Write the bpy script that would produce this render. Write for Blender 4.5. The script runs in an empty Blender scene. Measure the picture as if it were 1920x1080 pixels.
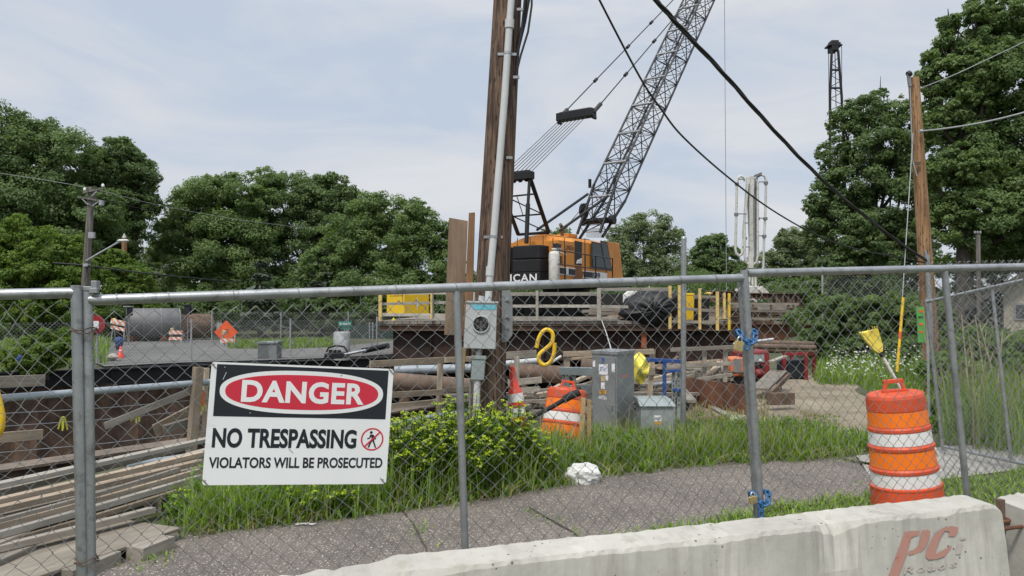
import bpy, bmesh, math, random
import numpy as np
from mathutils import Vector, Matrix, geometry
rnd = random.Random(7)
nrg = np.random.default_rng(11)
SC = bpy.context.scene
COL = SC.collection
R = math.radians
# ---------------------------------------------------------------- camera, sky, sun, exposure
FPX = 1440.0
CAMZ = 1.75
PITCH = math.atan(35 / FPX)
cd = bpy.data.cameras.new('camera')
cam = bpy.data.objects.new('camera', cd)
COL.objects.link(cam)
cam.location = (0, 0, CAMZ)
cam.rotation_euler = (math.pi / 2 + PITCH, 0, 0)
cd.sensor_width = 36.0
cd.lens = 36.0 * FPX / 1920
cd.clip_start = 0.05
cd.clip_end = 2000
SC.camera = cam
SUN_EL, SUN_AZ = R(58), R(205)      # azimuth measured clockwise from +Y
w = bpy.data.worlds.new('World')
SC.world = w
w.use_nodes = True
nt = w.node_tree
for n in list(nt.nodes):
    nt.nodes.remove(n)
N = nt.nodes.new
L = nt.links.new
out = N('ShaderNodeOutputWorld')
bg = N('ShaderNodeBackground')
sky = N('ShaderNodeTexSky')
sky.sky_type = 'NISHITA'
sky.sun_disc = False
sky.sun_elevation = SUN_EL
sky.sun_rotation = SUN_AZ
sky.dust_density = 3.0
geo = N('ShaderNodeTexCoord')
mp = N('ShaderNodeMapping')
mp.inputs['Scale'].default_value = (1.6, 1.6, 5.0)
mp.inputs['Rotation'].default_value = (0, R(18), 0)
L(geo.outputs['Generated'], mp.inputs['Vector'])
nz = N('ShaderNodeTexNoise')
nz.inputs['Scale'].default_value = 1.9
nz.inputs['Detail'].default_value = 8
nz.inputs['Roughness'].default_value = 0.55
nz.inputs['Distortion'].default_value = 0.5
L(mp.outputs['Vector'], nz.inputs['Vector'])
cr = N('ShaderNodeValToRGB')
cr.color_ramp.elements[0].position = 0.40
cr.color_ramp.elements[0].color = (4.75, 5.42, 6.4, 1)
cr.color_ramp.elements[1].position = 0.66
cr.color_ramp.elements[1].color = (6.4, 6.5, 6.75, 1)
L(nz.outputs['Fac'], cr.inputs['Fac'])
mx = N('ShaderNodeMixRGB')
mx.inputs['Fac'].default_value = 0.93
L(sky.outputs['Color'], mx.inputs['Color1'])
L(cr.outputs['Color'], mx.inputs['Color2'])
# an overcast dome is brighter overhead than near the horizon
sep = N('ShaderNodeSeparateXYZ')
L(geo.outputs['Generated'], sep.inputs['Vector'])
mr = N('ShaderNodeMapRange')
mr.inputs['From Min'].default_value = 0.35
mr.inputs['From Max'].default_value = 1.0
mr.inputs['To Min'].default_value = 1.0
mr.inputs['To Max'].default_value = 1.9
L(sep.outputs['Z'], mr.inputs['Value'])
vm = N('ShaderNodeVectorMath')
vm.operation = 'SCALE'
L(mx.outputs['Color'], vm.inputs[0])
L(mr.outputs['Result'], vm.inputs['Scale'])
L(vm.outputs['Vector'], bg.inputs['Color'])
bg.inputs['Strength'].default_value = 0.1
L(bg.outputs['Background'], out.inputs['Surface'])
sd = bpy.data.lights.new('sun', 'SUN')
sd.energy = 2.2
sd.angle = R(10)
sd.color = (1, 0.95, 0.87)
so = bpy.data.objects.new('sun', sd)
COL.objects.link(so)
so.rotation_euler = (math.pi / 2 - SUN_EL, 0, math.pi - SUN_AZ)
SC.view_settings.view_transform = 'Standard'
SC.view_settings.look = 'None'
SC.view_settings.exposure = 0.22
SC.view_settings.gamma = 1.0
SC.cycles.max_bounces = 10
SC.cycles.diffuse_bounces = 8
SC.cycles.transmission_bounces = 10
SC.cycles.transparent_max_bounces = 16

# ---------------------------------------------------------------- measuring helpers (photo survey -> metres)
CP = Vector((0, 0, CAMZ))

def ray(px, py):
    x = (px - 960) / FPX
    u = (540 - py) / FPX
    return Vector((x, math.cos(PITCH) - u * math.sin(PITCH), math.sin(PITCH) + u * math.cos(PITCH)))

def P(px, py, D):
    r = ray(px, py)
    return CP + r * (D / r.y)

def G(px, py, z=0.0):
    r = ray(px, py)
    return CP + r * ((z - CAMZ) / r.z)

def on_plane(px, py, O, n):
    r = ray(px, py)
    return CP + r * ((O - CP).dot(n) / r.dot(n))

# ---------------------------------------------------------------- tagging and mesh building
def tag(o, label, cat, group=None, kind=None):
    o['label'] = label
    o['category'] = cat
    if group:
        o['group'] = group
    if kind:
        o['kind'] = kind
    return o

def wmat(o):
    return (wmat(o.parent) @ o.matrix_basis) if o.parent else o.matrix_basis.copy()

def thing(name, label, cat, loc, rotz=0.0, group=None):
    o = bpy.data.objects.new(name, None)
    o.empty_display_size = 0.2
    COL.objects.link(o)
    o.location = loc
    o.rotation_euler = (0, 0, rotz)
    return tag(o, label, cat, group)

def frame(x, y=None, z=None, o=(0, 0, 0)):
    """4x4 from axes (x required; y or z as hint)"""
    x = Vector(x).normalized()
    if y is not None:
        z = x.cross(Vector(y)).normalized()
        y = z.cross(x)
    else:
        z = Vector(z)
        y = z.cross(x).normalized()
        z = x.cross(y)
    m = Matrix((x, y, z)).transposed().to_4x4()
    m.translation = Vector(o)
    return m

class MB:
    def __init__(self, M=None):
        self.v = []
        self.f = []
        self.M = M
        self.sm = []

    def add(self, vs, fs, smooth=False):
        b = len(self.v)
        if self.M is not None:
            vs = [self.M @ Vector(p) for p in vs]
        self.v += [tuple(p) for p in vs]
        self.f += [tuple(i + b for i in f) for f in fs]
        self.sm += [smooth] * len(fs)
        return self

    def box(self, c, s, M=None):
        x, y, z = s[0] / 2, s[1] / 2, s[2] / 2
        vs = [Vector((a * x, b * y, d * z)) for a in (-1, 1) for b in (-1, 1) for d in (-1, 1)]
        vs = [(M @ p if M else p) + Vector(c) for p in vs]
        return self.add(vs, [(0, 1, 3, 2), (4, 6, 7, 5), (0, 4, 5, 1), (2, 3, 7, 6), (0, 2, 6, 4), (1, 5, 7, 3)])

    def bar(self, p0, p1, w, h, up=(0, 0, 1)):
        p0, p1 = Vector(p0), Vector(p1)
        d = (p1 - p0)
        if abs(d.normalized().dot(Vector(up))) > 0.99:
            up = (0, 1, 0)
        M = frame(d, z=up)
        return self.box((p0 + p1) / 2, (d.length, w, h), M.to_3x3())

    def tube(self, pts, r, n=8, caps=True, smooth=True):
        pts = [Vector(p) for p in pts]
        rs = r if isinstance(r, (list, tuple)) else [r] * len(pts)
        vs, fs = [], []
        up = None
        for i, p in enumerate(pts):
            t = (pts[min(i + 1, len(pts) - 1)] - pts[max(i - 1, 0)]).normalized()
            if up is None:
                up = Vector((0, 0, 1)) if abs(t.z) < 0.9 else Vector((1, 0, 0))
            a = t.cross(up).normalized()
            b = a.cross(t).normalized()
            up = b
            for k in range(n):
                an = 2 * math.pi * k / n
                vs.append(p + (a * math.cos(an) + b * math.sin(an)) * rs[i])
        for i in range(len(pts) - 1):
            for k in range(n):
                k2 = (k + 1) % n
                fs.append((i * n + k, i * n + k2, (i + 1) * n + k2, (i + 1) * n + k))
        self.add(vs, fs, smooth)
        if caps:
            self.add(vs[:n], [tuple(range(n))])
            self.add(vs[-n:], [tuple(reversed(range(n)))])
        return self

    def lathe(self, prof, n=24, M=None, caps=True, smooth=True, sx=1.0, crisp=False):
        if crisp:
            for a, b in zip(prof[:-1], prof[1:]):
                self.lathe([a, b], n, M, False, smooth, sx)
            return self
        vs, fs = [], []
        for r, z in prof:
            for k in range(n):
                an = 2 * math.pi * k / n
                vs.append(Vector((r * math.cos(an) * sx, r * math.sin(an), z)))
        if M is not None:
            vs = [M @ p for p in vs]
        for i in range(len(prof) - 1):
            for k in range(n):
                k2 = (k + 1) % n
                fs.append((i * n + k, i * n + k2, (i + 1) * n + k2, (i + 1) * n + k))
        self.add(vs, fs, smooth)
        if caps:
            self.add(vs[:n], [tuple(reversed(range(n)))])
            self.add(vs[-n:], [tuple(range(n))])
        return self

    def prism(self, poly, h, M=None):
        """poly: 2-D points (ccw), extruded 0..h along local z"""
        n = len(poly)
        vs = [Vector((x, y, 0)) for x, y in poly] + [Vector((x, y, h)) for x, y in poly]
        if M is not None:
            vs = [M @ p for p in vs]
        fs = [tuple(reversed(range(n))), tuple(range(n, 2 * n))]
        fs += [(i, (i + 1) % n, n + (i + 1) % n, n + i) for i in range(n)]
        return self.add(vs, fs)

    def build(self, name, mat, parent=None, local=False, bevel=0.0):
        return link_mesh(name, self.v, self.f, mat, parent, local, self.sm, bevel)

def link_mesh(name, v, f, mat, parent=None, local=False, sm=None, bevel=0.0):
    me = bpy.data.meshes.new(name)
    loc = Vector((0, 0, 0))
    if parent is not None and not local:
        inv = wmat(parent).inverted()
        v = [tuple(inv @ Vector(p)) for p in v]
    elif parent is None and not local and len(v):
        a = np.array(v)
        lo, hi = a.min(0), a.max(0)
        loc = Vector(((lo[0] + hi[0]) / 2, (lo[1] + hi[1]) / 2, lo[2]))
        v = (a - np.array(loc)).tolist()
    me.from_pydata(v, [], f)
    if sm and any(sm):
        me.polygons.foreach_set('use_smooth', sm)
    me.materials.append(mat)
    me.update()
    o = bpy.data.objects.new(name, me)
    COL.objects.link(o)
    o.location = loc
    if parent is not None:
        o.parent = parent
    if bevel:
        bm = o.modifiers.new('bevel', 'BEVEL')
        bm.width = bevel
        bm.segments = 2
        bm.limit_method = 'ANGLE'
    return o

def np_mesh(name, v, q, mat, tone=None, parent=None, loc=(0, 0, 0), smooth=False):
    """fast quad mesh, vertices local to loc"""
    me = bpy.data.meshes.new(name)
    v = np.asarray(v, dtype=np.float32) - np.asarray(loc, dtype=np.float32)
    q = np.asarray(q, dtype=np.int32)
    me.vertices.add(len(v))
    me.vertices.foreach_set('co', v.ravel())
    me.loops.add(q.size)
    me.loops.foreach_set('vertex_index', q.ravel())
    k = q.shape[1]
    me.polygons.add(len(q))
    me.polygons.foreach_set('loop_start', np.arange(0, q.size, k, dtype=np.int32))
    me.polygons.foreach_set('loop_total', np.full(len(q), k, dtype=np.int32))
    if smooth:
        me.polygons.foreach_set('use_smooth', np.ones(len(q), dtype=bool))
    if tone is not None:
        at = me.attributes.new('tone', 'FLOAT', 'POINT')
        at.data.foreach_set('value', np.asarray(tone, dtype=np.float32))
    me.update(calc_edges=True)
    me.materials.append(mat)
    o = bpy.data.objects.new(name, me)
    COL.objects.link(o)
    if parent is not None:
        o.parent = parent
        o.location = wmat(parent).inverted() @ Vector(loc)
    else:
        o.location = loc
    return o

def copy_tree(o, M, label, parent=None):
    c = o.copy()
    COL.objects.link(c)
    if parent is None:
        c.matrix_basis = M
        if label:
            c['label'] = label
    else:
        c.parent = parent
    for ch in o.children:
        copy_tree(ch, None, None, c)
    return c

def text_geo(body, w, h, bold=0.0, shear=0.0, depth=0.0015, spacing=1.0):
    """built-in font, fitted to a w x h box centred on the origin; returns verts, faces"""
    cu = bpy.data.curves.new('t', 'FONT')
    cu.body = body
    cu.size = 1.0
    cu.offset = bold
    cu.shear = shear
    cu.space_character = spacing
    cu.resolution_u = 4
    cu.extrude = 0.01
    ob = bpy.data.objects.new('t', cu)
    COL.objects.link(ob)
    dg = bpy.context.evaluated_depsgraph_get()
    me = bpy.data.meshes.new_from_object(ob.evaluated_get(dg))
    v = np.array([x.co[:] for x in me.vertices])
    f = [tuple(p.vertices) for p in me.polygons]
    bpy.data.objects.remove(ob)
    bpy.data.curves.remove(cu)
    bpy.data.meshes.remove(me)
    lo, hi = v.min(0), v.max(0)
    v = (v - (lo + hi) / 2) / (hi - lo)
    v *= np.array([w, h, depth])
    return v, f

def lettering(body, M, w, h, mat, parent, name='lettering', **k):
    v, f = text_geo(body, w, h, **k)
    return MB(M).add([Vector(p) for p in v], f).build(name, mat, parent)

# ---------------------------------------------------------------- materials
def new_mat(name):
    m = bpy.data.materials.new(name)
    m.use_nodes = True
    t = m.node_tree
    b = t.nodes['Principled BSDF']
    return m, t, b

def nd(t, kind, **k):
    n = t.nodes.new(kind)
    for a, v in k.items():
        if a in n.inputs:
            n.inputs[a].default_value = v
        else:
            setattr(n, a, v)
    return n

def coords(t, scale=(1, 1, 1), rot=(0, 0, 0), rand=True):
    tc = nd(t, 'ShaderNodeTexCoord')
    mp = nd(t, 'ShaderNodeMapping')
    mp.inputs['Scale'].default_value = scale
    mp.inputs['Rotation'].default_value = rot
    t.links.new(tc.outputs['Object'], mp.inputs['Vector'])
    if rand:
        oi = nd(t, 'ShaderNodeObjectInfo')
        ml = nd(t, 'ShaderNodeMath', operation='MULTIPLY')
        ml.inputs[1].default_value = 37.0
        t.links.new(oi.outputs['Random'], ml.inputs[0])
        t.links.new(ml.outputs[0], mp.inputs['Location'])
    return mp.outputs['Vector']

def noise(t, vec, scale, detail=4.0, rough=0.55, dist=0.0):
    n = nd(t, 'ShaderNodeTexNoise')
    n.inputs['Scale'].default_value = scale
    n.inputs['Detail'].default_value = detail
    n.inputs['Roughness'].default_value = rough
    n.inputs['Distortion'].default_value = dist
    t.links.new(vec, n.inputs['Vector'])
    return n.outputs['Fac']

def ramp(t, fac, stops):
    r = nd(t, 'ShaderNodeValToRGB')
    e = r.color_ramp.elements
    while len(e) < len(stops):
        e.new(0.5)
    for k, (p, c) in enumerate(stops):
        e[k].position = p
        e[k].color = (c[0], c[1], c[2], 1) if not isinstance(c, (int, float)) else (c, c, c, 1)
    t.links.new(fac, r.inputs['Fac'])
    return r.outputs['Color']

def mixc(t, fac, a, b, mode='MIX'):
    m = nd(t, 'ShaderNodeMixRGB', blend_type=mode)
    for s, x in ((m.inputs['Fac'], fac), (m.inputs['Color1'], a), (m.inputs['Color2'], b)):
        if isinstance(x, (int, float)):
            s.default_value = x
        elif isinstance(x, tuple):
            s.default_value = (x[0], x[1], x[2], 1)
        else:
            t.links.new(x, s)
    return m.outputs['Color']

def bump(t, b, h, strength=0.3, dist=0.01):
    n = nd(t, 'ShaderNodeBump')
    n.inputs['Strength'].default_value = strength
    n.inputs['Distance'].default_value = dist
    t.links.new(h, n.inputs['Height'])
    t.links.new(n.outputs['Normal'], b.inputs['Normal'])

def simple(name, c, rough=0.6, metal=0.0, var=0.18, scale=5.0, bstr=0.0, bscale=40.0, dirt=None, dirt_amt=0.35, spec=None):
    m, t, b = new_mat(name)
    v = coords(t)
    n = noise(t, v, scale, 6, 0.6)
    lo = tuple(x * (1 - var) for x in c)
    hi = tuple(min(1, x * (1 + var)) for x in c)
    col = ramp(t, n, [(0.3, lo), (0.7, hi)])
    if dirt:
        n2 = noise(t, v, scale * 2.3, 8, 0.7, 0.4)
        f = ramp(t, n2, [(0.62 - dirt_amt * 0.3, 0.0), (0.75 - dirt_amt * 0.1, 1.0)])
        col = mixc(t, f, col, dirt)
    t.links.new(col, b.inputs['Base Color'])
    b.inputs['Roughness'].default_value = rough
    b.inputs['Metallic'].default_value = metal
    if spec is not None:
        b.inputs['Specular IOR Level'].default_value = spec
    if bstr:
        bump(t, b, noise(t, v, bscale, 5, 0.6), bstr, 0.005)
    return m

def wood(name, light, dark, scale=1.0, along='x', rnd_amt=0.35, stain=0.0):
    m, t, b = new_mat(name)
    s = (1.2, 16, 16) if along == 'x' else (16, 16, 1.2)
    v = coords(t, tuple(x * scale for x in s))
    n = noise(t, v, 1.6, 8, 0.65, 0.6)
    col = ramp(t, n, [(0.3, dark), (0.62, light)])
    v2 = coords(t)
    n2 = noise(t, v2, 2.5, 5, 0.6)
    col = mixc(t, ramp(t, n2, [(0.35, 0.0), (0.75, 0.55)]), col, tuple(x * 0.62 for x in dark))
    oi = nd(t, 'ShaderNodeObjectInfo')
    mr = nd(t, 'ShaderNodeMapRange')
    mr.inputs['To Min'].default_value = 1 - rnd_amt
    mr.inputs['To Max'].default_value = 1 + rnd_amt * 0.6
    t.links.new(oi.outputs['Random'], mr.inputs['Value'])
    vm = nd(t, 'ShaderNodeVectorMath', operation='SCALE')
    t.links.new(col, vm.inputs[0])
    t.links.new(mr.outputs['Result'], vm.inputs['Scale'])
    t.links.new(vm.outputs['Vector'], b.inputs['Base Color'])
    b.inputs['Roughness'].default_value = 0.85
    bump(t, b, n, 0.4, 0.004)
    return m

def rusty(name, c1, c2, scale=3.0):
    m, t, b = new_mat(name)
    v = coords(t)
    n = noise(t, v, scale, 9, 0.68, 0.3)
    n2 = noise(t, coords(t, (6, 6, 0.5)), 1.5, 5, 0.6)
    col = ramp(t, n, [(0.35, c1), (0.68, c2)])
    col = mixc(t, ramp(t, n2, [(0.45, 0.0), (0.8, 0.6)]), col, tuple(x * 0.45 for x in c1))
    t.links.new(col, b.inputs['Base Color'])
    b.inputs['Roughness'].default_value = 0.82
    bump(t, b, n, 0.35, 0.01)
    return m

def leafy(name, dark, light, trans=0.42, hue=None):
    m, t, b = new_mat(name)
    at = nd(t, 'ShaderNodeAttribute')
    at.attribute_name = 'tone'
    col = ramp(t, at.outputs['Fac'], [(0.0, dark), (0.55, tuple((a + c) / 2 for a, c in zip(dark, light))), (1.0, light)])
    t.links.new(col, b.inputs['Base Color'])
    b.inputs['Roughness'].default_value = 0.55
    b.inputs['Specular IOR Level'].default_value = 0.3
    tr = nd(t, 'ShaderNodeBsdfTranslucent')
    c2 = mixc(t, 1.0, col, (1.25, 1.35, 0.6), 'MULTIPLY')
    t.links.new(c2, tr.inputs['Color'])
    ms = nd(t, 'ShaderNodeMixShader')
    ms.inputs[0].default_value = trans
    t.links.new(b.outputs[0], ms.inputs[1])
    t.links.new(tr.outputs[0], ms.inputs[2])
    t.links.new(ms.outputs[0], t.nodes['Material Output'].inputs['Surface'])
    return m

def concrete_mat(name, base=(0.48, 0.462, 0.41), scale=1.0):
    m, t, b = new_mat(name)
    v = coords(t, rand=False)
    n = noise(t, v, 2.2 * scale, 10, 0.65, 0.2)
    col = ramp(t, n, [(0.3, tuple(x * 0.78 for x in base)), (0.65, tuple(x * 1.16 for x in base))])
    # run-off streaks
    n2 = noise(t, coords(t, (9, 9, 0.7), rand=False), 1.4 * scale, 6, 0.6)
    col = mixc(t, ramp(t, n2, [(0.5, 0.0), (0.72, 0.5)]), col, (base[0] * 0.55, base[1] * 0.53, base[2] * 0.47))
    # blow holes
    vo = nd(t, 'ShaderNodeTexVoronoi')
    vo.inputs['Scale'].default_value = 26 * scale
    t.links.new(v, vo.inputs['Vector'])
    n3 = noise(t, v, 3.0 * scale, 3)
    th = nd(t, 'ShaderNodeMath', operation='MULTIPLY')
    t.links.new(vo.outputs['Distance'], th.inputs[0])
    inv = nd(t, 'ShaderNodeMapRange')
    inv.inputs['From Min'].default_value = 0.22
    inv.inputs['From Max'].default_value = 0.60
    inv.inputs['To Min'].default_value = 6.0
    inv.inputs['To Max'].default_value = 0.9
    t.links.new(n3, inv.inputs['Value'])
    t.links.new(inv.outputs['Result'], th.inputs[1])
    pit = ramp(t, th.outputs[0], [(0.10, 1.0), (0.17, 0.0)])
    col = mixc(t, pit, col, (0.16, 0.15, 0.13))
    t.links.new(col, b.inputs['Base Color'])
    b.inputs['Roughness'].default_value = 0.9
    h = mixc(t, pit, noise(t, v, 30 * scale, 6, 0.6), (0, 0, 0))
    bump(t, b, h, 0.35, 0.006)
    return m

def aggregate_mat(name):
    m, t, b = new_mat(name)
    v = coords(t, rand=False)
    n = noise(t, v, 1.1, 6, 0.6)
    base = ramp(t, n, [(0.3, (0.095, 0.082, 0.072)), (0.7, (0.215, 0.186, 0.16))])
    vo = nd(t, 'ShaderNodeTexVoronoi')
    vo.inputs['Scale'].default_value = 66
    t.links.new(v, vo.inputs['Vector'])
    chipc = ramp(t, vo.outputs['Color'], [(0.0, (0.06, 0.05, 0.043)), (0.45, (0.14, 0.12, 0.105)), (0.66, (0.27, 0.235, 0.195)), (0.86, (0.62, 0.54, 0.44))])
    msk = ramp(t, vo.outputs['Distance'], [(0.33, 1.0), (0.47, 0.0)])
    col = mixc(t, msk, base, chipc)
    n4 = noise(t, v, 1.7, 9, 0.72, 0.6)
    col = mixc(t, ramp(t, n4, [(0.55, 0.0), (0.75, 0.55)]), col, (0.075, 0.07, 0.062))
    t.links.new(col, b.inputs['Base Color'])
    b.inputs['Roughness'].default_value = 0.9
    bump(t, b, msk, 0.5, 0.006)
    return m

def soil_mat(name, stops, scale=0.6, grit=30):
    m, t, b = new_mat(name)
    v = coords(t, rand=False)
    n = noise(t, v, scale, 8, 0.62, 0.3)
    col = ramp(t, n, stops)
    n2 = noise(t, v, grit, 4, 0.7)
    col = mixc(t, ramp(t, n2, [(0.35, 0.5), (0.6, 0.0)]), col, (0.03, 0.03, 0.02))
    t.links.new(col, b.inputs['Base Color'])
    b.inputs['Roughness'].default_value = 0.95
    bump(t, b, n2, 0.6, 0.02)
    return m

def worn_paint_mat(name, c, under, amount=0.5):
    """faded stencil paint through which the concrete shows in patches"""
    m, t, b = new_mat(name)
    v = coords(t, rand=False)
    n = noise(t, v, 38, 6, 0.7)
    n2 = noise(t, v, 5, 4, 0.6)
    ad = nd(t, 'ShaderNodeMath', operation='ADD')
    t.links.new(n, ad.inputs[0])
    t.links.new(n2, ad.inputs[1])
    f = ramp(t, ad.outputs[0], [(amount * 0.5 + 0.3, 0.15), (amount * 0.5 + 0.55, 0.95)])
    t.links.new(mixc(t, f, c, under), b.inputs['Base Color'])
    b.inputs['Roughness'].default_value = 0.9
    return m


M = {}
M['galv'] = simple('galvanised', (0.38, 0.39, 0.395), 0.42, 0.75, 0.2, 9, 0.15, 60, dirt=(0.2, 0.2, 0.19), dirt_amt=0.3)
M['wire'] = simple('galvanised_wire', (0.30, 0.305, 0.30), 0.5, 0.55, 0.25, 20)
M['galv_far'] = simple('dull_galvanised', (0.36, 0.37, 0.38), 0.6, 0.3, 0.2, 9)
M['concrete'] = concrete_mat('weathered_concrete')
M['slab'] = concrete_mat('pavement_concrete', (0.31, 0.295, 0.27))
M['aggregate'] = aggregate_mat('exposed_aggregate')
M['road'] = soil_mat('road_asphalt', [(0.3, (0.15, 0.147, 0.145)), (0.7, (0.23, 0.225, 0.215))], 0.3, 25)
M['earth'] = soil_mat('bare_earth', [(0.3, (0.2, 0.16, 0.11)), (0.5, (0.32, 0.265, 0.19)), (0.7, (0.42, 0.355, 0.26))], 0.8)
M['mud'] = soil_mat('pit_mud', [(0.3, (0.035, 0.028, 0.022)), (0.7, (0.09, 0.07, 0.052))], 0.8)
M['lumber'] = wood('lumber', (0.46, 0.37, 0.27), (0.27, 0.21, 0.15))
M['lumber_grey'] = wood('weathered_lumber', (0.38, 0.34, 0.28), (0.2, 0.175, 0.145))
M['lumber_white'] = wood('pale_lumber', (0.56, 0.52, 0.45), (0.34, 0.31, 0.26))
M['ply'] = wood('plywood', (0.30, 0.215, 0.145), (0.15, 0.10, 0.066), 0.35, along='z')
M['sheet_old'] = wood('old_sheet', (0.3, 0.26, 0.205), (0.16, 0.137, 0.108))
M['stake'] = wood('stake_wood', (0.58, 0.42, 0.2), (0.42, 0.29, 0.13))
M['rust'] = rusty('rusty_steel', (0.085, 0.057, 0.041), (0.22, 0.14, 0.095))
M['rust_red'] = rusty('red_rust', (0.09, 0.038, 0.022), (0.2, 0.082, 0.04))
M['rust_pale'] = rusty('pale_rust', (0.115, 0.08, 0.058), (0.25, 0.175, 0.128))
M['black_steel'] = simple('black_steel', (0.011, 0.011, 0.0125), 0.55, 0.2, 0.3, 4)
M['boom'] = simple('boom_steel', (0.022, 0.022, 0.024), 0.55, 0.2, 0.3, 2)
M['boom_grey'] = simple('boom_steel_lit_grey', (0.055, 0.053, 0.052), 0.6, 0.2, 0.3, 2)  # boom steel greyed for sunlight on the upper chords; plain grey on rails
M['black_plastic'] = simple('black_plastic', (0.012, 0.012, 0.013), 0.5)
M['tarp'] = simple('black_tarp', (0.012, 0.0125, 0.014), 0.55, 0, 0.3, 3, 0.2, 6)
M['crane_orange'] = simple('crane_orange_paint', (0.62, 0.235, 0.028), 0.45, 0, 0.12, 1.4, dirt=(0.35, 0.14, 0.03), dirt_amt=0.15)
M['white_paint'] = simple('white_paint', (0.72, 0.72, 0.7), 0.5, 0, 0.08, 3)
M['white_dirty'] = simple('dirty_white_paint', (0.62, 0.61, 0.57), 0.55, 0, 0.12, 3, dirt=(0.28, 0.25, 0.2), dirt_amt=0.35)
M['yellow'] = simple('yellow_paint', (0.72, 0.49, 0.04), 0.5, 0, 0.12, 3)
M['yellow_bin'] = simple('yellow_plastic', (0.78, 0.5, 0.02), 0.4, 0, 0.06, 3)
M['yellow_pale'] = simple('pale_yellow_sheet', (0.8, 0.68, 0.1), 0.55, 0, 0.12, 6, 0.3, 9)
M['yellow_post'] = simple('worn_yellow_paint', (0.72, 0.5, 0.16), 0.6, 0, 0.2, 8, dirt=(0.5, 0.42, 0.32), dirt_amt=0.4)
M['blue_steel'] = simple('blue_painted_steel', (0.025, 0.075, 0.26), 0.5, 0.1, 0.2, 4)
M['blue_chain'] = simple('blue_chain_sleeve', (0.035, 0.13, 0.29), 0.4, 0.1, 0.2, 20)
M['blue_cloth'] = simple('blue_cloth', (0.025, 0.065, 0.19), 0.7, 0, 0.2, 5)
M['brass'] = simple('brass', (0.62, 0.47, 0.2), 0.4, 0.7, 0.15, 20)
M['chrome'] = simple('chrome', (0.6, 0.6, 0.6), 0.25, 0.9)
M['red_machine'] = simple('red_machine_paint', (0.23, 0.016, 0.02), 0.55, 0, 0.2, 3, dirt=(0.07, 0.03, 0.025), dirt_amt=0.4)
M['orange_machine'] = simple('orange_machine_paint', (0.6, 0.16, 0.06), 0.5, 0, 0.2, 3)
M['drum'] = simple('drum_plastic', (0.64, 0.085, 0.025), 0.5, 0, 0.12, 4, dirt=(0.3, 0.07, 0.04), dirt_amt=0.2)
M['band_orange'] = simple('orange_sheeting', (0.95, 0.2, 0.01), 0.35, 0, 0.08, 7, dirt=(0.5, 0.13, 0.03), dirt_amt=-0.2)
M['band_white'] = simple('white_sheeting', (0.78, 0.77, 0.75), 0.35, 0, 0.06, 7, dirt=(0.5, 0.48, 0.45), dirt_amt=-0.1)
M['cone_red'] = simple('cone_red', (0.75, 0.06, 0.03), 0.45, 0, 0.1, 6)
M['rubber'] = simple('black_rubber', (0.02, 0.02, 0.02), 0.8)
M['elec_grey'] = simple('electrical_grey_paint', (0.44, 0.46, 0.46), 0.5, 0.0, 0.07, 2, dirt=(0.3, 0.3, 0.29), dirt_amt=0.15)
M['cab_grey'] = simple('cabinet_grey_paint', (0.23, 0.245, 0.25), 0.5, 0.1, 0.14, 2.5, dirt=(0.15, 0.155, 0.155), dirt_amt=0.4)
M['cab_light'] = simple('pad_grey_paint', (0.27, 0.31, 0.31), 0.5, 0, 0.1, 3, dirt=(0.2, 0.2, 0.19), dirt_amt=0.3)
M['guard_grey'] = simple('guard_grey_plastic', (0.19, 0.2, 0.2), 0.6, 0, 0.15, 6)
M['pvc'] = simple('pvc_pipe', (0.52, 0.53, 0.53), 0.5, 0, 0.08, 2)
M['pvc_blue'] = simple('grey_conduit', (0.29, 0.33, 0.36), 0.5, 0, 0.12, 4)
M['sign_white'] = simple('sign_white', (0.8, 0.81, 0.8), 0.35, 0, 0.04, 2, dirt=(0.62, 0.62, 0.58), dirt_amt=0.05)
M['sign_black'] = simple('sign_black', (0.014, 0.016, 0.022), 0.4, 0, 0.1, 2)
M['sign_red'] = simple('sign_red', (0.60, 0.028, 0.055), 0.4, 0, 0.06, 2)
M['paper'] = simple('paper', (0.78, 0.78, 0.8), 0.7, 0, 0.08, 30)
M['sticker_yellow'] = simple('sticker_yellow', (0.75, 0.36, 0.03), 0.6)
M['sticker_tan'] = simple('sticker_tan', (0.55, 0.42, 0.22), 0.6)
M['sticker_blue'] = simple('sticker_blue', (0.03, 0.09, 0.38), 0.5)
M['ink'] = simple('ink', (0.03, 0.03, 0.035), 0.6)
M['cyan_smear'] = simple('cyan_sticker', (0.13, 0.45, 0.56), 0.6, 0, 0.25, 25, dirt=(0.45, 0.5, 0.52), dirt_amt=0.25)
M['sign_orange'] = simple('sign_orange', (0.85, 0.11, 0.015), 0.4)
M['orange_spray'] = worn_paint_mat('orange_spray_paint', (0.5, 0.13, 0.04), (0.12, 0.06, 0.04), 0.6)
M['sign_green'] = simple('street_sign_green', (0.01, 0.22, 0.16), 0.4)
M['sign_lime'] = simple('lime_green_sign', (0.1, 0.36, 0.08), 0.45)
M['lime'] = simple('lime_yellow', (0.68, 0.66, 0.07), 0.5)
M['cable'] = simple('cable_black', (0.012, 0.012, 0.012), 0.6)
M['cable_grey'] = simple('cable_grey', (0.3, 0.31, 0.31), 0.5)
M['plastic_white'] = simple('white_plastic_bag', (0.66, 0.66, 0.64), 0.7, 0, 0.08, 5)
M['stucco'] = simple('tan_stucco', (0.46, 0.42, 0.33), 0.9, 0, 0.1, 3, 0.3, 50)
M['roof'] = simple('roof_shingle', (0.1, 0.09, 0.08), 0.9, 0, 0.2, 8)
M['bin_black'] = simple('bin_black', (0.012, 0.012, 0.02), 0.5)
M['bark'] = rusty('bark', (0.04, 0.033, 0.027), (0.115, 0.095, 0.075), 6)
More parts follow.
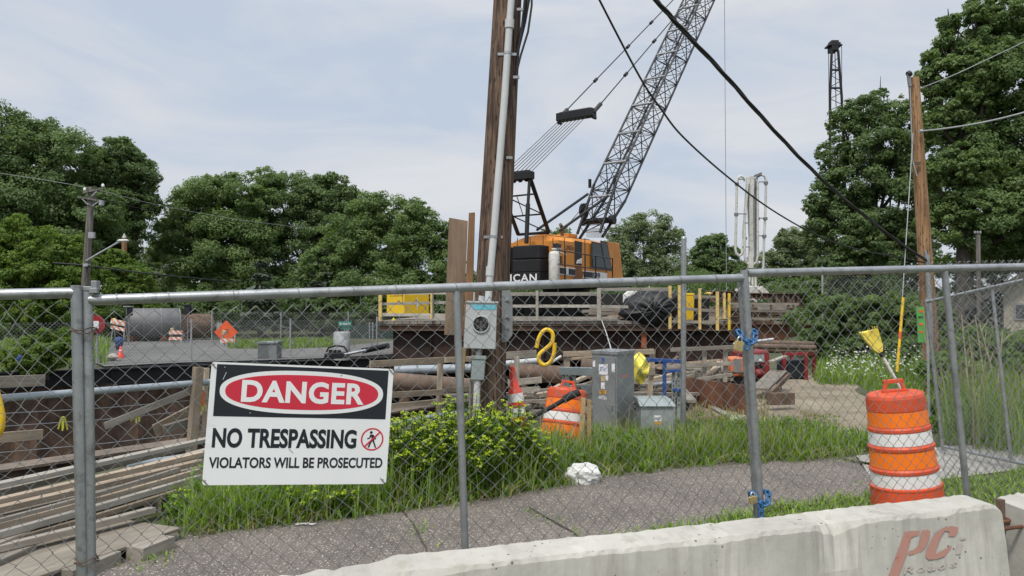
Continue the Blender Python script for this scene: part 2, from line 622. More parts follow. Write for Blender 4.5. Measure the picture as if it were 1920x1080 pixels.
M['stone'] = simple('pale_stone', (0.45, 0.42, 0.36), 0.9, 0, 0.25, 4)
M['tan_stem'] = simple('dry_stem', (0.46, 0.4, 0.26), 0.8, 0, 0.3, 8)
M['window_dark'] = simple('window_dark_glass', (0.06, 0.07, 0.075), 0.15)

def pole_mat(name, light, dark, spot=(0.02, 0.014, 0.01), holes=True):
    m, t, b = new_mat(name)
    v = coords(t, (17, 17, 0.7))
    n = noise(t, v, 1.5, 9, 0.7, 0.3)
    col = ramp(t, n, [(0.36, tuple(x * .45 for x in dark)), (0.45, dark), (0.6, light)])
    vo = nd(t, 'ShaderNodeTexVoronoi')
    vo.inputs['Scale'].default_value = 3.0
    t.links.new(coords(t, (9, 9, 1.7)), vo.inputs['Vector'])
    f = ramp(t, vo.outputs['Distance'], [(0.13, 1.0), (0.25, 0.0)])
    if holes:
        col = mixc(t, f, col, spot)
    v2 = noise(t, coords(t), 1.1, 4)
    col = mixc(t, ramp(t, v2, [(0.4, 0.0), (0.75, 0.5)]), col, tuple(x * 0.6 for x in dark))
    t.links.new(col, b.inputs['Base Color'])
    b.inputs['Roughness'].default_value = 0.9
    bump(t, b, mixc(t, f, n, (0, 0, 0)), 0.7, 0.02)
    return m

M['pole_dark'] = pole_mat('creosote_pole', (0.20, 0.128, 0.085), (0.07, 0.042, 0.028))
M['pole_orange'] = pole_mat('new_pole_wood', (0.42, 0.25, 0.125), (0.22, 0.12, 0.06), (0.09, 0.04, 0.02))
M['pole_grey'] = pole_mat('old_grey_pole', (0.23, 0.21, 0.19), (0.12, 0.108, 0.095), holes=False)

def glass_mat(name, tint, rough=0.08, alpha=0.55):
    m, t, b = new_mat(name)
    b.inputs['Base Color'].default_value = (*tint, 1)
    b.inputs['Roughness'].default_value = rough
    b.inputs['Alpha'].default_value = alpha
    return m

M['glass_green'] = glass_mat('tinted_glass', (0.02, 0.035, 0.033), 0.08, 0.9)
M['glass_clear'] = glass_mat('scratched_acrylic', (0.6, 0.65, 0.68), 0.2, 0.35)

def stripes_mat(name, a, b_, period, rot=R(45)):
    m, t, b = new_mat(name)
    tc = nd(t, 'ShaderNodeTexCoord')
    mp = nd(t, 'ShaderNodeMapping')
    mp.inputs['Rotation'].default_value = (0, rot, 0)
    mp.inputs['Scale'].default_value = (1 / period, 1 / period, 1 / period)
    t.links.new(tc.outputs['Object'], mp.inputs['Vector'])
    sx = nd(t, 'ShaderNodeSeparateXYZ')
    t.links.new(mp.outputs['Vector'], sx.inputs['Vector'])
    fr = nd(t, 'ShaderNodeMath', operation='FRACT')
    t.links.new(sx.outputs['X'], fr.inputs[0])
    gt = nd(t, 'ShaderNodeMath', operation='GREATER_THAN')
    gt.inputs[1].default_value = 0.5
    t.links.new(fr.outputs[0], gt.inputs[0])
    t.links.new(mixc(t, gt.outputs[0], a, b_), b.inputs['Base Color'])
    b.inputs['Roughness'].default_value = 0.5
    return m

M['barricade'] = stripes_mat('orange_white_stripes', (0.75, 0.25, 0.14), (0.75, 0.73, 0.7), 0.19)

M['stencil'] = worn_paint_mat('faded_red_stencil', (0.42, 0.03, 0.022), (0.44, 0.24, 0.19), 0.62)
M['stencil_faint'] = worn_paint_mat('fainter_red_stencil', (0.43, 0.16, 0.12), (0.46, 0.42, 0.38), 0.55)
M['leaf_dark'] = leafy('leaf_dark', (0.075, 0.125, 0.05), (0.205, 0.285, 0.11))
M['leaf_mid'] = leafy('leaf_mid', (0.09, 0.15, 0.055), (0.23, 0.315, 0.115))
M['leaf_bright'] = leafy('leaf_bright', (0.08, 0.145, 0.025), (0.21, 0.3, 0.055))
M['leaf_pale_haze'] = leafy('leaf_pale_haze', (0.13, 0.175, 0.095), (0.25, 0.31, 0.16))  # pale green for the farthest trees, distance haze lightened into the leaf colour
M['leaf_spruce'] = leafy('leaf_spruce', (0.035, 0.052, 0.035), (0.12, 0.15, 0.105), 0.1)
M['leaf_bush'] = leafy('leaf_bush', (0.085, 0.16, 0.03), (0.2, 0.31, 0.065))
M['flower_yellow'] = leafy('yellow_green_bracts', (0.3, 0.42, 0.02), (0.56, 0.64, 0.045), 0.3)
M['grass'] = leafy('grass_blades', (0.1, 0.185, 0.03), (0.32, 0.44, 0.09), 0.35)
M['grass_dry'] = leafy('dry_grass', (0.2, 0.18, 0.09), (0.38, 0.33, 0.17), 0.3)
M['petal'] = leafy('white_petals', (0.55, 0.56, 0.5), (0.75, 0.75, 0.7), 0.3)
# ================================================================= terrain
def sst(a, b, x):
    t = min(1.0, max(0.0, (x - a) / (b - a)))
    return t * t * (3 - 2 * t)

def H(x, y):
    left = 0.5 * sst(44, 60, y) * (1 - sst(-9, 4, x))
    right = 0.9 * sst(7.2, 12.5, x) * sst(14.5, 20, y)
    back = 0.8 * sst(60, 95, y)
    return left + right + back + 0.05 * math.sin(x * 0.5) * math.sin(y * 0.37) * sst(9.5, 20, y)

def inside(p, poly):
    x, y = p
    c = False
    for i in range(len(poly)):
        x1, y1 = poly[i]
        x2, y2 = poly[i - 1]
        if (y1 > y) != (y2 > y) and x < (x2 - x1) * (y - y1) / (y2 - y1) + x1:
            c = not c
    return c

def cdt(points, loops):
    vs, es = [], []
    for lp in loops:
        b = len(vs)
        n = len(lp)
        vs += [Vector(p) for p in lp]
        es += [(b + i, b + (i + 1) % n) for i in range(n)]
    vs += [Vector(p) for p in points]
    r = geometry.delaunay_2d_cdt(vs, es, [], 0, 1e-5)
    return [v[:] for v in r[0]], [tuple(f) for f in r[2]]

def drape(name, poly, mat, dz, cell=1.0, jag=0.0, kind='structure'):
    """a thin sheet following the terrain, its outline roughened by jag"""
    out = []
    for i in range(len(poly)):
        a, b = Vector(poly[i]), Vector(poly[(i + 1) % len(poly)])
        k = max(1, int((b - a).length / cell))
        for j in range(k):
            p = a.lerp(b, j / k)
            out.append((p.x + rnd.uniform(-jag, jag), p.y + rnd.uniform(-jag, jag)))
    xs = [p[0] for p in out]
    ys = [p[1] for p in out]
    pts = []
    x = min(xs) + cell * 0.5
    while x < max(xs):
        y = min(ys) + cell * 0.5
        while y < max(ys):
            q = (x + rnd.uniform(-.1, .1) * cell, y + rnd.uniform(-.1, .1) * cell)
            if inside(q, out):
                pts.append(q)
            y += cell
        x += cell
    v, f = cdt(pts, [out])
    f = [t for t in f if inside((sum(v[i][0] for i in t) / 3, sum(v[i][1] for i in t) / 3), out)]
    o = link_mesh(name, [(x, y, H(x, y) + dz) for x, y in v], f, mat, sm=[True] * len(f))
    o['kind'] = kind
    return o

PIT = [(-7.6, 4.1), (-4.4, 8.25), (-0.9, 12.8), (2.2, 16.6), (4.8, 21.5), (7.4, 24.5), (7.4, 36), (-1.0, 36), (-4.14, 27.1), (-9.07, 23.8), (-13.8, 20.6), (-19, 17.1)]

def build_terrain():
    pts = []
    def grid(x0, x1, y0, y1, c, hole=None):
        x = x0
        while x <= x1 + 1e-6:
            y = y0
            while y <= y1 + 1e-6:
                if not (hole and hole[0] - c * .6 < x < hole[1] + c * .6 and hole[2] - c * .6 < y < hole[3] + c * .6) and not inside((x, y), PIT):
                    pts.append((x + rnd.uniform(-.05, .05), y + rnd.uniform(-.05, .05)))
                y += c
            x += c
    grid(-45, 30, -6, 80, 1.5)
    grid(-420, 420, -60, 660, 30, (-45, 30, -6, 80))
    v, f = cdt(pts, [PIT])
    f = [t for t in f if not inside((sum(v[i][0] for i in t) / 3, sum(v[i][1] for i in t) / 3), PIT)]
    m = soil_mat('rough_ground', [(0.3, (0.05, 0.07, 0.025)), (0.5, (0.09, 0.105, 0.045)), (0.62, (0.16, 0.14, 0.09)), (0.75, (0.07, 0.1, 0.03))], 0.5)
    g = link_mesh('ground', [(x, y, H(x, y)) for x, y in v], f, m, sm=[True] * len(f))
    g['kind'] = 'structure'
    # pit: earth sides and a muddy floor
    mb = MB()
    n = len(PIT)
    zb = -3.6
    top = [(x, y, H(x, y) - 0.002) for x, y in PIT]
    bot = [(x, y, zb) for x, y in PIT]
    mb.add(top + bot, [(i, n + i, n + (i + 1) % n, (i + 1) % n) for i in range(n)])
    mb.add(bot, [tuple(reversed(range(n)))])
    p = mb.build('excavation_pit', M['mud'])
    p['kind'] = 'structure'

build_terrain()
PATH_TOP = [(-40, 1075), (120, 1030), (300, 990), (400, 985), (525, 987), (625, 977), (775, 955), (890, 940), (1060, 910), (1140, 890), (1280, 875), (1530, 860)]
pt = [G(*p).xy[:] for p in PATH_TOP]
pn = [G(*p).xy[:] for p in [(1668, 928), (1420, 963), (1240, 1003), (1050, 1050), (800, 1110), (500, 1180), (100, 1300)]]
pe = [G(*p).xy[:] for p in [(1600, 858), (1640, 900)]]
drape('footpath', pt + pe + pn, M['aggregate'], 0.012, 0.3, 0.025)
slab = [G(*p).xy[:] for p in [(1604, 857), (1700, 847), (1800, 838), (2050, 830), (2300, 860), (2300, 900), (1920, 882), (1740, 905), (1690, 912), (1640, 905)]]
drape('pavement', slab, M['slab'], 0.017, 0.4, 0.012)
drape('gravel_lot', [G(*p).xy[:] for p in [(1270, 800), (1300, 742), (1420, 722), (1540, 700), (1600, 722), (1640, 760), (1650, 840), (1590, 851), (1450, 858)]], M['earth'], 0.01, 0.5, 0.1)
road = [G(*p).xy[:] for p in [(196, 692), (735, 668), (900, 660), (900, 632), (740, 640), (640, 652), (540, 655), (430, 655)]]
road += [(-13.5, 37), (-14.5, 40), (-24, 41.5), (-22, 37)]
drape('road', road, M['road'], 0.05, 1.0)
drape('site_dirt', [G(*p).xy[:] for p in [(870, 800), (1000, 800), (1290, 775), (1440, 735), (1560, 706), (1500, 690), (1300, 705), (1190, 722), (1130, 735), (960, 765), (885, 778)]], M['mud'], .006, .5, .08)
drape('verge', [G(*p).xy[:] for p in [(1000, 1080), (1240, 1006), (1420, 966), (1668, 931), (1740, 908), (2000, 890), (2000, 1000), (1700, 1010), (1300, 1100)]], M['earth'], 0.006, 0.4, 0.03)

# ================================================================= foliage
def leaf_cloud(lobes, n, size, seed, clump=0.30, flat=0.85, spread=1.0, droop=0.0):
    n, size = int(n * 3.6), size * 0.5
    """leaf-sized quads in clumps on the shell of ellipsoid lobes (c, rx, rz)"""
    g = np.random.default_rng(seed)
    sat = []
    for l in lobes:
        for _ in range(3):
            d = g.normal(size=3)
            d /= np.linalg.norm(d)
            d[2] = abs(d[2]) * .8
            k = g.uniform(.26, .46)
            sat.append((tuple(np.array(l[0]) + d * np.array([l[1], l[1], l[2]]) * (1.02 - k * .35)), l[1] * k, l[2] * k))
    lobes = list(lobes) + sat
    A = np.array([l[1] ** 2 for l in lobes])
    cc, cr, ct, co = [], [], [], []
    for l, a in zip(lobes, A):
        c, rx, rz = np.array(l[0]), l[1], l[2]
        k = max(12, int(46 * (1.0 + 0.12 * rx)))
        d = g.normal(size=(k, 3))
        d /= np.linalg.norm(d, axis=1)[:, None]
        rad = np.where(g.random(k) < 0.85, g.uniform(0.72, 1.06, k), g.uniform(0.2, 0.7, k))
        p = c + d * rad[:, None] * np.array([rx, rx, rz])
        cc.append(p)
        cr.append(g.uniform(0.5, 1.4, k) * clump * .86 * rx * spread)
        ct.append(np.clip(g.uniform(0, 1, k) * .75 + g.uniform(-.05, .3), 0, 1))
        co.append(np.repeat(c[None], k, 0))
    cc, cr, ct, co = np.concatenate(cc), np.concatenate(cr), np.concatenate(ct), np.concatenate(co)
    w = cr ** 2
    idx = g.choice(len(cc), size=n, p=w / w.sum())
    d = g.normal(size=(n, 3))
    d /= np.linalg.norm(d, axis=1)[:, None]
    rr = g.random(n) ** 0.45
    pos = cc[idx] + d * (rr * cr[idx])[:, None] * np.array([1, 1, flat * 0.75])
    outw = pos - co[idx]
    outw /= np.linalg.norm(outw, axis=1)[:, None] + 1e-6
    nrm = 0.45 * outw + 0.75 * d + np.array([0, 0, 0.55]) + g.normal(size=(n, 3)) * 0.5
    nrm /= np.linalg.norm(nrm, axis=1)[:, None]
    r = g.normal(size=(n, 3))
    a = np.cross(nrm, r)
    a /= np.linalg.norm(a, axis=1)[:, None]
    b = np.cross(nrm, a)
    s = (size * g.uniform(0.6, 1.35, n))[:, None]
    v = np.stack([pos - a * s * .62, pos + b * s * .34 + nrm * s * .08, pos + a * s * .62 - np.array([0, 0, droop]) * s, pos - b * s * .34 + nrm * s * .08], 1).reshape(-1, 3)
    q = np.arange(4 * n).reshape(-1, 4)
    tone = np.clip(0.15 + 0.55 * ct[idx] + 0.35 * g.random(n) - 0.1, 0, 1)
    return v, q, np.repeat(tone, 4)

def px_lobes(lst, D, zr=0.92):
    o = []
    for l in lst:
        px, py, r = l[:3]
        dd = D + (l[3] if len(l) > 3 else 0)
        c = P(px, py, dd)
        o.append((tuple(c), r * dd / FPX, r * dd / FPX * zr))
    return o

def limb_tree(mb, base, lobes, r0):
    """tapered trunk with limbs running to the lobes"""
    zs = [l[0][2] for l in lobes]
    top = Vector((np.mean([l[0][0] for l in lobes]), np.mean([l[0][1] for l in lobes]), np.mean(zs)))
    b = Vector(base)
    pts = [b]
    for i in range(1, 6):
        t = i / 5
        p = b.lerp(top, t)
        pts.append(p + Vector((rnd.uniform(-.2, .2), rnd.uniform(-.2, .2), 0)) * (r0 * 2))
    mb.tube([b - Vector((0, 0, .2))] + pts, [r0 * 1.35] + [r0 * (1 - .65 * i / 5) for i in range(6)], 9)
    for l in lobes:
        c = Vector(l[0])
        s = pts[rnd.choice([2, 3, 4])]
        m = s.lerp(c, .5) + Vector((rnd.uniform(-.3, .3), rnd.uniform(-.3, .3), -.12 * (c - s).length))
        mb.tube([s, m, c, c + (c - m) * .18], [r0 * .38, r0 * .24, r0 * .12, r0 * .03], 6)
        for k in range(3):
            e = c + Vector((rnd.uniform(-1, 1), rnd.uniform(-1, 1), rnd.uniform(-.4, 1))) * l[1] * .8
            mb.tube([m.lerp(c, rnd.uniform(.3, 1)), e], [r0 * .1, r0 * .03], 5)

def tree(label, base_px, D, lst, mat, n, size, r0=0.25, cat='tree', name='tree', group=None, seed=1, clump=.30, zr=.92, trunk=True):
    lobes = px_lobes(lst, D, zr)
    b = P(base_px, 600, D)
    b.z = H(b.x, b.y)
    t = thing(name, label, cat, b, group=group)
    if trunk:
        mb = MB()
        limb_tree(mb, b, lobes, r0)
        mb.build('trunk', M['bark'], t)
    v, q, tone = leaf_cloud(lobes, n, size, seed, clump)
    np_mesh('crown', v, q, mat, tone, t, tuple(b))
    return t

BK = 'trees across the road'
tree('tallest broad oak with dark crown running out of view behind the grey street light pole', 30, 47,
     [(-60, 330, 120), (25, 285, 88), (100, 300, 78), (60, 400, 110), (-20, 440, 120), (150, 420, 80), (60, 250, 48), (5, 240, 42), (120, 500, 80), (20, 530, 90)], M['leaf_dark'], 42000, .30, .45, group=BK, seed=2)
tree('dark oak whose ragged right edge overhangs the gap of sky', 205, 51,
     [(195, 335, 66), (235, 330, 56), (250, 385, 44), (190, 420, 75), (268, 335, 28), (243, 440, 40), (150, 320, 60), (225, 290, 38), (275, 375, 22), (215, 480, 40)], M['leaf_dark'], 26000, .30, .4, group=BK, seed=3)
tree('wide round oak with a lumpy crown right of the gap of sky', 420, 56,
     [(400, 400, 75), (350, 440, 55), (470, 380, 62), (330, 485, 45), (430, 480, 90), (380, 540, 70), (415, 350, 34), (370, 375, 38), (490, 340, 30), (320, 430, 24), (490, 470, 70), (460, 560, 70)], M['leaf_mid'], 36000, .31, .45, group=BK, seed=4)
tree('oak standing between the round oak and the tree by the plywood sheet', 575, 58,
     [(540, 380, 60), (600, 385, 55), (640, 385, 42), (540, 470, 80), (620, 470, 70), (575, 348, 32), (625, 350, 30), (655, 372, 26), (520, 350, 30), (580, 560, 80), (665, 450, 50)], M['leaf_dark'], 30000, .31, .4, group=BK, seed=5)
tree('grey green tree directly left of the plywood on the utility pole', 740, 47,
     [(730, 425, 66), (700, 398, 42), (775, 425, 50), (660, 440, 52), (812, 448, 38), (690, 510, 80), (780, 510, 70), (740, 565, 80), (835, 490, 34), (640, 500, 60), (840, 430, 18), (850, 545, 50)], M['leaf_mid'], 34000, .26, .35, group=BK, seed=6)
tree('low bright green maple at the foot of the tallest oak', 60, 36,
     [(20, 455, 50), (85, 468, 46), (60, 530, 66), (130, 462, 28), (115, 540, 52), (0, 520, 60), (35, 420, 22), (140, 510, 36), (-40, 470, 60), (60, 590, 60), (150, 570, 44)], M['leaf_bright'], 26000, .21, .2, group=BK, seed=7)
tree('small bright tree beneath the street light arm', 225, 41,
     [(200, 505, 30), (240, 520, 36), (185, 550, 42), (250, 562, 42), (270, 600, 40), (205, 600, 46), (215, 485, 20), (265, 530, 22)], M['leaf_bright'], 15000, .21, .16, group=BK, seed=8)
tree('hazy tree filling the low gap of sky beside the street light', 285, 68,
     [(265, 500, 32), (300, 475, 26), (315, 530, 46), (240, 470, 22), (280, 560, 50), (260, 440, 14), (340, 560, 50)], M['leaf_pale_haze'], 11000, .36, .3, group=BK, seed=9)
UND = 'dark shrubs below the oaks'
for px, D, r, lab in ((395, 53, 46, 'dark shrub at the top of the side road'), (520, 54, 60, 'dark shrub behind the two spruces'), (655, 50, 52, 'dark shrub above the street name sign'), (770, 45, 60, 'dark shrub behind the yellow crate'), (890, 50, 60, 'dark shrub behind the big utility pole')):
    tree(lab, px, D, [(px, 580, r), (px - r * .8, 590, r * .7), (px + r * .8, 585, r * .75)], M['leaf_dark'], 9000, .26, .12, 'shrub', 'shrub', UND, int(px), trunk=False)

def spruce(label, px, top, bot, D, half, seed):
    t0 = P(px, top, D)
    b = P(px, bot, D)
    b.z = H(b.x, b.y)
    t = thing('spruce_tree', label, 'tree', b, group='grey green spruces')
    MB().tube([b, t0], [.16, .03], 7).build('trunk', M['bark'], t)
    g = np.random.default_rng(seed)
    n = 7500
    lv = int((t0.z - b.z) / .62)
    k = g.integers(0, lv, n)
    u = (k + .2) / lv                      # 0 top .. 1 bottom
    R0 = half * D / FPX
    nb = 11
    bi = g.integers(0, nb, n)
    ang = bi * 2 * np.pi / nb + k * .9 + g.normal(size=n) * .13
    ln = R0 * (0.12 + 0.88 * u) * (0.8 + .35 * np.sin(k * 7.3 + bi * 3.1))
    s = g.random(n) ** .6
    x = b.x + np.cos(ang) * ln * s
    y = b.y + np.sin(ang) * ln * s
    z = t0.z - u * (t0.z - b.z - .3) - .28 * ln * s + g.normal(size=n) * .05 + .12 * (s > .8)
    pos = np.stack([x, y, z], 1)
    a = np.stack([np.cos(ang), np.sin(ang), -.35 + 0 * ang], 1) + g.normal(size=(n, 3)) * .3
    a /= np.linalg.norm(a, axis=1)[:, None]
    bb = np.cross(a, np.array([0, 0, 1.]) + g.normal(size=(n, 3)) * .35)
    bb /= np.linalg.norm(bb, axis=1)[:, None]
    sz = (.2 * g.uniform(.7, 1.4, n))[:, None]
    v = np.stack([pos - a * sz, pos + bb * sz * .4, pos + a * sz, pos - bb * sz * .4], 1).reshape(-1, 3)
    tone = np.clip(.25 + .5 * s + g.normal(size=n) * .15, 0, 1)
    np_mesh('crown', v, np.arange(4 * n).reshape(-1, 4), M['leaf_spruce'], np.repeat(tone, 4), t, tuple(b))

def undergrowth(label, lobes, n, size, mat, seed):
    v, q, tone = leaf_cloud(lobes, n, size, seed, .34)
    c = lobes[0][0]
    o = np_mesh('undergrowth', v, q, M[mat], tone, None, (c[0], c[1], 0))
    tag(o, label, 'undergrowth', kind='stuff')
ul = []
for px in range(360, 960, 42):
    ul += px_lobes([(px, 578 + (px * 7) % 19, 30 + (px * 13) % 14)], 45 + (px * 3) % 6)
for px in range(-60, 215, 40):
    ul += px_lobes([(px, 590 + (px * 7) % 19, 38 + (px * 13) % 16)], 39 + (px * 3) % 6)
for px in range(205, 420, 26):
    ul += px_lobes([(px, 575 + (px * 5) % 19, 34)], 46 + px % 5)
undergrowth('dark undergrowth beneath the oaks and along the road', ul, 30000, .26, 'leaf_dark', 71)
ul = []
for px in range(940, 1580, 44):
    ul += px_lobes([(px, 548 + (px * 7) % 19, 36 + (px * 13) % 14), (px + 20, 600, 40)], 49 + (px * 3) % 8)
ul += px_lobes([(1512, 640, 30), (1540, 668, 32), (1530, 612, 32), (1555, 690, 22), (1500, 600, 26)], 23.5)
ul += px_lobes([(x_, 560 + (x_ * 7) % 40, 40) for x_ in range(1740, 2000, 30)], 23.8)
ul += px_lobes([(x_, 640 + (x_ * 7) % 30, 34) for x_ in range(1700, 1960, 34)], 19)
ul2 = px_lobes([(x_, 665 + (x_ * 11) % 90, 30 + x_ % 14) for x_ in range(1770, 2010, 17)], 12.2) + px_lobes([(x_, 790 + (x_ * 11) % 40, 24) for x_ in range(1775, 2000, 26)], 10.6)
undergrowth('tangle of broad green leaves and vines inside the angled fence panel', ul2, 5200, .17, 'leaf_bush', 73)
undergrowth('dark undergrowth filling the background beyond the trestle', ul, 26000, .27, 'leaf_dark', 72)
spruce('grey green spruce left of the street name sign, behind the road fence', 488, 492, 640, 43, 52, 31)
spruce('grey green spruce standing nearest the yellow crate', 605, 470, 640, 46, 62, 32)
RT = 'trees beyond the crane'
tree('pale airy tree right of the crane cab', 1210, 62, [(1180, 440, 34), (1222, 428, 34), (1255, 450, 28), (1160, 470, 34), (1200, 490, 50), (1250, 500, 42), (1170, 520, 44), (1195, 415, 16), (1268, 440, 14), (1150, 440, 14), (1230, 540, 50)], M['leaf_pale_haze'], 15000, .27, .25, group=RT, seed=12, clump=.34)
tree('sparse treetop showing between crane gantry and boom', 1035, 66, [(1030, 450, 20), (1055, 440, 17), (1075, 460, 20), (1040, 475, 25)], M['leaf_pale_haze'], 1700, .3, .2, group=RT, seed=13)
tree('dark rounded tree left of the white folded pump boom', 1335, 66, [(1335, 470, 32), (1308, 490, 27), (1362, 487, 28), (1330, 520, 46), (1290, 525, 30), (1375, 525, 40), (1350, 452, 14), (1320, 455, 14)], M['leaf_dark'], 13000, .30, .25, group=RT, seed=14)
tree('pale tree between the white pump boom and the tall right hand trees', 1490, 60, [(1482, 460, 33), (1520, 465, 40), (1450, 490, 28), (1500, 515, 46), (1440, 525, 36), (1470, 440, 12), (1550, 500, 40)], M['leaf_pale_haze'], 14000, .28, .25, group=RT, seed=15)
tree('low dark tree behind the white pump boom base', 1410, 58, [(1405, 520, 30), (1440, 545, 36), (1380, 550, 36), (1470, 560, 40), (1250, 555, 36), (1310, 560, 36)], M['leaf_dark'], 9000, .28, .2, group=RT, seed=16)
tree('tall tree hiding the lower part of the far black boom', 1650, 31,
     [(1620, 215, 40), (1695, 215, 38), (1580, 228, 28), (1640, 270, 62), (1705, 290, 50), (1565, 290, 34), (1600, 340, 58), (1552, 375, 38), (1528, 385, 24), (1670, 370, 72), (1590, 430, 62), (1535, 435, 32), (1650, 470, 80), (1560, 500, 52), (1700, 480, 60), (1620, 560, 80), (1650, 180, 16), (1545, 560, 45), (1710, 570, 60), (1725, 390, 46), (1735, 250, 26)],
     M['leaf_dark'], 46000, .19, .24, group=RT, seed=17)
tree('largest tree at the right, rising out of view behind the bare wooden pole', 1797, 23,
     [(1830, 55, 52), (1905, 35, 66), (1790, 105, 44), (1758, 145, 36), (1862, 150, 80), (1960, 120, 110), (1800, 205, 58), (1757, 238, 34), (1880, 270, 90), (1800, 330, 66), (1950, 300, 100), (1850, 400, 90), (1775, 420, 46), (1930, 420, 84), (1780, 45, 22), (1850, 10, 34), (1745, 330, 30)],
     M['leaf_mid'], 62000, .165, .3, group=RT, seed=18)
tree('bright young bush beside the tan building behind the fence', 1870, 27, [(1862, 468, 42), (1905, 480, 40), (1825, 485, 30), (1780, 500, 30), (1950, 490, 50), (1840, 520, 42)], M['leaf_bright'], 11000, .12, .06, 'bush', 'bush', None, 19)
BB = 'bushes on the bank'
for lab, px, D, ls, mt, n in (
        ('dark bush where the bank meets the rusty deck', 1565, 22, [(1555, 590, 42), (1590, 610, 44), (1540, 640, 34), (1575, 660, 36)], 'leaf_mid', 11000),
        ('green bush left of the yellow guy wire guard', 1640, 21, [(1630, 600, 48), (1655, 640, 44), (1615, 660, 36)], 'leaf_mid', 11000),
        ('green bush around the lime green sign', 1715, 20, [(1705, 590, 46), (1725, 640, 44), (1690, 660, 40), (1745, 600, 40)], 'leaf_mid', 12000),
        ('tangled bush behind the side fence panel, below the tan building', 1830, 15, [(1800, 650, 48), (1845, 665, 50), (1895, 672, 50), (1940, 680, 60), (1790, 700, 45)], 'leaf_bush', 15000),
        ('thick low bush inside the angled fence panel', 1860, 12.5, [(1810, 740, 58), (1870, 750, 66), (1930, 750, 70), (1785, 775, 40), (1840, 800, 50), (1900, 805, 54)], 'leaf_bush', 15000),
        ('leafy bush at the far left fence with a blue flag', 90, 20.5, [(95, 655, 42), (125, 660, 30), (75, 675, 34), (60, 650, 26), (20, 690, 40)], 'leaf_bright', 9000)):
    tree(lab, px, D, ls, M[mt], n, .085 if D < 16 else .11, .04, 'bush', 'bush', BB if px > 1000 else None, int(px) + 5)

for nm_, poly_px in (('path_crack', ((994, 953.5), (1039, 979.5), (1076, 1000), (1108, 1034), (1105, 1035), (1073, 1002), (1036, 982), (992, 955))), ('path_crack', ((750, 953), (780, 991), (803, 1038), (800, 1039), (777, 993), (748.5, 954))), ('path_crack', ((1585, 862), (1640, 872), (1660, 886), (1656, 889), (1636, 876), (1583, 866)))):
    drape(nm_, [G(*p).xy[:] for p in poly_px], M['mud'], .017, .12, .008)
# ================================================================= front fence
TH, LAM = R(18.5), R(0.5)
E1 = Vector((math.cos(TH), math.sin(TH), 0))
NB = Vector((-math.sin(TH), math.cos(TH), 0))        # away from the camera
E2 = Vector((0, 0, math.cos(LAM))) + NB * math.sin(LAM)
FN = E1.cross(E2).normalized()                       # towards the camera
FO = Vector((0, 3.45, 1.2))
if FN.dot(CP - FO) < 0:
    FN = -FN

def F(px, py, off=0.0):
    return on_plane(px, py, FO + FN * off, FN)

def mesh_wires(quad, pitch, r, name, mat, parent, nrm, seed=3, warp=0.012, knuckle=0.0):
    """woven diamonds over a quad (bl, br, tr, tl), each wire a bent zigzag"""
    bl, br, tr, tl = [Vector(p) for p in quad]
    W = ((br - bl).length + (tr - tl).length) / 2
    Hh = ((tl - bl).length + (tr - br).length) / 2
    nw = max(2, int(round(W / pitch * 2)))
    nh = max(2, int(round(Hh / (pitch * 1.0)))) * 2
    g = random.Random(seed)
    ph = [g.uniform(0, 6.28) for _ in range(6)]
    def pt(u, v, z):
        uu = u / nw
        vv = v / nh
        du = warp * (math.sin(vv * 7 + uu * 9 + ph[0]) + .6 * math.sin(uu * 23 + ph[1] + vv * 5)) * math.sin(math.pi * min(max(uu, 0), 1)) * 1.2
        dv = warp * (math.sin(uu * 11 + ph[2] - vv * 4) + .6 * math.sin(vv * 17 + ph[3])) * math.sin(math.pi * min(max(vv, 0), 1))
        p = bl.lerp(br, uu).lerp(tl.lerp(tr, uu), vv)
        return p + (br - bl).normalized() * du + (tl - bl).normalized() * dv + nrm * (z + .012 * math.sin(uu * 6 + ph[4]) * math.sin(vv * 5 + ph[5]))
    mb = MB()
    for i in range(nw + 1):
        for s in (0,):
            pts = []
            for j in range(nh + 1):
                odd = (j + i) % 2
                u = i + (-.5 if odd else .5)
                u = min(max(u, 0), nw)
                e = .06 if u not in (0, nw) else 0
                u += (-e if odd else e)
                jt = g.uniform(-.03, .03)
                pts.append(pt(u + jt, j + g.uniform(-.05, .05), (.0022 if j % 2 else -.0022)))
            if knuckle:
                pts.append(pt(i + (.0), nh + knuckle, 0))
                pts.append(pt(i + .18, nh + knuckle * .8, 0.004))
            mb.tube(pts, r, 5, caps=False)
    return mb.build(name, mat, parent)

WR = 0.00175
def panel(name, label, base, quad, rail_r, posts, rails, group, pitch=0.073, seed=3):
    t = thing(name, label, 'fence', base, group=group)
    for nm, a, b, r in rails:
        MB().tube([a, b], r, 12).build(nm, M['galv'], t)
    for nm, a, b, r in posts:
        mb = MB().tube([a, b], r, 14)
        mb.build(nm, M['galv'], t)
    if quad:
        mesh_wires(quad, pitch, WR, 'wire_mesh', M['wire'], t, FN, seed)
    return t

def down(px0, py0, px1, py1, z, off=0.0):
    """continue the post seen from (px0,py0) to (px1,py1) down to height z in the fence plane"""
    a, b = F(px0, py0, off), F(px1, py1, off)
    k = (z - a.z) / (b.z - a.z)
    return a, a + (b - a) * k

FG = 'temporary fence panels along the footpath'
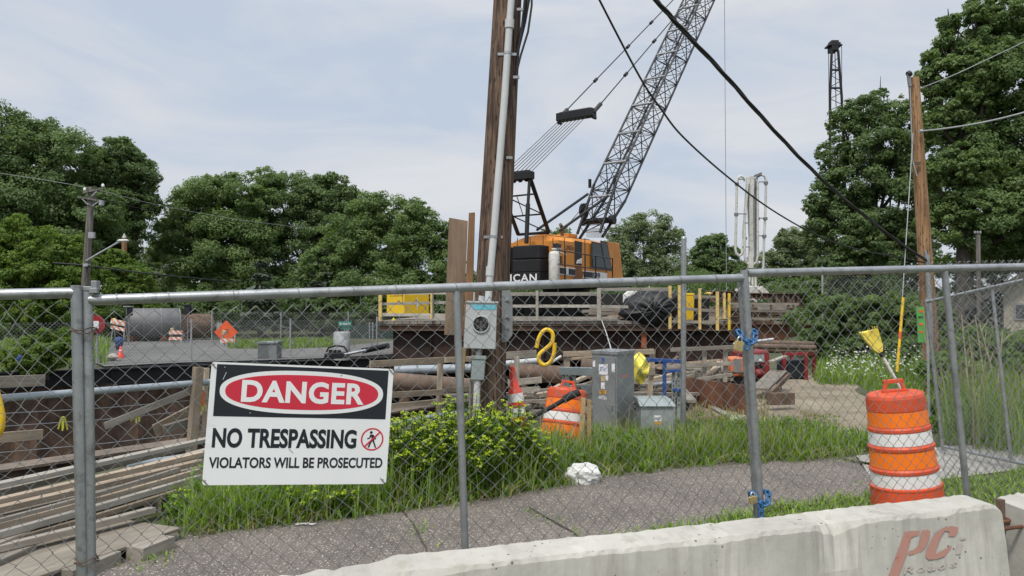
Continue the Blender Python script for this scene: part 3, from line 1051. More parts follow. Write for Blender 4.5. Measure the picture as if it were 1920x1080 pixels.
# centre panel
a1, b1 = down(165, 547, 171, 1078, 0.03)
a2, b2 = down(1388, 512, 1420, 966, 0.05, -.04)
a3, b3 = down(856, 545, 872, 1032, 0.05)
tl, tr = F(167, 563), F(1391, 521)
gate = thing('chain_link_gate', 'wide chain link gate panel that carries the danger sign', 'fence', b1, group=FG)
MB().tube([a1, b1], .0175, 14).build('post', M['galv'], gate)
MB().tube([a2, b2], .0185, 14).build('post', M['galv'], gate)
MB().tube([tl, tr], .0205, 14).build('top_rail', M['galv'], gate)
MB().tube([a3, b3], .0165, 12).build('brace_post', M['galv'], gate)
MB().tube([b1 + Vector((0, 0, .05)), b2 + Vector((0, 0, .05))], .0205, 12).build('bottom_rail', M['galv'], gate)
dz = Vector((0, 0, -.045))
mesh_wires([b1 + Vector((0, 0, .05)), b2 + Vector((0, 0, .05)), tr + dz, tl + dz], .073, WR, 'wire_mesh', M['wire'], gate, FN, 5, .016)
ties = MB()
for k in range(13):
    u = (k + .4 + rnd.uniform(-.2, .2)) / 13
    c = tl.lerp(tr, u)
    ring = [c + E1 * (.035 * (q / 10 - .5)) + (Vector((0, 0, 1)) * math.cos(q * .63) + FN * math.sin(q * .63)) * .0222 for q in range(11)]
    ties.tube(ring, .0017, 5)
    ties.tube([ring[-1], c + Vector((0, 0, -.06)) + E1 * .02], .0015, 5)
ties.build('tie_wires', M['wire'], gate)['kind'] = 'stuff'
# left panel
la, lb = down(144, 540, 155, 1078, 0.0)
lt0, lt1 = F(-420, 561), F(143, 549)
lq = lt0 + (lb - lt1)
lp = thing('chain_link_fence', 'chain link panel with bent top wires left of the gate', 'fence', lb, group=FG)
MB().tube([la + (la - lb).normalized() * .01, lb], .0215, 16).build('post', M['galv'], lp)
MB().tube([lt0, lt1], .0205, 14).build('top_rail', M['galv'], lp)
MB().tube([lt0, lq], .0205, 12).build('post', M['galv'], lp)
mesh_wires([lq + Vector((0, 0, .04)), lb + Vector((0, 0, .04)), lt1 + dz * .6, lt0 + dz * .6], .075, WR, 'wire_mesh', M['wire'], lp, FN, 8, .02)
# right panel
ra, rb = down(1395, 506, 1426, 964, 0.05)
rt0, rt1 = F(1400, 512), F(2300, 491)
rp_ = thing('chain_link_fence', 'chain link panel standing in front of the orange drum', 'fence', rb, group=FG)
MB().tube([ra, rb], .0195, 14).build('post', M['galv'], rp_)
MB().tube([rt0, rt1], .0205, 14).build('top_rail', M['galv'], rp_)
c3a, c3b = down(1771, 508, 1812, 920, 0.05)
MB().tube([c3a, c3b], .0175, 12).build('brace_post', M['galv'], rp_)
rq = rt1 + (rb - rt0)
MB().tube([rt1, rq], .0205, 12).build('post', M['galv'], rp_)
mesh_wires([rb + Vector((0, 0, .04)), rq + Vector((0, 0, .04)), rt1 + dz, rt0 + dz], .070, WR, 'wire_mesh', M['wire'], rp_, FN, 11, .014, .0)
# a loose second layer of mesh wired behind the right panel, its knuckles above the rail
off = -.03
q0, q1 = F(1742, 497, off), F(2300, 484, off)
s0, s1 = q0 + (rb - rt0) * .98, q1 + (rb - rt0) * .98
lm = mesh_wires([s0, s1, q1, q0], .066, WR * .9, 'loose_chain_link', M['wire'], None, FN, 21, .012, .55)
tag(lm, 'loose sheet of chain link tied behind the right panel with knuckles poking above its rail', 'fence')

def ring_chain(mb, c, ax, r, w):
    pass

# latch bracket and wire ties joining the two left posts
lb_ = MB()
p = F(172, 541, .0)
lb_.box(p + Vector((-.012, 0, .0)), (.07, .03, .016))
lb_.box(p + Vector((.02, -.01, .012)), (.022, .03, .034))
lb_.box(p + Vector((.018, -.016, -.008)), (.03, .02, .02))
tag(lb_.build('latch_bracket', M['galv'], bevel=.002), 'small steel latch bracket clamped on top of the gate post by the left panel', 'bracket')
for k, (py, lab) in enumerate(((621, 'rusty tie wire wound round the two left posts at head height of the stop sign'), (1052, 'rusty tie wire wound round the two left posts near the ground'))):
    mb = MB()
    c0, c1 = F(149 + (py - 600) * .014, py), F(169, py + 3)
    for r_ in range(2):
        loop = []
        for q in range(25):
            an = q / 24 * 2 * math.pi
            cc = c0.lerp(c1, .5 - .5 * math.cos(an))
            s = math.copysign(1, math.sin(an))
            loop.append(c0.lerp(c1, .5) + E1 * (-math.cos(an)) * ((c1 - c0).length / 2 + .028) + FN * .03 * math.sin(an) + Vector((0, 0, .012 * r_ + .006 * math.sin(3 * an + r_))))
        mb.tube(loop, .0022, 5)
    mb.tube([c1 + FN * .03, c1 + FN * .045 + E1 * .03 + Vector((0, 0, -.02))], .002, 5)
    tag(mb.build('tie_wire', M['rust']), lab, 'wire', 'tie wires on the left posts')

# ================================================================= danger sign
cs = [F(398, 679.5, .016), F(739, 691, .016), F(722.5, 908, .016), F(377.5, 908.5, .016)]
ctr = sum(cs, Vector()) / 4
sx = ((cs[1] - cs[0]) + (cs[2] - cs[3])) / 2
sy = ((cs[0] - cs[3]) + (cs[1] - cs[2])) / 2
SW, SH = sx.length, sy.length
SM = frame(sx, y=sy, o=ctr)
if (SM.to_3x3() @ Vector((0, 0, 1))).dot(FN) < 0:
    raise RuntimeError('sign faces away')
sg = thing('danger_sign', 'white danger sign with a red oval and no trespassing wording wired to the gate', 'sign', ctr - Vector((0, 0, SH / 2)))

def rrect(w, h, r, n=5):
    pts = []
    for cx, cy, a0 in ((w / 2 - r, h / 2 - r, 0), (-w / 2 + r, h / 2 - r, 90), (-w / 2 + r, -h / 2 + r, 180), (w / 2 - r, -h / 2 + r, 270)):
        for k in range(n + 1):
            a = R(a0 + 90 * k / n)
            pts.append((cx + r * math.cos(a), cy + r * math.sin(a)))
    return pts

def at(x, y, z):
    return SM @ Matrix.Translation((x * SW, y * SH, z))

MB(SM).prism(rrect(SW, SH, .012), .003).build('board', M['sign_white'], sg)
# black panel: u from .063/.. measured on the photo
MB(at(0, 0.272, .003)).prism(rrect(SW * .942, SH * .425, .002), .0008).build('black_panel', M['sign_black'], sg)
def superell(w, h, p=2.35, n=72):
    o = []
    for k in range(n):
        a = 2 * math.pi * k / n
        c, s = math.cos(a), math.sin(a)
        o.append((w / 2 * math.copysign(abs(c) ** (2 / p), c), h / 2 * math.copysign(abs(s) ** (2 / p), s)))
    return o
MB(at(0, .272, .0038)).prism(superell(SW * .895, SH * .362), .0006).build('white_oval', M['sign_white'], sg)
MB(at(0, .272, .0044)).prism(superell(SW * .838, SH * .292), .0006).build('red_oval', M['sign_red'], sg)
lettering('DANGER', at(0.002, .272, .0052), SW * .672, SH * .185, M['sign_white'], sg, bold=.035, depth=.0008, spacing=1.06)
lettering('NO TRESPASSING', at(-.077, -.116, .0034), SW * .778, SH * .163, M['sign_black'], sg, bold=.036, depth=.0008, spacing=1.0)
lettering('VIOLATORS WILL BE PROSECUTED', at(-.002, -.318, .0034), SW * .945, SH * .09, M['sign_black'], sg, bold=.028, depth=.0008)
# the no-walking roundel
RM = at(.402, -.115, .003)
rr = SH * .098
mb = MB(RM)
n = 40
o_, i_ = [(rr * math.cos(2 * math.pi * k / n), rr * math.sin(2 * math.pi * k / n)) for k in range(n)], [(rr * .87 * math.cos(2 * math.pi * k / n), rr * .87 * math.sin(2 * math.pi * k / n)) for k in range(n)]
vs = [(x, y, .0008) for x, y in o_] + [(x, y, .0008) for x, y in i_]
mb.add(vs, [(k, (k + 1) % n, n + (k + 1) % n, n + k) for k in range(n)])
mb.build('prohibition_ring', M['sign_red'], sg)
mb = MB(RM)
s_ = rr
def poly(pts):
    mb.prism([(x * s_, y * s_) for x, y in pts], .0007)
hd = [(-.12 + .13 * math.cos(a * .524), .60 + .13 * math.sin(a * .524)) for a in range(12)]
poly(hd)
poly([(-.20, .42), (.08, .42), (.2, .08), (.16, -.12), (-.12, -.12), (-.06, .12)])
poly([(-.2, .42), (-.06, .3), (-.24, .04), (-.46, .0), (-.44, .1), (-.28, .14)])
poly([(.04, .40), (.12, .36), (.34, .1), (.26, -.06), (.2, .04)])
poly([(-.12, -.1), (.06, -.1), (-.12, -.42), (-.22, -.74), (-.36, -.7), (-.24, -.36)])
poly([(.0, -.1), (.17, -.1), (.3, -.44), (.4, -.72), (.28, -.76), (.16, -.44)])
mb.build('walking_figure', M['sign_black'], sg)
MB(RM @ Matrix.Rotation(R(45), 4, 'Z') @ Matrix.Translation((0, 0, .0011))).box((0, 0, 0), (rr * 1.8, rr * .13, .0006)).build('prohibition_bar', M['sign_red'], sg)
mb = MB(SM)
for x, y in ((-.49, .47), (.485, .475), (-.488, -.475), (.478, -.475)):
    c = Vector((x * SW, y * SH, .004))
    mb.tube([c + Vector((-.01, .012, .0)), c + Vector((.002, .0, .004)), c + Vector((.012, -.01, 0))], .0016, 5)
    mb.tube([c + Vector((.008, .014, -.006)), c + Vector((.0, .0, .004)), c + Vector((-.004, .02, -.01))], .0014, 5)
mb.build('wire_tie', M['rust'], sg)['kind'] = 'stuff'
for (xa_, ya_, xb_, yb2) in ((-.06, -.2, -.035, -.235), (-.435, .36, -.42, .42)):
    MB(SM).bar((xa_ * SW, ya_ * SH, .0056), (xb_ * SW, yb2 * SH, .0056), .0016, .0006, (0, 0, 1)).build('scratch', M['sign_white'] if ya_ > 0 else M['guard_grey'], sg)
mb = MB(SM)
for x, y in ((.2, .43), (-.28, .09), (-.43, .46)):
    mb.lathe([(.0028, .0045), (.0028, .006), (.001, .0068)], 8, Matrix.Translation((x * SW, y * SH, 0)))
mb.build('screw', M['galv'], sg)['kind'] = 'stuff'

# ================================================================= chains and padlocks
def chain(label, cpx, cpy, sag, rx, tail, seed):
    c = F(cpx, cpy, .0)
    t = thing('lock_chain', label, 'chain', c - Vector((0, 0, .1)), group='blue chains on the gate post')
    pts = []
    n = 12
    for k in range(n):
        a = 2 * math.pi * k / n
        pts.append(c + E1 * rx * math.cos(a) + FN * (.043 * math.sin(a) + .005) + Vector((0, 0, -sag * (1 - .35 * math.cos(a)) * max(0, math.sin(a)) + .02 * math.cos(a * 2))))
    links = [(pts[k], pts[(k + 1) % n]) for k in range(n)]
    q = pts[4]
    for k in range(tail):
        e = q + Vector((rnd.uniform(-.004, .006), -.004, -.036))
        links.append((q, e))
        q = e
    for k, (a, b) in enumerate(links):
        d = b - a
        m = frame(d, z=(FN if k % 2 else Vector((0, 0, 1)) + FN * .3), o=(a + b) / 2)
        hl, hw = d.length / 2 + .006, .0125
        loop = [m @ Vector((hl * math.cos(x) if abs(math.cos(x)) > .4 else hl * .9 * math.cos(x), hw * math.sin(x), 0)) for x in [2 * math.pi * j / 12 for j in range(13)]]
        MB().tube(loop, .0056, 7, caps=False).build('link', M['blue_chain'], t)
    return pts

def padlock(label, px, py, w, h, off, tilt):
    c = F(px, py, off)
    t = thing('padlock', label, 'padlock', c - Vector((0, 0, h / 2)), group='brass padlocks on the gate chains')
    m = frame(E1 * math.cos(tilt) + Vector((0, 0, 1)) * math.sin(tilt), y=Vector((0, 0, 1)), o=c)
    if (m.to_3x3() @ Vector((0, 0, 1))).dot(FN) < 0:
        pass
    MB(m).prism(rrect(w, h, w * .14), .018, Matrix.Translation((0, 0, -.009))).build('body', M['brass'], t, bevel=.0015)
    sh = [m @ Vector((w * .3 * math.cos(a), h * .5 + (h * .42 if 0 < a < math.pi else 0) * math.sin(a) + .004, 0)) for a in [math.pi * k / 10 for k in range(11)]]
    MB().tube([m @ Vector((w * .3, h * .4, 0))] + sh + [m @ Vector((-w * .3, h * .4, 0))], .0036, 8).build('shackle', M['chrome'], t)
    MB(m).lathe([(.006, 0), (.006, .0015)], 10, Matrix.Translation((0, -h * .1, .0085))).build('keyhole_plate', M['chrome'], t)

chain('blue sleeved chain looped round the gate post at shoulder height', 1398, 627, .022, .047, 1, 1)
padlock('brass padlock hanging from the upper blue chain', 1385, 649, .042, .048, .075, R(-12))
chain('blue sleeved chain looped round the gate post just above the barrier', 1423, 929, .016, .044, 3, 2)
padlock('brass padlock lying on the lower blue chain', 1412, 937, .04, .034, .075, R(6))

# ================================================================= concrete barriers
BT = [G(*p, z=0.81) for p in ((560, 1081), (870, 1031), (1425, 964), (1830, 924.5))]
bd = Vector((BT[3].x - BT[1].x, BT[3].y - BT[1].y, 0)).normalized()
bnr = Vector((bd.y, -bd.x, 0))            # towards the camera
PROF = [(0.0, .81), (.155, .80), (.165, .785), (.185, .60), (.21, .34), (.385, .20), (.39, 0.0), (-.22, 0.0), (-.215, .20), (-.04, .34), (-.018, .6), (-.004, .79)]

def barrier(label, end, length, seed, group):
    """profile swept back along the line from its right-hand end, chipped along the top edges"""
    t = thing('concrete_barrier', label, 'barrier', Vector((end.x, end.y, 0)) - bd * length / 2, group=group)
    g = np.random.default_rng(seed)
    n = int(length / .03)
    x = np.linspace(0, length, n)
    def lf(f, a):
        return sum(a / (k + 1) * np.sin(x * f * (k + 1) * 1.7 + g.uniform(0, 6.3)) for k in range(5))
    chip_f = np.clip(lf(3.1, .006) - .002, 0, .03) + g.random(n) * .004
    chip_f += .03 * np.exp(-((x - length * .27) / .09) ** 2) * (0.5 + g.random(n)) if length > 2 else 0
    top = lf(1.1, .004) + g.normal(size=n) * .0016
    vs, fs = [], []
    k = len(PROF)
    for i in range(n):
        p = Vector((end.x, end.y, 0)) - bd * x[i]
        ce = .035 * math.exp(-x[i] / .02) + .02 * math.exp(-(length - x[i]) / .02)
        for j, (o, z) in enumerate(PROF):
            oo, zz = o, z
            if j in (1, 2):
                oo -= chip_f[i] * (1.3 if j == 1 else .6)
                zz -= chip_f[i] * (.5 if j == 1 else 1.2)
            if z > .7:
                zz -= .016 * min(1, max(0, (x[i] - 2.93) / .1)) + (0.006 * abs(g.normal()) if x[i] > 2.95 else 0)
                zz += top[i] - ce
                oo += .002 * g.normal()
            else:
                oo += .0015 * g.normal()
            vs.append(p + bnr * oo + Vector((0, 0, zz)))
    for i in range(n - 1):
        for j in range(k):
            j2 = (j + 1) % k
            fs.append((i * k + j, i * k + j2, (i + 1) * k + j2, (i + 1) * k + j))
    fs.append(tuple(reversed(range(k))))
    fs.append(tuple(range((n - 1) * k, n * k)))
    MB().add(vs, fs).build('concrete_body', M['concrete'], t)
    return t

eb = Vector((BT[3].x, BT[3].y, 0)) - bd * .03
b_main = barrier('long concrete road barrier with faded red stencil letters on its near end', eb, 3.66, 4, 'concrete barriers along the kerb')
eb2 = eb + bd * 3.83
b_two = barrier('next concrete road barrier along, joined by a rusty pin', eb2, 3.66, 9, 'concrete barriers along the kerb')
b_two.location += bnr * 0.0

# face matrix of the front face: x along the barrier, y up the slope
f0 = Vector((eb.x, eb.y, 0)) + bnr * .165 + Vector((0, 0, .785))
f1 = Vector((eb.x, eb.y, 0)) + bnr * .185 + Vector((0, 0, .60))
fy = (f0 - f1).normalized()
FMX = frame(bd, y=fy, o=f0)
FZ = FMX.to_3x3() @ Vector((0, 0, 1))

def onface(px, py, off=.003):
    q = on_plane(px, py, f0 + FZ * off, FZ)
    return FMX.inverted() @ q

def stencil(pxpoly, name, mat):
    pts = [onface(*p) for p in pxpoly]
    mb = MB(FMX)
    n = len(pts)
    # fan the outline as one ngon slab 2.5 mm proud of the face
    mb.add([Vector((p.x, p.y, .0035)) for p in pts], [tuple(range(n))])
    me = mb
    area = sum(pts[i].x * pts[(i + 1) % n].y - pts[(i + 1) % n].x * pts[i].y for i in range(n))
    if area < 0:
        mb.f = [tuple(reversed(f)) for f in mb.f]
    return mb.build(name, mat, b_main)

Z1 = lambda x, y: (1640 + x / 6.857, 960 + y / 6.857)
def zp(*a):
    return [Z1(*p) for p in a]
stencil(zp((390, 255), (440, 245), (578, 240), (570, 300), (470, 325), (445, 420), (405, 570), (345, 720), (285, 900), (120, 940), (190, 790), (250, 640), (320, 440)), 'letter_stroke', M['stencil'])
stencil(zp((620, 232), (690, 228), (718, 252), (700, 330), (660, 440), (600, 510), (520, 545), (430, 552), (440, 505), (510, 480), (560, 430), (590, 330)), 'letter_stroke', M['stencil'])
stencil(zp((740, 340), (800, 260), (880, 205), (990, 180), (1070, 195), (1070, 250), (1030, 310), (945, 318), (960, 250), (900, 240), (865, 290), (830, 370), (790, 480), (790, 540), (900, 480), (990, 430), (980, 480), (900, 570), (800, 605), (690, 612), (655, 580), (665, 500), (705, 420)), 'letter_stroke', M['stencil'])
stencil(zp((1075, 415), (1140, 395), (1105, 540), (1035, 548)), 'letter_stroke', M['stencil_faint'])
stencil(zp((1100, 330), (1180, 325), (1165, 350), (1105, 352)), 'letter_stroke', M['stencil_faint'])
def word(txt, x0, x1, y0, y1, mat):
    a, b = onface(*Z1(x0, y1)), onface(*Z1(x1, y0))
    w, h = b.x - a.x, b.y - a.y
    lettering(txt, FMX @ Matrix.Translation(((a.x + b.x) / 2, (a.y + b.y) / 2, .004)), w, h, mat, b_main, bold=.012, shear=.25, depth=.001, spacing=1.25)
for ch, x0, x1, y0, y1 in (('R', 365, 490, 690, 800), ('o', 535, 640, 700, 785), ('a', 680, 780, 680, 762), ('d', 815, 930, 640, 740), ('s', 965, 1060, 640, 720)):
    word(ch, x0, x1, y0, y1, M['stencil_faint'])
# rusty loops and pin between the barriers
gap = eb + bd * .07 + bnr * .10
pin = MB()
pin.box(gap + Vector((0, 0, .58)), (.03, .03, .44), Matrix.Rotation(TH, 3, 'Z'))
tag(pin.build('barrier_pin', M['rust'], bevel=.002), 'upright rusty square pin in the gap between the two concrete barriers', 'pin')
for k, (z, s, e) in enumerate(((.70, eb - bd * .03, -1), (.665, eb + bd * .18, 1))):
    mb = MB()
    pp = []
    for q in range(13):
        a = math.pi * (q / 12 - .5)
        pp.append(gap + bd * (.035 * math.cos(a)) * (1 if e < 0 else -1) + bnr * .035 * math.sin(a) + Vector((0, 0, z)))
    c0 = s + bnr * .065 + Vector((0, 0, z))
    c1 = s + bnr * .135 + Vector((0, 0, z))
    mb.tube([c0] + pp + [c1], .0095, 8)
    mb.build('steel_loop', M['rust_red'], b_main if e < 0 else b_two)

# ================================================================= upright traffic drum
def drum_parts(t, Mx, hs=1.0):
    prof = [(.290, .0), (.295, .02), (.285, .10), (.283, .165), (.287, .172), (.287, .185), (.271, .19), (.264, .29), (.274, .295), (.276, .315), (.262, .33), (.252, .46), (.262, .465), (.264, .485), (.250, .50), (.243, .60), (.250, .605), (.250, .625), (.240, .64), (.232, .755), (.237, .76), (.237, .775), (.236, .80), (.234, .85), (.226, .872), (.21, .882), (.12, .886), (.0, .886)]
    b = MB(Mx).lathe(prof, 40, crisp=True).build('body', M['drum'], t)
    for z0, z1, r0, r1, mt in ((.192, .288, .2706, .2652, 'band_white'), (.334, .458, .2628, .2528, 'band_orange'), (.504, .598, .2508, .2438, 'band_white'), (.644, .753, .2405, .2330, 'band_orange')):
        MB(Mx).lathe([(r0 + .001, z0), (r1 + .001, z1)], 40, caps=False).build('reflective_band', M[mt], t)
    h = MB(Mx)
    h.box((0, 0, .895), (.20, .05, .02))
    h.bar((-.085, 0, .89), (-.06, 0, .965), .03, .035, (0, 1, 0))
    h.bar((.085, 0, .89), (.06, 0, .965), .03, .035, (0, 1, 0))
    h.box((0, 0, .967), (.16, .035, .03))
    h.build('handle', M['drum'], t, bevel=.004)
    return b

db = P(1703, 938, 6.65)
db.z = 0.03
dr = thing('traffic_drum', 'upright orange and white traffic drum leaning left with a broom behind it', 'traffic drum', db)
dM = Matrix.Translation(db) @ Matrix.Rotation(R(-6.3), 4, 'Y') @ Matrix.Rotation(R(-12), 4, 'Z')
dM = dM @ Matrix.Diagonal((1.0, 1.0, 1.12, 1)) @ Matrix.Translation((0, 0, 0))
drum_parts(dr, dM)
# broom poking up behind the drum
b0, b1 = P(1760, 855, 7.05), P(1652, 663, 7.05)
br = thing('broom', 'upturned broom with white handle and yellow bristles behind the upright drum', 'broom', b0)
MB().tube([b0, b1], .0135, 10).build('handle', M['white_paint'], br)
dirb = (b1 - b0).normalized()
MB().tube([b1 - dirb * .03, b1 + dirb * .02], .02, 10).build('collar', M['black_plastic'], br)
side = dirb.cross(Vector((0, 1, 0))).normalized()
def brf(d, wd, th):
    return [b1 + dirb * d + side * (sx_ * wd) + Vector((0, 1, 0)) * (sy_ * th) for sx_, sy_ in ((-1, -1), (1, -1), (1, 1), (-1, 1))]
mb = MB()
secs = [brf(.015, .018, .018), brf(.06, .045, .022), brf(.15, .062, .022), brf(.235, .078, .02)]
# uneven bristle ends
secs[-1] = [p + dirb * q for p, q in zip(secs[-1], (-.03, .02, .03, -.02))]
vs = [p for s in secs for p in s]
fs = [(0, 1, 2, 3), (15, 14, 13, 12)]
for i in range(3):
    for j in range(4):
        fs.append((i * 4 + j, i * 4 + (j + 1) % 4, i * 4 + 4 + (j + 1) % 4, i * 4 + 4 + j))
mb.add(vs, fs)
for k in range(26):
    u = rnd.uniform(-1, 1)
    s0 = b1 + dirb * .1 + side * u * .05 + Vector((0, -.02, 0))
    mb.tube([s0, b1 + dirb * rnd.uniform(.2, .265) + side * u * .08 + Vector((0, -.024, 0))], .003, 4)
mb.build('bristles', M['yellow_pale'], br)

# side panel angled back behind the drum
sp_a, sp_b = P(1737, 566, 9.1), P(1925, 524, 8.05)
sp_c, sp_d = P(1768, 837, 9.1), P(1925, 871, 8.05)
spd = (sp_b - sp_a)
sp = thing('chain_link_fence', 'chain link panel angled away behind the orange drum, standing on the pavement', 'fence', sp_c, group=FG)
MB().tube([sp_a, sp_a + spd * 2.4], .019, 12).build('top_rail', M['galv'], sp)
MB().tube([sp_c, sp_c + (sp_d - sp_c) * 2.4], .019, 12).build('bottom_rail', M['galv'], sp)
MB().tube([sp_a, sp_c + Vector((0, 0, -.05))], .021, 12).build('post', M['galv'], sp)
m0, m1 = P(1860, 540, 8.40), P(1896, 864, 8.22)
MB().tube([m0, m1], .017, 12).build('brace_post', M['galv'], sp)
snrm = spd.normalized().cross(Vector((0, 0, 1)))
mesh_wires([sp_c, sp_c + (sp_d - sp_c) * 2.4, sp_a + spd * 2.4, sp_a], .072, .002, 'wire_mesh', M['wire'], sp, snrm, 31, .012)

# ================================================================= grass, weeds and litter near the path
def blades(name, polys, n, hgt, seed, mat, wdt=.006, lean=.35, label=None, zf=None):
    """polys: list of (ground polygon, weight, height factor)"""
    g = np.random.default_rng(seed)
    pos = []
    hs = []
    tot = sum(pw for _, pw, _ in polys)
    for pl, pw, hf in polys:
        a = np.array(pl)
        lo, hi = a.min(0), a.max(0)
        k = int(n * pw / tot)
        c = 0
        while c < k:
            q = lo + (hi - lo) * g.random(2)
            # tufts
            if inside(q, pl):
                m = min(k - c, g.integers(3, 9))
                pp = q + g.normal(size=(m, 2)) * .05
                pos.append(pp)
                hs.append(np.full(m, hf) * g.uniform(.55, 1.2))
                c += m
    pos = np.concatenate(pos)
    hs = np.concatenate(hs)
    n = len(pos)
    z = np.array([H(x, y) for x, y in pos])
    base = np.column_stack([pos, z])
    az = g.uniform(0, 2 * np.pi, n)
    dirv = np.column_stack([np.cos(az), np.sin(az), 0 * az])
    sidev = np.column_stack([-np.sin(az), np.cos(az), 0 * az])
    h = hgt * hs * g.uniform(.6, 1.25, n)
    ln = lean * g.uniform(.1, 1.3, n) * h
    w_ = wdt * g.uniform(.6, 1.4, n)
    rows = []
    for t, ww in ((0, .8), (.4, 1.0), (.75, .75), (1.0, .08)):
        c = base + dirv * (ln * t ** 1.8)[:, None] + np.array([0, 0, 1]) * (h * (t - .25 * lean * t ** 3))[:, None]
        rows.append(c - sidev * (w_ * ww)[:, None])
        rows.append(c + sidev * (w_ * ww)[:, None])
    v = np.stack(rows, 1).reshape(-1, 3)
    b = (np.arange(n) * 8)[:, None]
    q = np.concatenate([b + np.array([0, 1, 3, 2]), b + np.array([2, 3, 5, 4]), b + np.array([4, 5, 7, 6])])
    tone = np.repeat(np.clip(g.normal(.5, .22, n), 0, 1), 8)
    o = np_mesh(name, v, q, M[mat], tone)
    tag(o, label, 'grass', kind='stuff')
    return o

def gp(*pts):
    return [G(*p).xy[:] for p in pts]

STRIP_L = gp((350, 1003), (520, 985), (720, 962), (735, 930), (560, 915), (400, 930))
STRIP_M = gp((720, 962), (1060, 910), (1060, 880), (900, 870), (735, 925))
STRIP_R = gp((1000, 905), (1140, 889), (1280, 873), (1530, 858), (1590, 852), (1550, 832), (1440, 824), (1280, 828), (1130, 836), (990, 850))
blades('tall_grass', [(STRIP_L, 7, .85), (STRIP_M, 6, 1.25), (STRIP_R, 15, .82)], 26000, .40, 41, 'grass', .0048, .5, 'tall green grass growing in a strip behind the footpath')
blades('seeding_grass', [(STRIP_R, 8, .9), (STRIP_M, 4, 1.1), (STRIP_L, 2, .8)], 2300, .52, 42, 'grass_dry', .003, .55, 'pale seeding grass stems standing above the green grass')
FR = gp((340, 1012), (520, 990), (720, 966), (900, 942), (1060, 915), (1140, 896), (1280, 880), (1530, 866), (1600, 858), (1600, 848), (1280, 868), (1060, 900), (880, 925), (720, 950), (400, 990))
blades('fringe_grass', [(FR, 1, 1)], 2600, .15, 60, 'grass', .006, 1.0, 'short sprawling grass spilling from the strip over the edge of the footpath')
blades('fringe_dry_grass', [(FR, 1, 1)], 900, .17, 61, 'grass_dry', .005, 1.2, 'dead straw lying along the edge of the footpath')
VERGE = gp((1060, 1040), (1240, 1000), (1420, 962), (1640, 932), (1780, 905), (1990, 880), (2000, 960), (1700, 960), (1400, 1000), (1200, 1050))
blades('verge_grass', [(VERGE, 1, 1.0)], 6500, .10, 43, 'grass', .006, .8, 'low weeds and grass between the footpath and the barrier')
crack = [gp((1000, 955), (1080, 1000), (1110, 1030), (1095, 1030), (1060, 1000), (985, 957)), gp((760, 955), (800, 1000), (815, 1040), (800, 1040), (780, 1000), (745, 957)), gp((240, 1065), (300, 1040), (320, 1050), (270, 1078)), gp((300, 985), (335, 975), (330, 1010), (300, 1020)), gp((1560, 862), (1660, 868), (1660, 876), (1560, 868)), gp((1630, 905), (1720, 910), (1720, 920), (1630, 916))]
blades('crack_weeds', [(c, 1, 1) for c in crack], 240, .06, 44, 'grass', .006, .8, 'small weeds sprouting from the cracks and edge of the footpath')
BANKP = gp((1530, 722), (1750, 730), (1760, 690), (1530, 690))
blades('bank_grass', [(BANKP, 2, 1), (gp((1640, 740), (1750, 760), (1760, 720), (1600, 715)), .7, .5), (gp((1600, 850), (1640, 845), (1640, 830), (1610, 825)), .15, .7)], 5200, .34, 45, 'grass', .011, .5, 'rough grass at the foot of the bank beside the gravel lot')
blades('gravel_weeds', [(gp((1280, 800), (1440, 790), (1430, 745), (1290, 760)), 1, 1), (gp((1440, 800), (1560, 810), (1600, 780), (1500, 770)), .3, .6)], 800, .16, 46, 'grass_dry', .006, .7, 'dry straw coloured grass lying on the gravel by the sheet pile wall')
blades('side_weeds', [(gp((1770, 836), (1940, 862), (2060, 800), (1800, 760)), 1, 1)], 3800, .8, 47, 'grass', .008, .4, 'long rank grass filling the inside of the angled panel')
blades('roadside_grass', [(gp((0, 697), (196, 690), (205, 640), (0, 650)), 1.0, 1), (gp((430, 655), (540, 655), (640, 652), (640, 642), (430, 645)), .8, .6)], 4200, .5, 48, 'grass', .02, .5, 'rough grass behind the wire fence across the excavation')

blades('side_dry_weeds', [(gp((1770, 836), (1940, 862), (2060, 800), (1800, 760)), 1, 1)], 330, 1.25, 57, 'grass_dry', .006, .35, 'dry straw coloured weed stems among the grass inside the angled panel')
wl_ = []
for k in range(46):
    px_ = 360 + k * 27
    if px_ > 1580:
        break
    yb_ = np.interp(px_, [360, 520, 780, 1060, 1280, 1580], [985, 965, 935, 890, 856, 838]) - (k * 37 % 26)
    q_ = G(px_, yb_)
    wl_.append(((q_.x, q_.y, .09 + .05 * (k % 3)), .16 + .05 * (k * 7 % 4), .13 + .03 * (k % 4)))
v_, q_, t_ = leaf_cloud(wl_, 5200, .075, 58, .4)
tag(np_mesh('broadleaf_weeds', v_, q_, M['leaf_bush'], t_, None, (wl_[0][0][0], wl_[0][0][1], 0)), 'broad leaved weeds mixed through the grass strip behind the footpath', 'weeds', kind='stuff')

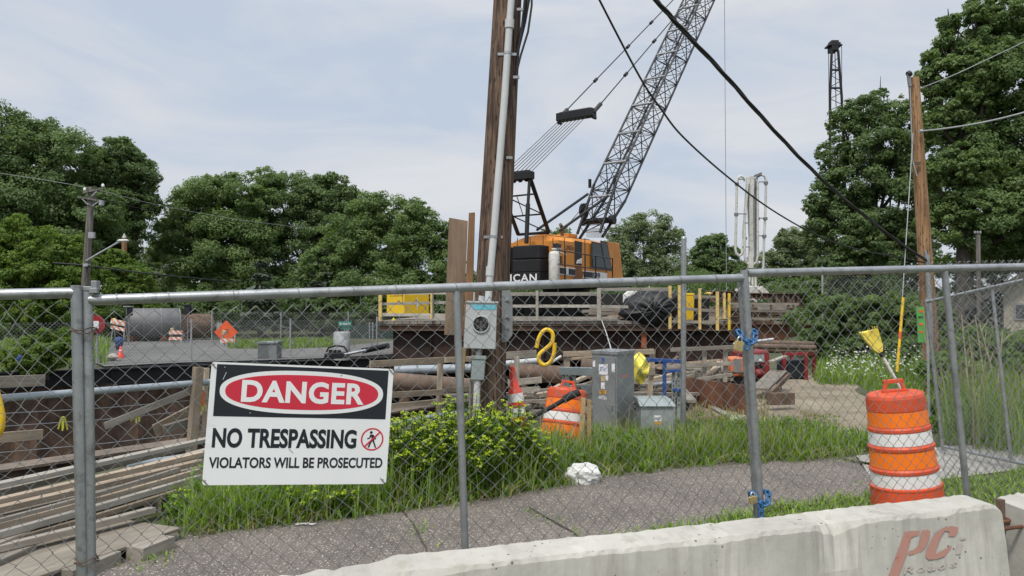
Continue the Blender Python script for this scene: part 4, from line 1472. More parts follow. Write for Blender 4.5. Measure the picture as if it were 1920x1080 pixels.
# white flowers on the bank
def flowers(label, poly_px, n, z0, z1, size, seed, mat='petal'):
    g = np.random.default_rng(seed)
    pl = gp(*poly_px)
    a = np.array(pl)
    lo, hi = a.min(0), a.max(0)
    P_ = []
    while len(P_) < n:
        q = lo + (hi - lo) * g.random(2)
        if inside(q, pl):
            P_.append((*q, H(*q) + g.uniform(z0, z1)))
    P_ = np.array(P_)
    nr = np.array([0, -.5, 1]) + g.normal(size=(n, 3)) * .4
    nr /= np.linalg.norm(nr, axis=1)[:, None]
    a_ = np.cross(nr, g.normal(size=(n, 3)))
    a_ /= np.linalg.norm(a_, axis=1)[:, None]
    b_ = np.cross(nr, a_)
    s = (size * g.uniform(.5, 1.3, n))[:, None]
    v = np.stack([P_ - a_ * s, P_ + b_ * s, P_ + a_ * s, P_ - b_ * s], 1).reshape(-1, 3)
    o = np_mesh('wild_flowers', v, np.arange(4 * n).reshape(-1, 4), M[mat], np.repeat(g.random(n), 4))
    tag(o, label, 'flowers', kind='stuff')

flowers('drift of small white flowers at the foot of the bank', ((1545, 722), (1750, 728), (1758, 690), (1560, 690)), 620, .18, .5, .028, 51)

# spurge bushes with yellow green heads
def spurge(label, px, py, hw_px, top, D, n, seed):
    b = P(px, py, D)
    b.z = 0
    rx = hw_px * D / FPX
    ht = top
    t = thing('spurge_bush', label, 'bush', b, group='yellow green bushes in front of the utility pole')
    g = np.random.default_rng(seed)
    mb = MB()
    tips = []
    for k in range(n):
        a = g.uniform(0, 6.28)
        r_ = rx * math.sqrt(g.random()) * (1 + .14 * math.sin(3 * a + seed))
        hh = ht * (1 - .3 * (r_ / rx) ** 2) * g.uniform(.6, 1.04) * (1 + .16 * math.sin(5 * a + seed) * (r_ / rx) + .1 * math.sin(9 * a + r_ * 9))
        tip = Vector((b.x + r_ * math.cos(a), b.y + r_ * math.sin(a) * .7, hh))
        rt = Vector((b.x + r_ * .55 * math.cos(a), b.y + r_ * .4 * math.sin(a), 0))
        mid = rt.lerp(tip, .55) + Vector((0, 0, .04))
        mb.tube([rt, mid, tip], .003, 4, caps=False)
        tips.append((rt, mid, tip))
    mb.build('stems', M['leaf_bush'], t)['kind'] = 'stuff'
    # narrow leaves up each stem
    pos, ax = [], []
    for rt, mid, tip in tips:
        for j in range(26):
            u = g.uniform(.25, 1)
            p = (rt.lerp(mid, u * 2) if u < .5 else mid.lerp(tip, u * 2 - 1))
            a = g.uniform(0, 6.28)
            pos.append(p)
            ax.append((math.cos(a), math.sin(a), g.uniform(-.1, .7)))
    pos, ax = np.array(pos), np.array(ax)
    ax /= np.linalg.norm(ax, axis=1)[:, None]
    sd_ = np.cross(ax, np.array([0, 0, 1.]))
    sd_ /= np.linalg.norm(sd_, axis=1)[:, None]
    m = len(pos)
    l_ = (g.uniform(.035, .075, m))[:, None]
    v = np.stack([pos, pos + ax * l_ * .5 + sd_ * .007, pos + ax * l_ - np.array([0, 0, .012]), pos + ax * l_ * .5 - sd_ * .007], 1).reshape(-1, 3)
    np_mesh('leaves', v, np.arange(4 * m).reshape(-1, 4), M['leaf_bush'], np.repeat(np.clip(g.normal(.5, .25, m), 0, 1), 4), t, tuple(b))['kind'] = 'stuff'
    # bract heads
    pos, nr = [], []
    for rt, mid, tip in tips:
        for j in range(12):
            d = g.normal(size=3)
            d /= np.linalg.norm(d)
            d[2] = abs(d[2])
            pos.append(np.array(tip) + d * np.array([.034, .034, .022]) * g.uniform(.4, 1.1))
            nr.append(d + np.array([0, -.2, .6]))
    pos, nr = np.array(pos), np.array(nr)
    nr /= np.linalg.norm(nr, axis=1)[:, None]
    m = len(pos)
    a_ = np.cross(nr, g.normal(size=(m, 3)))
    a_ /= np.linalg.norm(a_, axis=1)[:, None]
    b_ = np.cross(nr, a_)
    s = (g.uniform(.006, .0115, m))[:, None]
    v = np.stack([pos - a_ * s, pos + b_ * s, pos + a_ * s, pos - b_ * s], 1).reshape(-1, 3)
    np_mesh('flower_heads', v, np.arange(4 * m).reshape(-1, 4), M['flower_yellow'], np.repeat(np.clip(g.normal(.5, .28, m), 0, 1), 4), t, tuple(b))['kind'] = 'stuff'

spurge('bushiest yellow green spurge, directly below the meter box and pole foot', 862, 900, 92, .84, 7.2, 330, 61)
spurge('yellow green spurge at the lower right corner of the danger sign', 770, 905, 76, .76, 7.0, 300, 62)
spurge('yellow green spurge right of the pole foot, beneath the slanting black hose', 945, 893, 70, .80, 7.5, 210, 63)
spurge('low thin spurge mixed with grass left of the white bag', 1000, 890, 46, .56, 7.6, 60, 66)
spurge('small yellow green spurge at the end of the plank pile', 345, 985, 26, .24, 6.3, 14, 64)
spurge('low spurge under the bottom edge of the danger sign', 600, 960, 90, .32, 6.5, 60, 65)

# dry stems inside the angled panel
for k, (pts, lab) in enumerate((([(1838, 860), (1815, 720), (1803, 590)], 'tallest dry weed stem behind the angled panel'), ([(1855, 850), (1850, 740), (1828, 590)], 'dry weed stem leaning left of the brace post'), ([(1885, 855), (1862, 700), (1835, 600)], 'bent dry weed stem crossing the brace post'), ([(1868, 850), (1870, 730), (1880, 620)], 'dry weed stem leaning right beneath the tan building'))):
    mb = MB()
    w_ = [P(x, y, 10.4) for x, y in pts]
    mb.tube(w_, [.012, .009, .005], 6)
    for j in range(4):
        q = w_[1].lerp(w_[2], .2 + .2 * j)
        mb.tube([q, q + Vector((rnd.uniform(-.2, .2), rnd.uniform(-.1, .1), .15))], .004, 5)
    tag(mb.build('dry_weed_stem', M['tan_stem']), lab, 'weed stem', 'dry weed stems')

# white bags
def crumple(label, name, px, py, D, sx_, sy_, sz_, mat, seed, cat):
    b = P(px, py, D)
    b.z = max(0.0, H(b.x, b.y))
    bm = bmesh.new()
    bmesh.ops.create_icosphere(bm, subdivisions=4, radius=1)
    g = random.Random(seed)
    ks = [(Vector((g.gauss(0, 1), g.gauss(0, 1), g.gauss(0, 1))) * 2.6, g.uniform(0, 6)) for _ in range(9)]
    for v in bm.verts:
        d = v.co.normalized()
        r_ = 1 + .13 * sum(abs(math.sin(d.dot(k) + p)) - .6 for k, p in ks) / 1.5 + .03 * sum(abs(math.sin(d.dot(k) * 2.7 + p * 3)) - .6 for k, p in ks[:5])
        v.co = Vector((d.x * r_ * sx_, d.y * r_ * sy_, max(-.55, d.z * r_) * sz_ + .55 * sz_))
    me = bpy.data.meshes.new(name)
    bm.to_mesh(me)
    bm.free()
    me.materials.append(mat)
    o = bpy.data.objects.new(name, me)
    COL.objects.link(o)
    o.location = b
    return tag(o, label, cat)

crumple('crumpled white plastic bag lying in the grass at the path edge', 'plastic_bag', 1092, 903, 7.65, .17, .12, .125, M['plastic_white'], 3, 'bag')
mb = MB()
c0 = G(573, 984, .02)
for k in range(9):
    a = c0 + Vector((.016 * (k - 4), rnd.uniform(-.01, .01), .006))
    m_ = frame((1, rnd.uniform(-.6, .6), 0), z=(0, rnd.uniform(-1, 1), 1), o=a)
    mb.tube([m_ @ Vector((.014 * math.cos(q * .785), .008 * math.sin(q * .785), 0)) for q in range(9)], .0034, 6, caps=False)
tag(mb.build('plastic_chain', M['white_paint']), 'short piece of white plastic chain dropped on the footpath edge', 'chain')
# ================================================================= utility pole and what is bolted to it
up0 = P(905, 800, 8.5)
up0.z = -.1
up_top = P(958, -120, 8.75)
axis = (up_top - up0).normalized()
def onpole(px, py):
    """point on the pole axis at the image height py"""
    a = P(px, py, 8.55)
    k = (a.z - up0.z) / axis.z
    return up0 + axis * k
pl = thing('utility_pole', 'tall dark weathered utility pole with white conduit leaning over the meter box', 'utility pole', up0)
n = 26
rs = [.205 - .05 * i / (n - 1) for i in range(n)]
MB().tube([up0 + axis * ((up_top - up0).length * i / (n - 1)) for i in range(n)], rs, 22).build('shaft', M['pole_dark'], pl)
# the shaft runs from px 910 at the bottom to px 953 at the top of the picture
def polept(py, side, front):
    """side: metres right of the axis, front: metres towards the camera"""
    c = onpole(0, py)
    return c + Vector((side, -front, 0))
cond = [polept(y, sx_, .20) for y, sx_ in ((600, -.035), (530, -.03), (440, -.01), (300, .012), (180, .03), (60, .04), (-110, .06))]
cdt_ = MB().tube(cond, .040, 14).build('conduit', M['pvc'], pl)
for py, sd_, r_ in ((48, .042, .052), (510, -.03, .047)):
    c = polept(py, sd_, .20)
    MB().tube([c - axis * .05, c + axis * .05], r_, 14).build('coupling', M['pvc'], cdt_)
for py, sd_ in ((103, .036), (446, -.01)):
    c = polept(py, sd_, .2)
    m_ = MB()
    m_.tube([c - axis * .014, c + axis * .014], .044, 14)
    m_.box(c + Vector((-.075, .03, 0)), (.07, .006, .03))
    m_.box(c + Vector((.07, .035, 0)), (.06, .006, .03))
    m_.build('pipe_strap', M['galv'], cdt_)
# black riser cables down the right side
riser = [P(x, y, 8.6) for x, y in ((985, -90), (990, 0), (983, 40), (966, 110), (962, 200), (958, 300), (951, 400), (944, 520), (944, 640), (945, 760), (946, 840))]
MB().tube(riser, .026, 10).build('riser_cable', M['cable'], pl)
lp2 = [P(x, y, 8.55) for x, y in ((978, -60), (984, 0), (980, 40), (972, 95), (968, 140), (966, 160))]
MB().tube(lp2, .014, 8).build('riser_cable', M['cable'], pl)
lp3 = [P(x, y, 8.5) for x, y in ((996, -60), (997, 10), (990, 60), (976, 105), (970, 130))]
MB().tube(lp3, .012, 8).build('riser_cable', M['cable'], pl)
mb = MB()
for px, py in ((975, 18), (968, 145), (955, 296)):
    c = P(px, py, 8.5)
    mb.box(c, (.07, .03, .03))
mb.build('cable_bracket', M['galv'], pl)['kind'] = 'stuff'
# grey guard over the lower riser
gd = MB()
gs = [P(*p, 8.45) for p in ((946, 535), (956, 545), (961, 560), (961, 628), (952, 640), (946, 642))]
x0 = P(943, 535, 8.45)
poly_ = [(p.x, p.z) for p in gs] + [(P(940, 642, 8.45).x, gs[-1].z), (P(941, 535, 8.45).x, gs[0].z)]
gd.prism([(x, z) for x, z in poly_], .10, Matrix(((1, 0, 0, 0), (0, 0, 1, 8.40), (0, 1, 0, 0), (0, 0, 0, 1))))
gd.build('riser_guard', M['guard_grey'], pl, bevel=.006)
mb = MB()
for py in (560, 592, 612):
    mb.tube([P(951, py, 8.40), P(951, py, 8.37)], .012, 8)
    mb.box(P(951, py + 3, 8.395), (.05, .012, .015))
mb.build('guard_bolt', M['galv_far'], pl)['kind'] = 'stuff'

# meter box
MD = 8.18
def mpt(px, py, d=0.0):
    return P(px, py, MD - d)
mt = thing('meter_box', 'pale grey electric meter box with round socket and blue sticker on the utility pole', 'meter box', mpt(901, 655))
def quad_box(tl_, tr_, br_, bl_, dep, D):
    pts = [P(*p, D) for p in (tl_, tr_, br_, bl_)]
    bk = [p + Vector((0, dep, 0)) for p in pts]
    return pts + bk, [(3, 2, 1, 0), (4, 5, 6, 7), (0, 1, 5, 4), (1, 2, 6, 5), (2, 3, 7, 6), (3, 0, 4, 7)]
v, f = quad_box((874, 567), (932, 568), (929, 655), (869, 653), .13, MD)
mcab = MB().add(v, f).build('cabinet', M['elec_grey'], mt, bevel=.006)
v, f = quad_box((872.5, 564), (934, 565.5), (934, 569), (872.5, 567.5), .15, MD - .012)
MB().add(v, f).build('lid_lip', M['elec_grey'], mt, bevel=.003)
v, f = quad_box((884, 571), (931, 572), (930.5, 581), (888, 580.5), .002, MD - .003)
MB().add(v, f).build('sticker', M['cyan_smear'], mcab)
c = mpt(902, 608)
ry = Matrix.Translation(c) @ Matrix.Rotation(R(90), 4, 'X')
mr_ = 15.5 * MD / FPX
MB(ry).lathe([(mr_ * 1.06, -.004), (mr_ * 1.06, .016), (mr_ * .92, .016), (mr_ * .92, .0)], 32, caps=False).build('socket_ring', M['elec_grey'], mt)
MB(ry).lathe([(.001, .003), (mr_ * .93, .003)], 32, caps=False).build('socket_face', M['black_plastic'], mt)
mb = MB()
for dx, dz_, w_, h_ in ((-.04, .035, .024, .04), (.03, .04, .022, .035), (-.035, -.03, .02, .04), (.036, -.025, .024, .035), (0, -.05, .035, .07), (0, .01, .03, .05)):
    mb.box(c + Vector((dx, -.005, dz_)), (w_, .012, h_))
mb.build('socket_jaws', simple('dark_socket_metal', (0.075, 0.07, 0.068), .6), mt)['kind'] = 'stuff'
MB().tube([mpt(902, 566, -.06), mpt(904, 555, -.06)], .034, 14).build('hub', M['elec_grey'], mt)
MB().tube([mpt(899, 654, -.06), mpt(897, 670, -.06)], .035, 14).build('nipple', M['guard_grey'], mt)
v, f = quad_box((885, 668), (910.5, 669), (907, 713), (883, 712), .10, MD)
dbx = MB().add(v, f).build('disconnect_box', M['cab_light'], mt, bevel=.005)
v, f = quad_box((883.5, 667), (912, 668), (911, 674), (883, 673), .11, MD - .01)
MB().add(v, f).build('disconnect_lid', M['cab_light'], dbx, bevel=.003)
MB().tube([mpt(895, 712, -.05), mpt(890, 850, -.05)], .036, 14).build('lower_conduit', M['pvc'], mt)
MB().tube([mpt(882, 716, -.08), mpt(879, 860, -.08)], .012, 8).build('ground_conduit', M['guard_grey'], mt)

# plywood and a stud screwed to the far side of the pole
v, f = quad_box((842, 408), (877, 414), (868, 629), (833, 628), .018, 8.72)
tag(MB().add(v, f).build('plywood_sheet', M['ply'], bevel=.003), 'tall sheet of brown knotty plywood fixed left of the utility pole', 'plywood')
v, f = quad_box((879, 399), (890, 398), (884, 640), (868, 640), .09, 8.62)
tag(MB().add(v, f).build('wooden_stud', wood('reddish_stud', (0.36, 0.2, 0.1), (0.24, 0.125, 0.06), along='z'), bevel=.003), 'reddish stud standing between the plywood sheet and the utility pole', 'board')
v, f = quad_box((866, 652), (874, 652), (868, 730), (862, 728), .05, 8.5)
tag(MB().add(v, f).build('wooden_stud', M['stake'], bevel=.003), 'short yellowish board end below the meter box, left of the pole', 'board')

# ================================================================= cabinets
def cabinet(px0, px1, px2, ytop, D, zb, label, mat, name='electrical_cabinet'):
    pass
cb = P(1150, 835, 9.55)
cb.z = 0
ca = thing('electrical_cabinet', 'tall grey electrical cabinet covered with notices and stickers, standing in the grass', 'cabinet', cb)
# two visible faces: front-left px 1110..1155 and right px 1155..1189
tA, tB, tC = P(1110, 667, 9.75), P(1156, 662, 9.45), P(1189, 660, 9.85)
zt = P(1156, 663, 9.45).z
A2, B2, C2 = (Vector((p.x, p.y, 0)) for p in (tA, tB, tC))
D2 = A2 + C2 - B2
def pr(poly2, z0, z1):
    n = len(poly2)
    vs = [Vector((p.x, p.y, z0)) for p in poly2] + [Vector((p.x, p.y, z1)) for p in poly2]
    return vs, [tuple(reversed(range(n))), tuple(range(n, 2 * n))] + [(i, (i + 1) % n, n + (i + 1) % n, n + i) for i in range(n)]
MB().add(*pr([A2, B2, C2, D2], 0, zt)).build('body', M['cab_grey'], ca, bevel=.008)
cc_ = (A2 + C2) / 2
MB().add(*pr([p + (p - cc_) * .05 for p in (A2, B2, C2, D2)], zt - .02, zt + .025)).build('lid', M['cab_grey'], ca, bevel=.006)
fx = (B2 - A2).normalized()
fn = Vector((fx.y, -fx.x, 0))
if fn.y > 0:
    fn = -fn
gx = (C2 - B2).normalized()
gn = Vector((gx.y, -gx.x, 0))
if gn.y > 0:
    gn = -gn
MB().add(*pr([A2 + fx * .02 + fn * .001, B2 - fx * .02 + fn * .001, B2 - fx * .02 + fn * .012, A2 + fx * .02 + fn * .012][::-1], .08, zt - .05)).build('door', M['cab_grey'], ca, bevel=.003)
cab_door = bpy.data.objects['door']
def on_face(px0, py0, px1, py1, O, nrm, mat, name, thick=.0015, off=.0135, par=None):
    pts = [on_plane(x, y, O + nrm * off, nrm) for x, y in ((px0, py1), (px1, py1), (px1, py0), (px0, py0))]
    return MB().add(pts + [p + nrm * thick for p in pts], [(0, 1, 2, 3), (7, 6, 5, 4), (0, 4, 5, 1), (1, 5, 6, 2), (2, 6, 7, 3), (3, 7, 4, 0)]).build(name, mat, par)
for x0, y0, x1, y1, mt_, nm in ((1129, 671, 1133, 681, 'sticker_blue', 'sticker'), (1123, 683, 1139.5, 702.5, 'paper', 'notice'), (1147, 682, 1153, 698, 'paper', 'notice'), (1127, 704.5, 1134.5, 715, 'sticker_tan', 'sticker'), (1135.5, 704, 1140.5, 714, 'paper', 'sticker'), (1127, 717, 1134, 729, 'paper', 'sticker'), (1123.5, 731.5, 1136.5, 738.5, 'sticker_yellow', 'sticker'), (1111.5, 676, 1116, 688, 'paper', 'notice')):
    on_face(x0, y0, x1, y1, A2, fn, M[mt_], nm, par=cab_door)
def face_text(txt, x0, y0, x1, y1, O, nrm, xa, mat, par, off=.0155, bold=.01):
    a, b = on_plane(x0, y1, O + nrm * off, nrm), on_plane(x1, y0, O + nrm * off, nrm)
    w_ = abs((b - a).dot(xa))
    m_ = frame(xa, y=(0, 0, 1), o=(a + b) / 2)
    lettering(txt, m_, w_, b.z - a.z, mat, par, bold=bold, depth=.0008)
face_text('STAY', 1124.5, 689, 1138, 696, A2, fn, fx, M['sticker_blue'], cab_door)
face_text('64702A', 1122.5, 742.5, 1138, 748, A2, fn, fx, M['paper'], cab_door, .0135)
face_text('HIGH', 1126, 732.2, 1134, 734.6, A2, fn, fx, M['ink'], cab_door)
face_text('VOLT', 1126, 735.4, 1134, 737.8, A2, fn, fx, M['ink'], cab_door)
on_face(1166, 704, 1178, 706, B2, gn, M['sign_orange'], 'paint_mark', .001, .0005, ca)
hd_ = on_plane(1147.5, 760, A2 + fn * .02, fn)
MB().tube([hd_, hd_ + fn * .03, hd_ + fn * .03 + fx * .03], .008, 8).build('handle', M['chrome'], cab_door)

# low pad box
pb = P(1232, 830, 9.3)
pb.z = 0
pbx = thing('pad_box', 'low grey pad box with sloped lid and warning labels right of the tall cabinet', 'cabinet', pb)
xa, xb, yd = P(1202, 800, 9.3).x, P(1263, 800, 9.3).x, 9.3
zl = P(1230, 762, 9.3).z
mb = MB()
mb.box(((xa + xb) / 2, yd + .2, zl / 2), (xb - xa, .4, zl))
mb.build('body', M['cab_light'], pbx, bevel=.006)
mb = MB()
v, f = quad_box((1198, 750), (1262, 750), (1268, 762), (1200, 762), .45, yd - .03)
for k_ in (0, 1):
    v[k_] = v[k_] + Vector((0, .14, 0))
mb.add(v, f).build('lid', M['cab_light'], pbx, bevel=.004)
fO = Vector((0, yd, 0))
fN = Vector((0, -1, 0))
on_face(1226, 779, 1240, 790, fO, fN, M['paper'], 'label', .0015, .0005, pbx)
on_face(1227, 790.5, 1240, 796, fO, fN, M['sticker_yellow'], 'label', .0015, .0005, pbx)
face_text('DANGER', 1227, 782, 1239, 787, fO, fN, Vector((1, 0, 0)), M['ink'], pbx, .003)
# pale grey cable tray left of the cabinet
tr_ = P(1080, 712, 10.6)
tray = thing('cable_trough', 'pale grey steel trough on short conduits left of the tall cabinet', 'trough', Vector((tr_.x, tr_.y, 0)))
v, f = quad_box((1050, 689), (1112, 690), (1112, 705), (1050, 703), .12, 10.6)
MB().add(v, f).build('trough', M['cab_light'], tray, bevel=.005)
for px in (1057, 1065, 1077):
    MB().tube([P(px, 703, 10.66), Vector((P(px, 703, 10.66).x, 10.66, 0))], .025, 10).build('conduit', M['cab_light'], tray)
v, f = quad_box((1090, 722), (1112, 722), (1112, 738), (1090, 738), .1, 10.6)
bx = MB().add(v, f).build('junction_box', M['guard_grey'], tray, bevel=.005)

# blue steel frame and the yellow sheet on it
bl = thing('blue_steel_frame', 'dark blue steel frame with slotted uprights right of the tall cabinet', 'frame', Vector((P(1250, 760, 11.2).x, 11.2, 0)))
BDp = 11.2
def bb(name, x0, y0, x1, y1, w_, h_, mat='blue_steel', d0=0, d1=0):
    MB().bar(P(x0, y0, BDp + d0), P(x1, y1, BDp + d1), w_, h_).build(name, M[mat], bl, bevel=.004)
bb('top_beam', 1189, 673, 1278, 678, .06, .055)
gz = lambda x: Vector((P(x, 700, BDp).x, BDp, 0))
MB().bar(P(1246, 676, BDp), gz(1245), .05, .05, (0, 1, 0)).build('leg', M['blue_steel'], bl, bevel=.004)
bb('cross_bar', 1246, 697, 1277, 694, .05, .045)
bb('cross_bar', 1262, 731, 1279, 732, .05, .045)
for px in (1263, 1273):
    MB().bar(P(px, 698, BDp + .05), gz(px) + Vector((0, .05, 0)), .05, .04, (0, 1, 0)).build('slotted_upright', M['cab_light'], bl, bevel=.003)
    mb = MB()
    for q in range(7):
        mb.box(P(px, 705 + q * 9, BDp + .023), (.012, .004, .03))
    mb.build('slots', M['ink'], bl)['kind'] = 'stuff'
ys = MB()
outl = [(1188, 668), (1200, 660), (1212, 672), (1213, 680), (1219, 681), (1214, 704), (1206, 720), (1186, 715)]
cpt = [P(x, y, 11.0 + .05 * math.sin(i * 2.1)) for i, (x, y) in enumerate(outl)]
cen = P(1200, 690, 10.86)
vs = [cen]
g_ = random.Random(3)
rings = 6
fs = []
for r_ in range(1, rings + 1):
    for i in range(len(cpt) * 3):
        a_, b_ = cpt[i // 3], cpt[(i // 3 + 1) % len(cpt)]
        e = a_.lerp(b_, (i % 3) / 3)
        q = cen.lerp(e, r_ / rings)
        q.y += .035 * math.sin(i * 1.3 + r_ * .9) * (r_ / rings) + g_.uniform(-.008, .008)
        vs.append(q)
k_ = len(cpt) * 3
for i in range(k_):
    fs.append((0, 1 + i, 1 + (i + 1) % k_))
    for r_ in range(rings - 1):
        o_ = 1 + r_ * k_
        fs.append((o_ + i, o_ + k_ + i, o_ + k_ + (i + 1) % k_, o_ + (i + 1) % k_))
bs = len(vs)
vs2 = vs + [p + Vector((0, .02, 0)) for p in vs]
fs2 = fs + [tuple(reversed([i + bs for i in f])) for f in fs]
tag(ys.add(vs2, fs2, True).build('yellow_sheet', M['yellow_pale']), 'crumpled yellow plastic sheet hung on the blue frame', 'plastic sheet')
crumple('white sandbag lying on the ground behind the pad box', 'sandbag', 1208, 745, 13.3, .2, .11, .09, M['plastic_white'], 8, 'sandbag')

# tipped drum, cone, hose and stakes
td = P(1052, 800, 8.9)
td.z = 0
t2 = thing('traffic_drum', 'tilted battered orange and white traffic drum half buried in grass left of the cabinet', 'traffic drum', td)
dM2 = Matrix.Translation(td + Vector((-.02, 0, -.06))) @ Matrix.Rotation(R(7), 4, 'Y') @ Matrix.Rotation(R(-9), 4, 'X') @ Matrix.Rotation(R(15), 4, 'Z') @ Matrix.Diagonal((1.0, .8, .98, 1))
drum_parts(t2, dM2)
cn0, cn1 = P(974, 800, 8.7), P(960, 687, 8.7)
co = thing('channelizer_cone', 'slim red and white channelizer cone leaning beside the utility pole', 'traffic cone', Vector((cn0.x, cn0.y, 0)))
dv = (cn1 - cn0)
cm = frame((1, 0, 0), z=dv.normalized(), o=cn0)
cm = Matrix((cm.col[0].to_3d(), cm.col[1].to_3d(), cm.col[2].to_3d())).transposed().to_4x4()
zx = dv.normalized()
xx = Vector((0, 1, 0)).cross(zx).normalized()
cm = Matrix((xx, zx.cross(xx), zx)).transposed().to_4x4()
cm.translation = cn0
Lc = dv.length
MB(cm).lathe([(.098, 0), (.094, .1 * Lc), (.085, .35 * Lc), (.081, .45 * Lc), (.076, .62 * Lc), (.055, .63 * Lc), (.03, .97 * Lc), (.022, Lc), (.0, Lc)], 24).build('body', M['cone_red'], co)
for z0, z1 in ((.19, .33), (.42, .56)):
    MB(cm).lathe([(.092 - .0 * z0, z0 * Lc), (.086, z1 * Lc)], 24, caps=False).build('reflective_band', M['band_white'], co)
MB(cm).lathe([(.095, .345 * Lc), (.098, .36 * Lc), (.098, .39 * Lc), (.095, .405 * Lc)], 24).build('rib', M['cone_red'], co)
MB().tube([P(x, y, 8.35) for x, y in ((985, 788), (1010, 776), (1035, 763), (1060, 748))], .026, 10).build('x', M['rubber'])
hz = bpy.data.objects['x']
hz.name = 'rubber_hose'
tag(hz, 'thick black rubber hose slanting up in front of the tilted drum', 'hose')
hz2 = MB().tube([P(x, y, 8.35) for x, y in ((1056, 750), (1070, 742), (1087, 735))], .042, 10).build('hose_sleeve', M['rubber'], None)
hz2.parent = hz
hz2.location = hz2.location - hz.location
for k, (a, b, lab) in enumerate((((1086, 800), (1094, 746), 'yellowish survey stake leaning against the tilted drum'), ((1104, 810), (1105, 750), 'upright yellowish survey stake at the left edge of the tall cabinet'))):
    p0, p1 = P(*a, 8.75), P(*b, 8.75)
    p0.z = -.05
    tag(MB().bar(p0, p1, .05, .02, (0, 1, 0)).build('wooden_stake', M['stake'], bevel=.002), lab, 'stake', 'survey stakes')
mb = MB()
yy = [(1005, 660), (1010, 640), (1017, 625), (1026, 619), (1036, 624), (1038, 637), (1030, 652), (1014, 665), (1010, 676), (1016, 685), (1026, 682), (1035, 668), (1039, 645)]
yy = [(1006, 652), (1009, 638), (1015, 625), (1024, 618), (1034, 622), (1037, 633), (1033, 645), (1022, 655), (1012, 664), (1010, 673), (1015, 682), (1024, 684), (1034, 676), (1039, 660), (1040, 643)]
pts = [P(x, y, 11.6 - .004 * i) for i, (x, y) in enumerate(yy)]
# smooth
sm_ = []
for i in range(len(pts) - 1):
    p0, p1, p2, p3 = pts[max(0, i - 1)], pts[i], pts[i + 1], pts[min(len(pts) - 1, i + 2)]
    for q in range(4):
        t = q / 4
        sm_.append(.5 * ((2 * p1) + (p2 - p0) * t + (2 * p0 - 5 * p1 + 4 * p2 - p3) * t * t + (3 * p1 - p0 - 3 * p2 + p3) * t ** 3))
sm_.append(pts[-1])
tag(mb.tube(sm_, .031, 10).build('lifting_sling', M['yellow_bin']), 'yellow sleeved sling bent in an S hanging over the wooden railing', 'sling')
ls = [P(x, y, 7.3) for x, y in ((-14, 700), (-4, 745), (0, 760), (4, 780), (3, 800), (-2, 815), (-12, 818))]
tag(MB().tube(ls, .03, 10).build('lifting_sling', M['yellow_bin']), 'yellow sleeved sling hanging on the pipe rail at the far left', 'sling')

# ================================================================= edge of the excavation
EA, EB = Vector((-7.6, 4.1, 0)), Vector((-0.9, 12.8, 0))
ED = (EB - EA).normalized()
EN = Vector((ED.y, -ED.x, 0))        # away from the pit, towards the path
def edge(px, py, off=0.0):
    """point on the vertical plane standing on the near edge of the pit"""
    return on_plane(px, py, EA + EN * off, EN)

def boardM(p0, p1, w_, h_, upv):
    d = p1 - p0
    return frame(d, z=upv, o=(p0 + p1) / 2), d.length

def board(name, p0, p1, w_, h_, mat, label=None, cat='board', group=None, upv=(0, 0, 1), parent=None, sag=0.0):
    """a sawn board modelled along its own x axis so that the grain runs along it"""
    m_, ln = boardM(Vector(p0), Vector(p1), w_, h_, upv)
    mb = MB()
    k = 7
    vs = []
    for i in range(k):
        x = (i / (k - 1) - .5) * ln
        s = -sag * (1 - (2 * i / (k - 1) - 1) ** 2)
        for a, b in ((-1, -1), (1, -1), (1, 1), (-1, 1)):
            vs.append((x, a * w_ / 2 + rnd.uniform(-1, 1) * .0012, b * h_ / 2 + s))
    fs = [(3, 2, 1, 0), tuple(4 * (k - 1) + q for q in range(4))]
    for i in range(k - 1):
        for q in range(4):
            q2 = (q + 1) % 4
            fs.append((i * 4 + q, i * 4 + q2, i * 4 + 4 + q2, i * 4 + 4 + q))
    mb.add(vs, fs)
    o = mb.build(name, mat, None, local=True, bevel=.003)
    if parent is not None:
        o.parent = parent
        o.matrix_basis = wmat(parent).inverted() @ m_
    else:
        o.matrix_basis = m_
        tag(o, label, cat, group)
    return o

# sheet pile walls
def sheet_wall(name, label, pa, pb, ztop, zbot, mat, depth=.22, pitch=.62, group=None):
    pa, pb = Vector(pa), Vector(pb)
    d = (pb - pa)
    ln = d.length
    d.normalize()
    nn = Vector((-d.y, d.x, 0))
    prof = []
    x = 0
    k = 0
    while x < ln:
        s = depth / 2 if k % 2 == 0 else -depth / 2
        prof += [(x, s), (min(ln, x + pitch * .62), s)]
        x += pitch
        k += 1
    n = len(prof)
    vs = []
    for z in (zbot, ztop):
        for th in (0, .02):
            vs += [pa + d * a + nn * (b + th) + Vector((0, 0, z)) for a, b in prof]
    fs = []
    for i in range(n - 1):
        fs.append((i, i + 1, 2 * n + i + 1, 2 * n + i))
        fs.append((n + i + 1, n + i, 3 * n + i, 3 * n + i + 1))
        fs.append((2 * n + i, 2 * n + i + 1, 3 * n + i + 1, 3 * n + i))
    o = MB().add(vs, fs).build(name, mat)
    tag(o, label, 'retaining wall', group)
    return o
FA, FB = Vector((-19, 17.1, 0)), Vector((-4.14, 27.1, 0))
FD = (FB - FA).normalized()
FNn = Vector((FD.y, -FD.x, 0))
sheet_wall('sheet_pile_wall', 'rusty steel sheet pile wall on the far side of the excavation', FA + FNn * .25, FB + FNn * .25, -.25, -3.5, M['rust'])
sheet_wall('sheet_pile_wall', 'rusty steel sheet pile wall along the near side of the excavation', EA - EN * .12, EB - EN * .12 + ED * 5.0, -.18, -3.5, M['rust'])

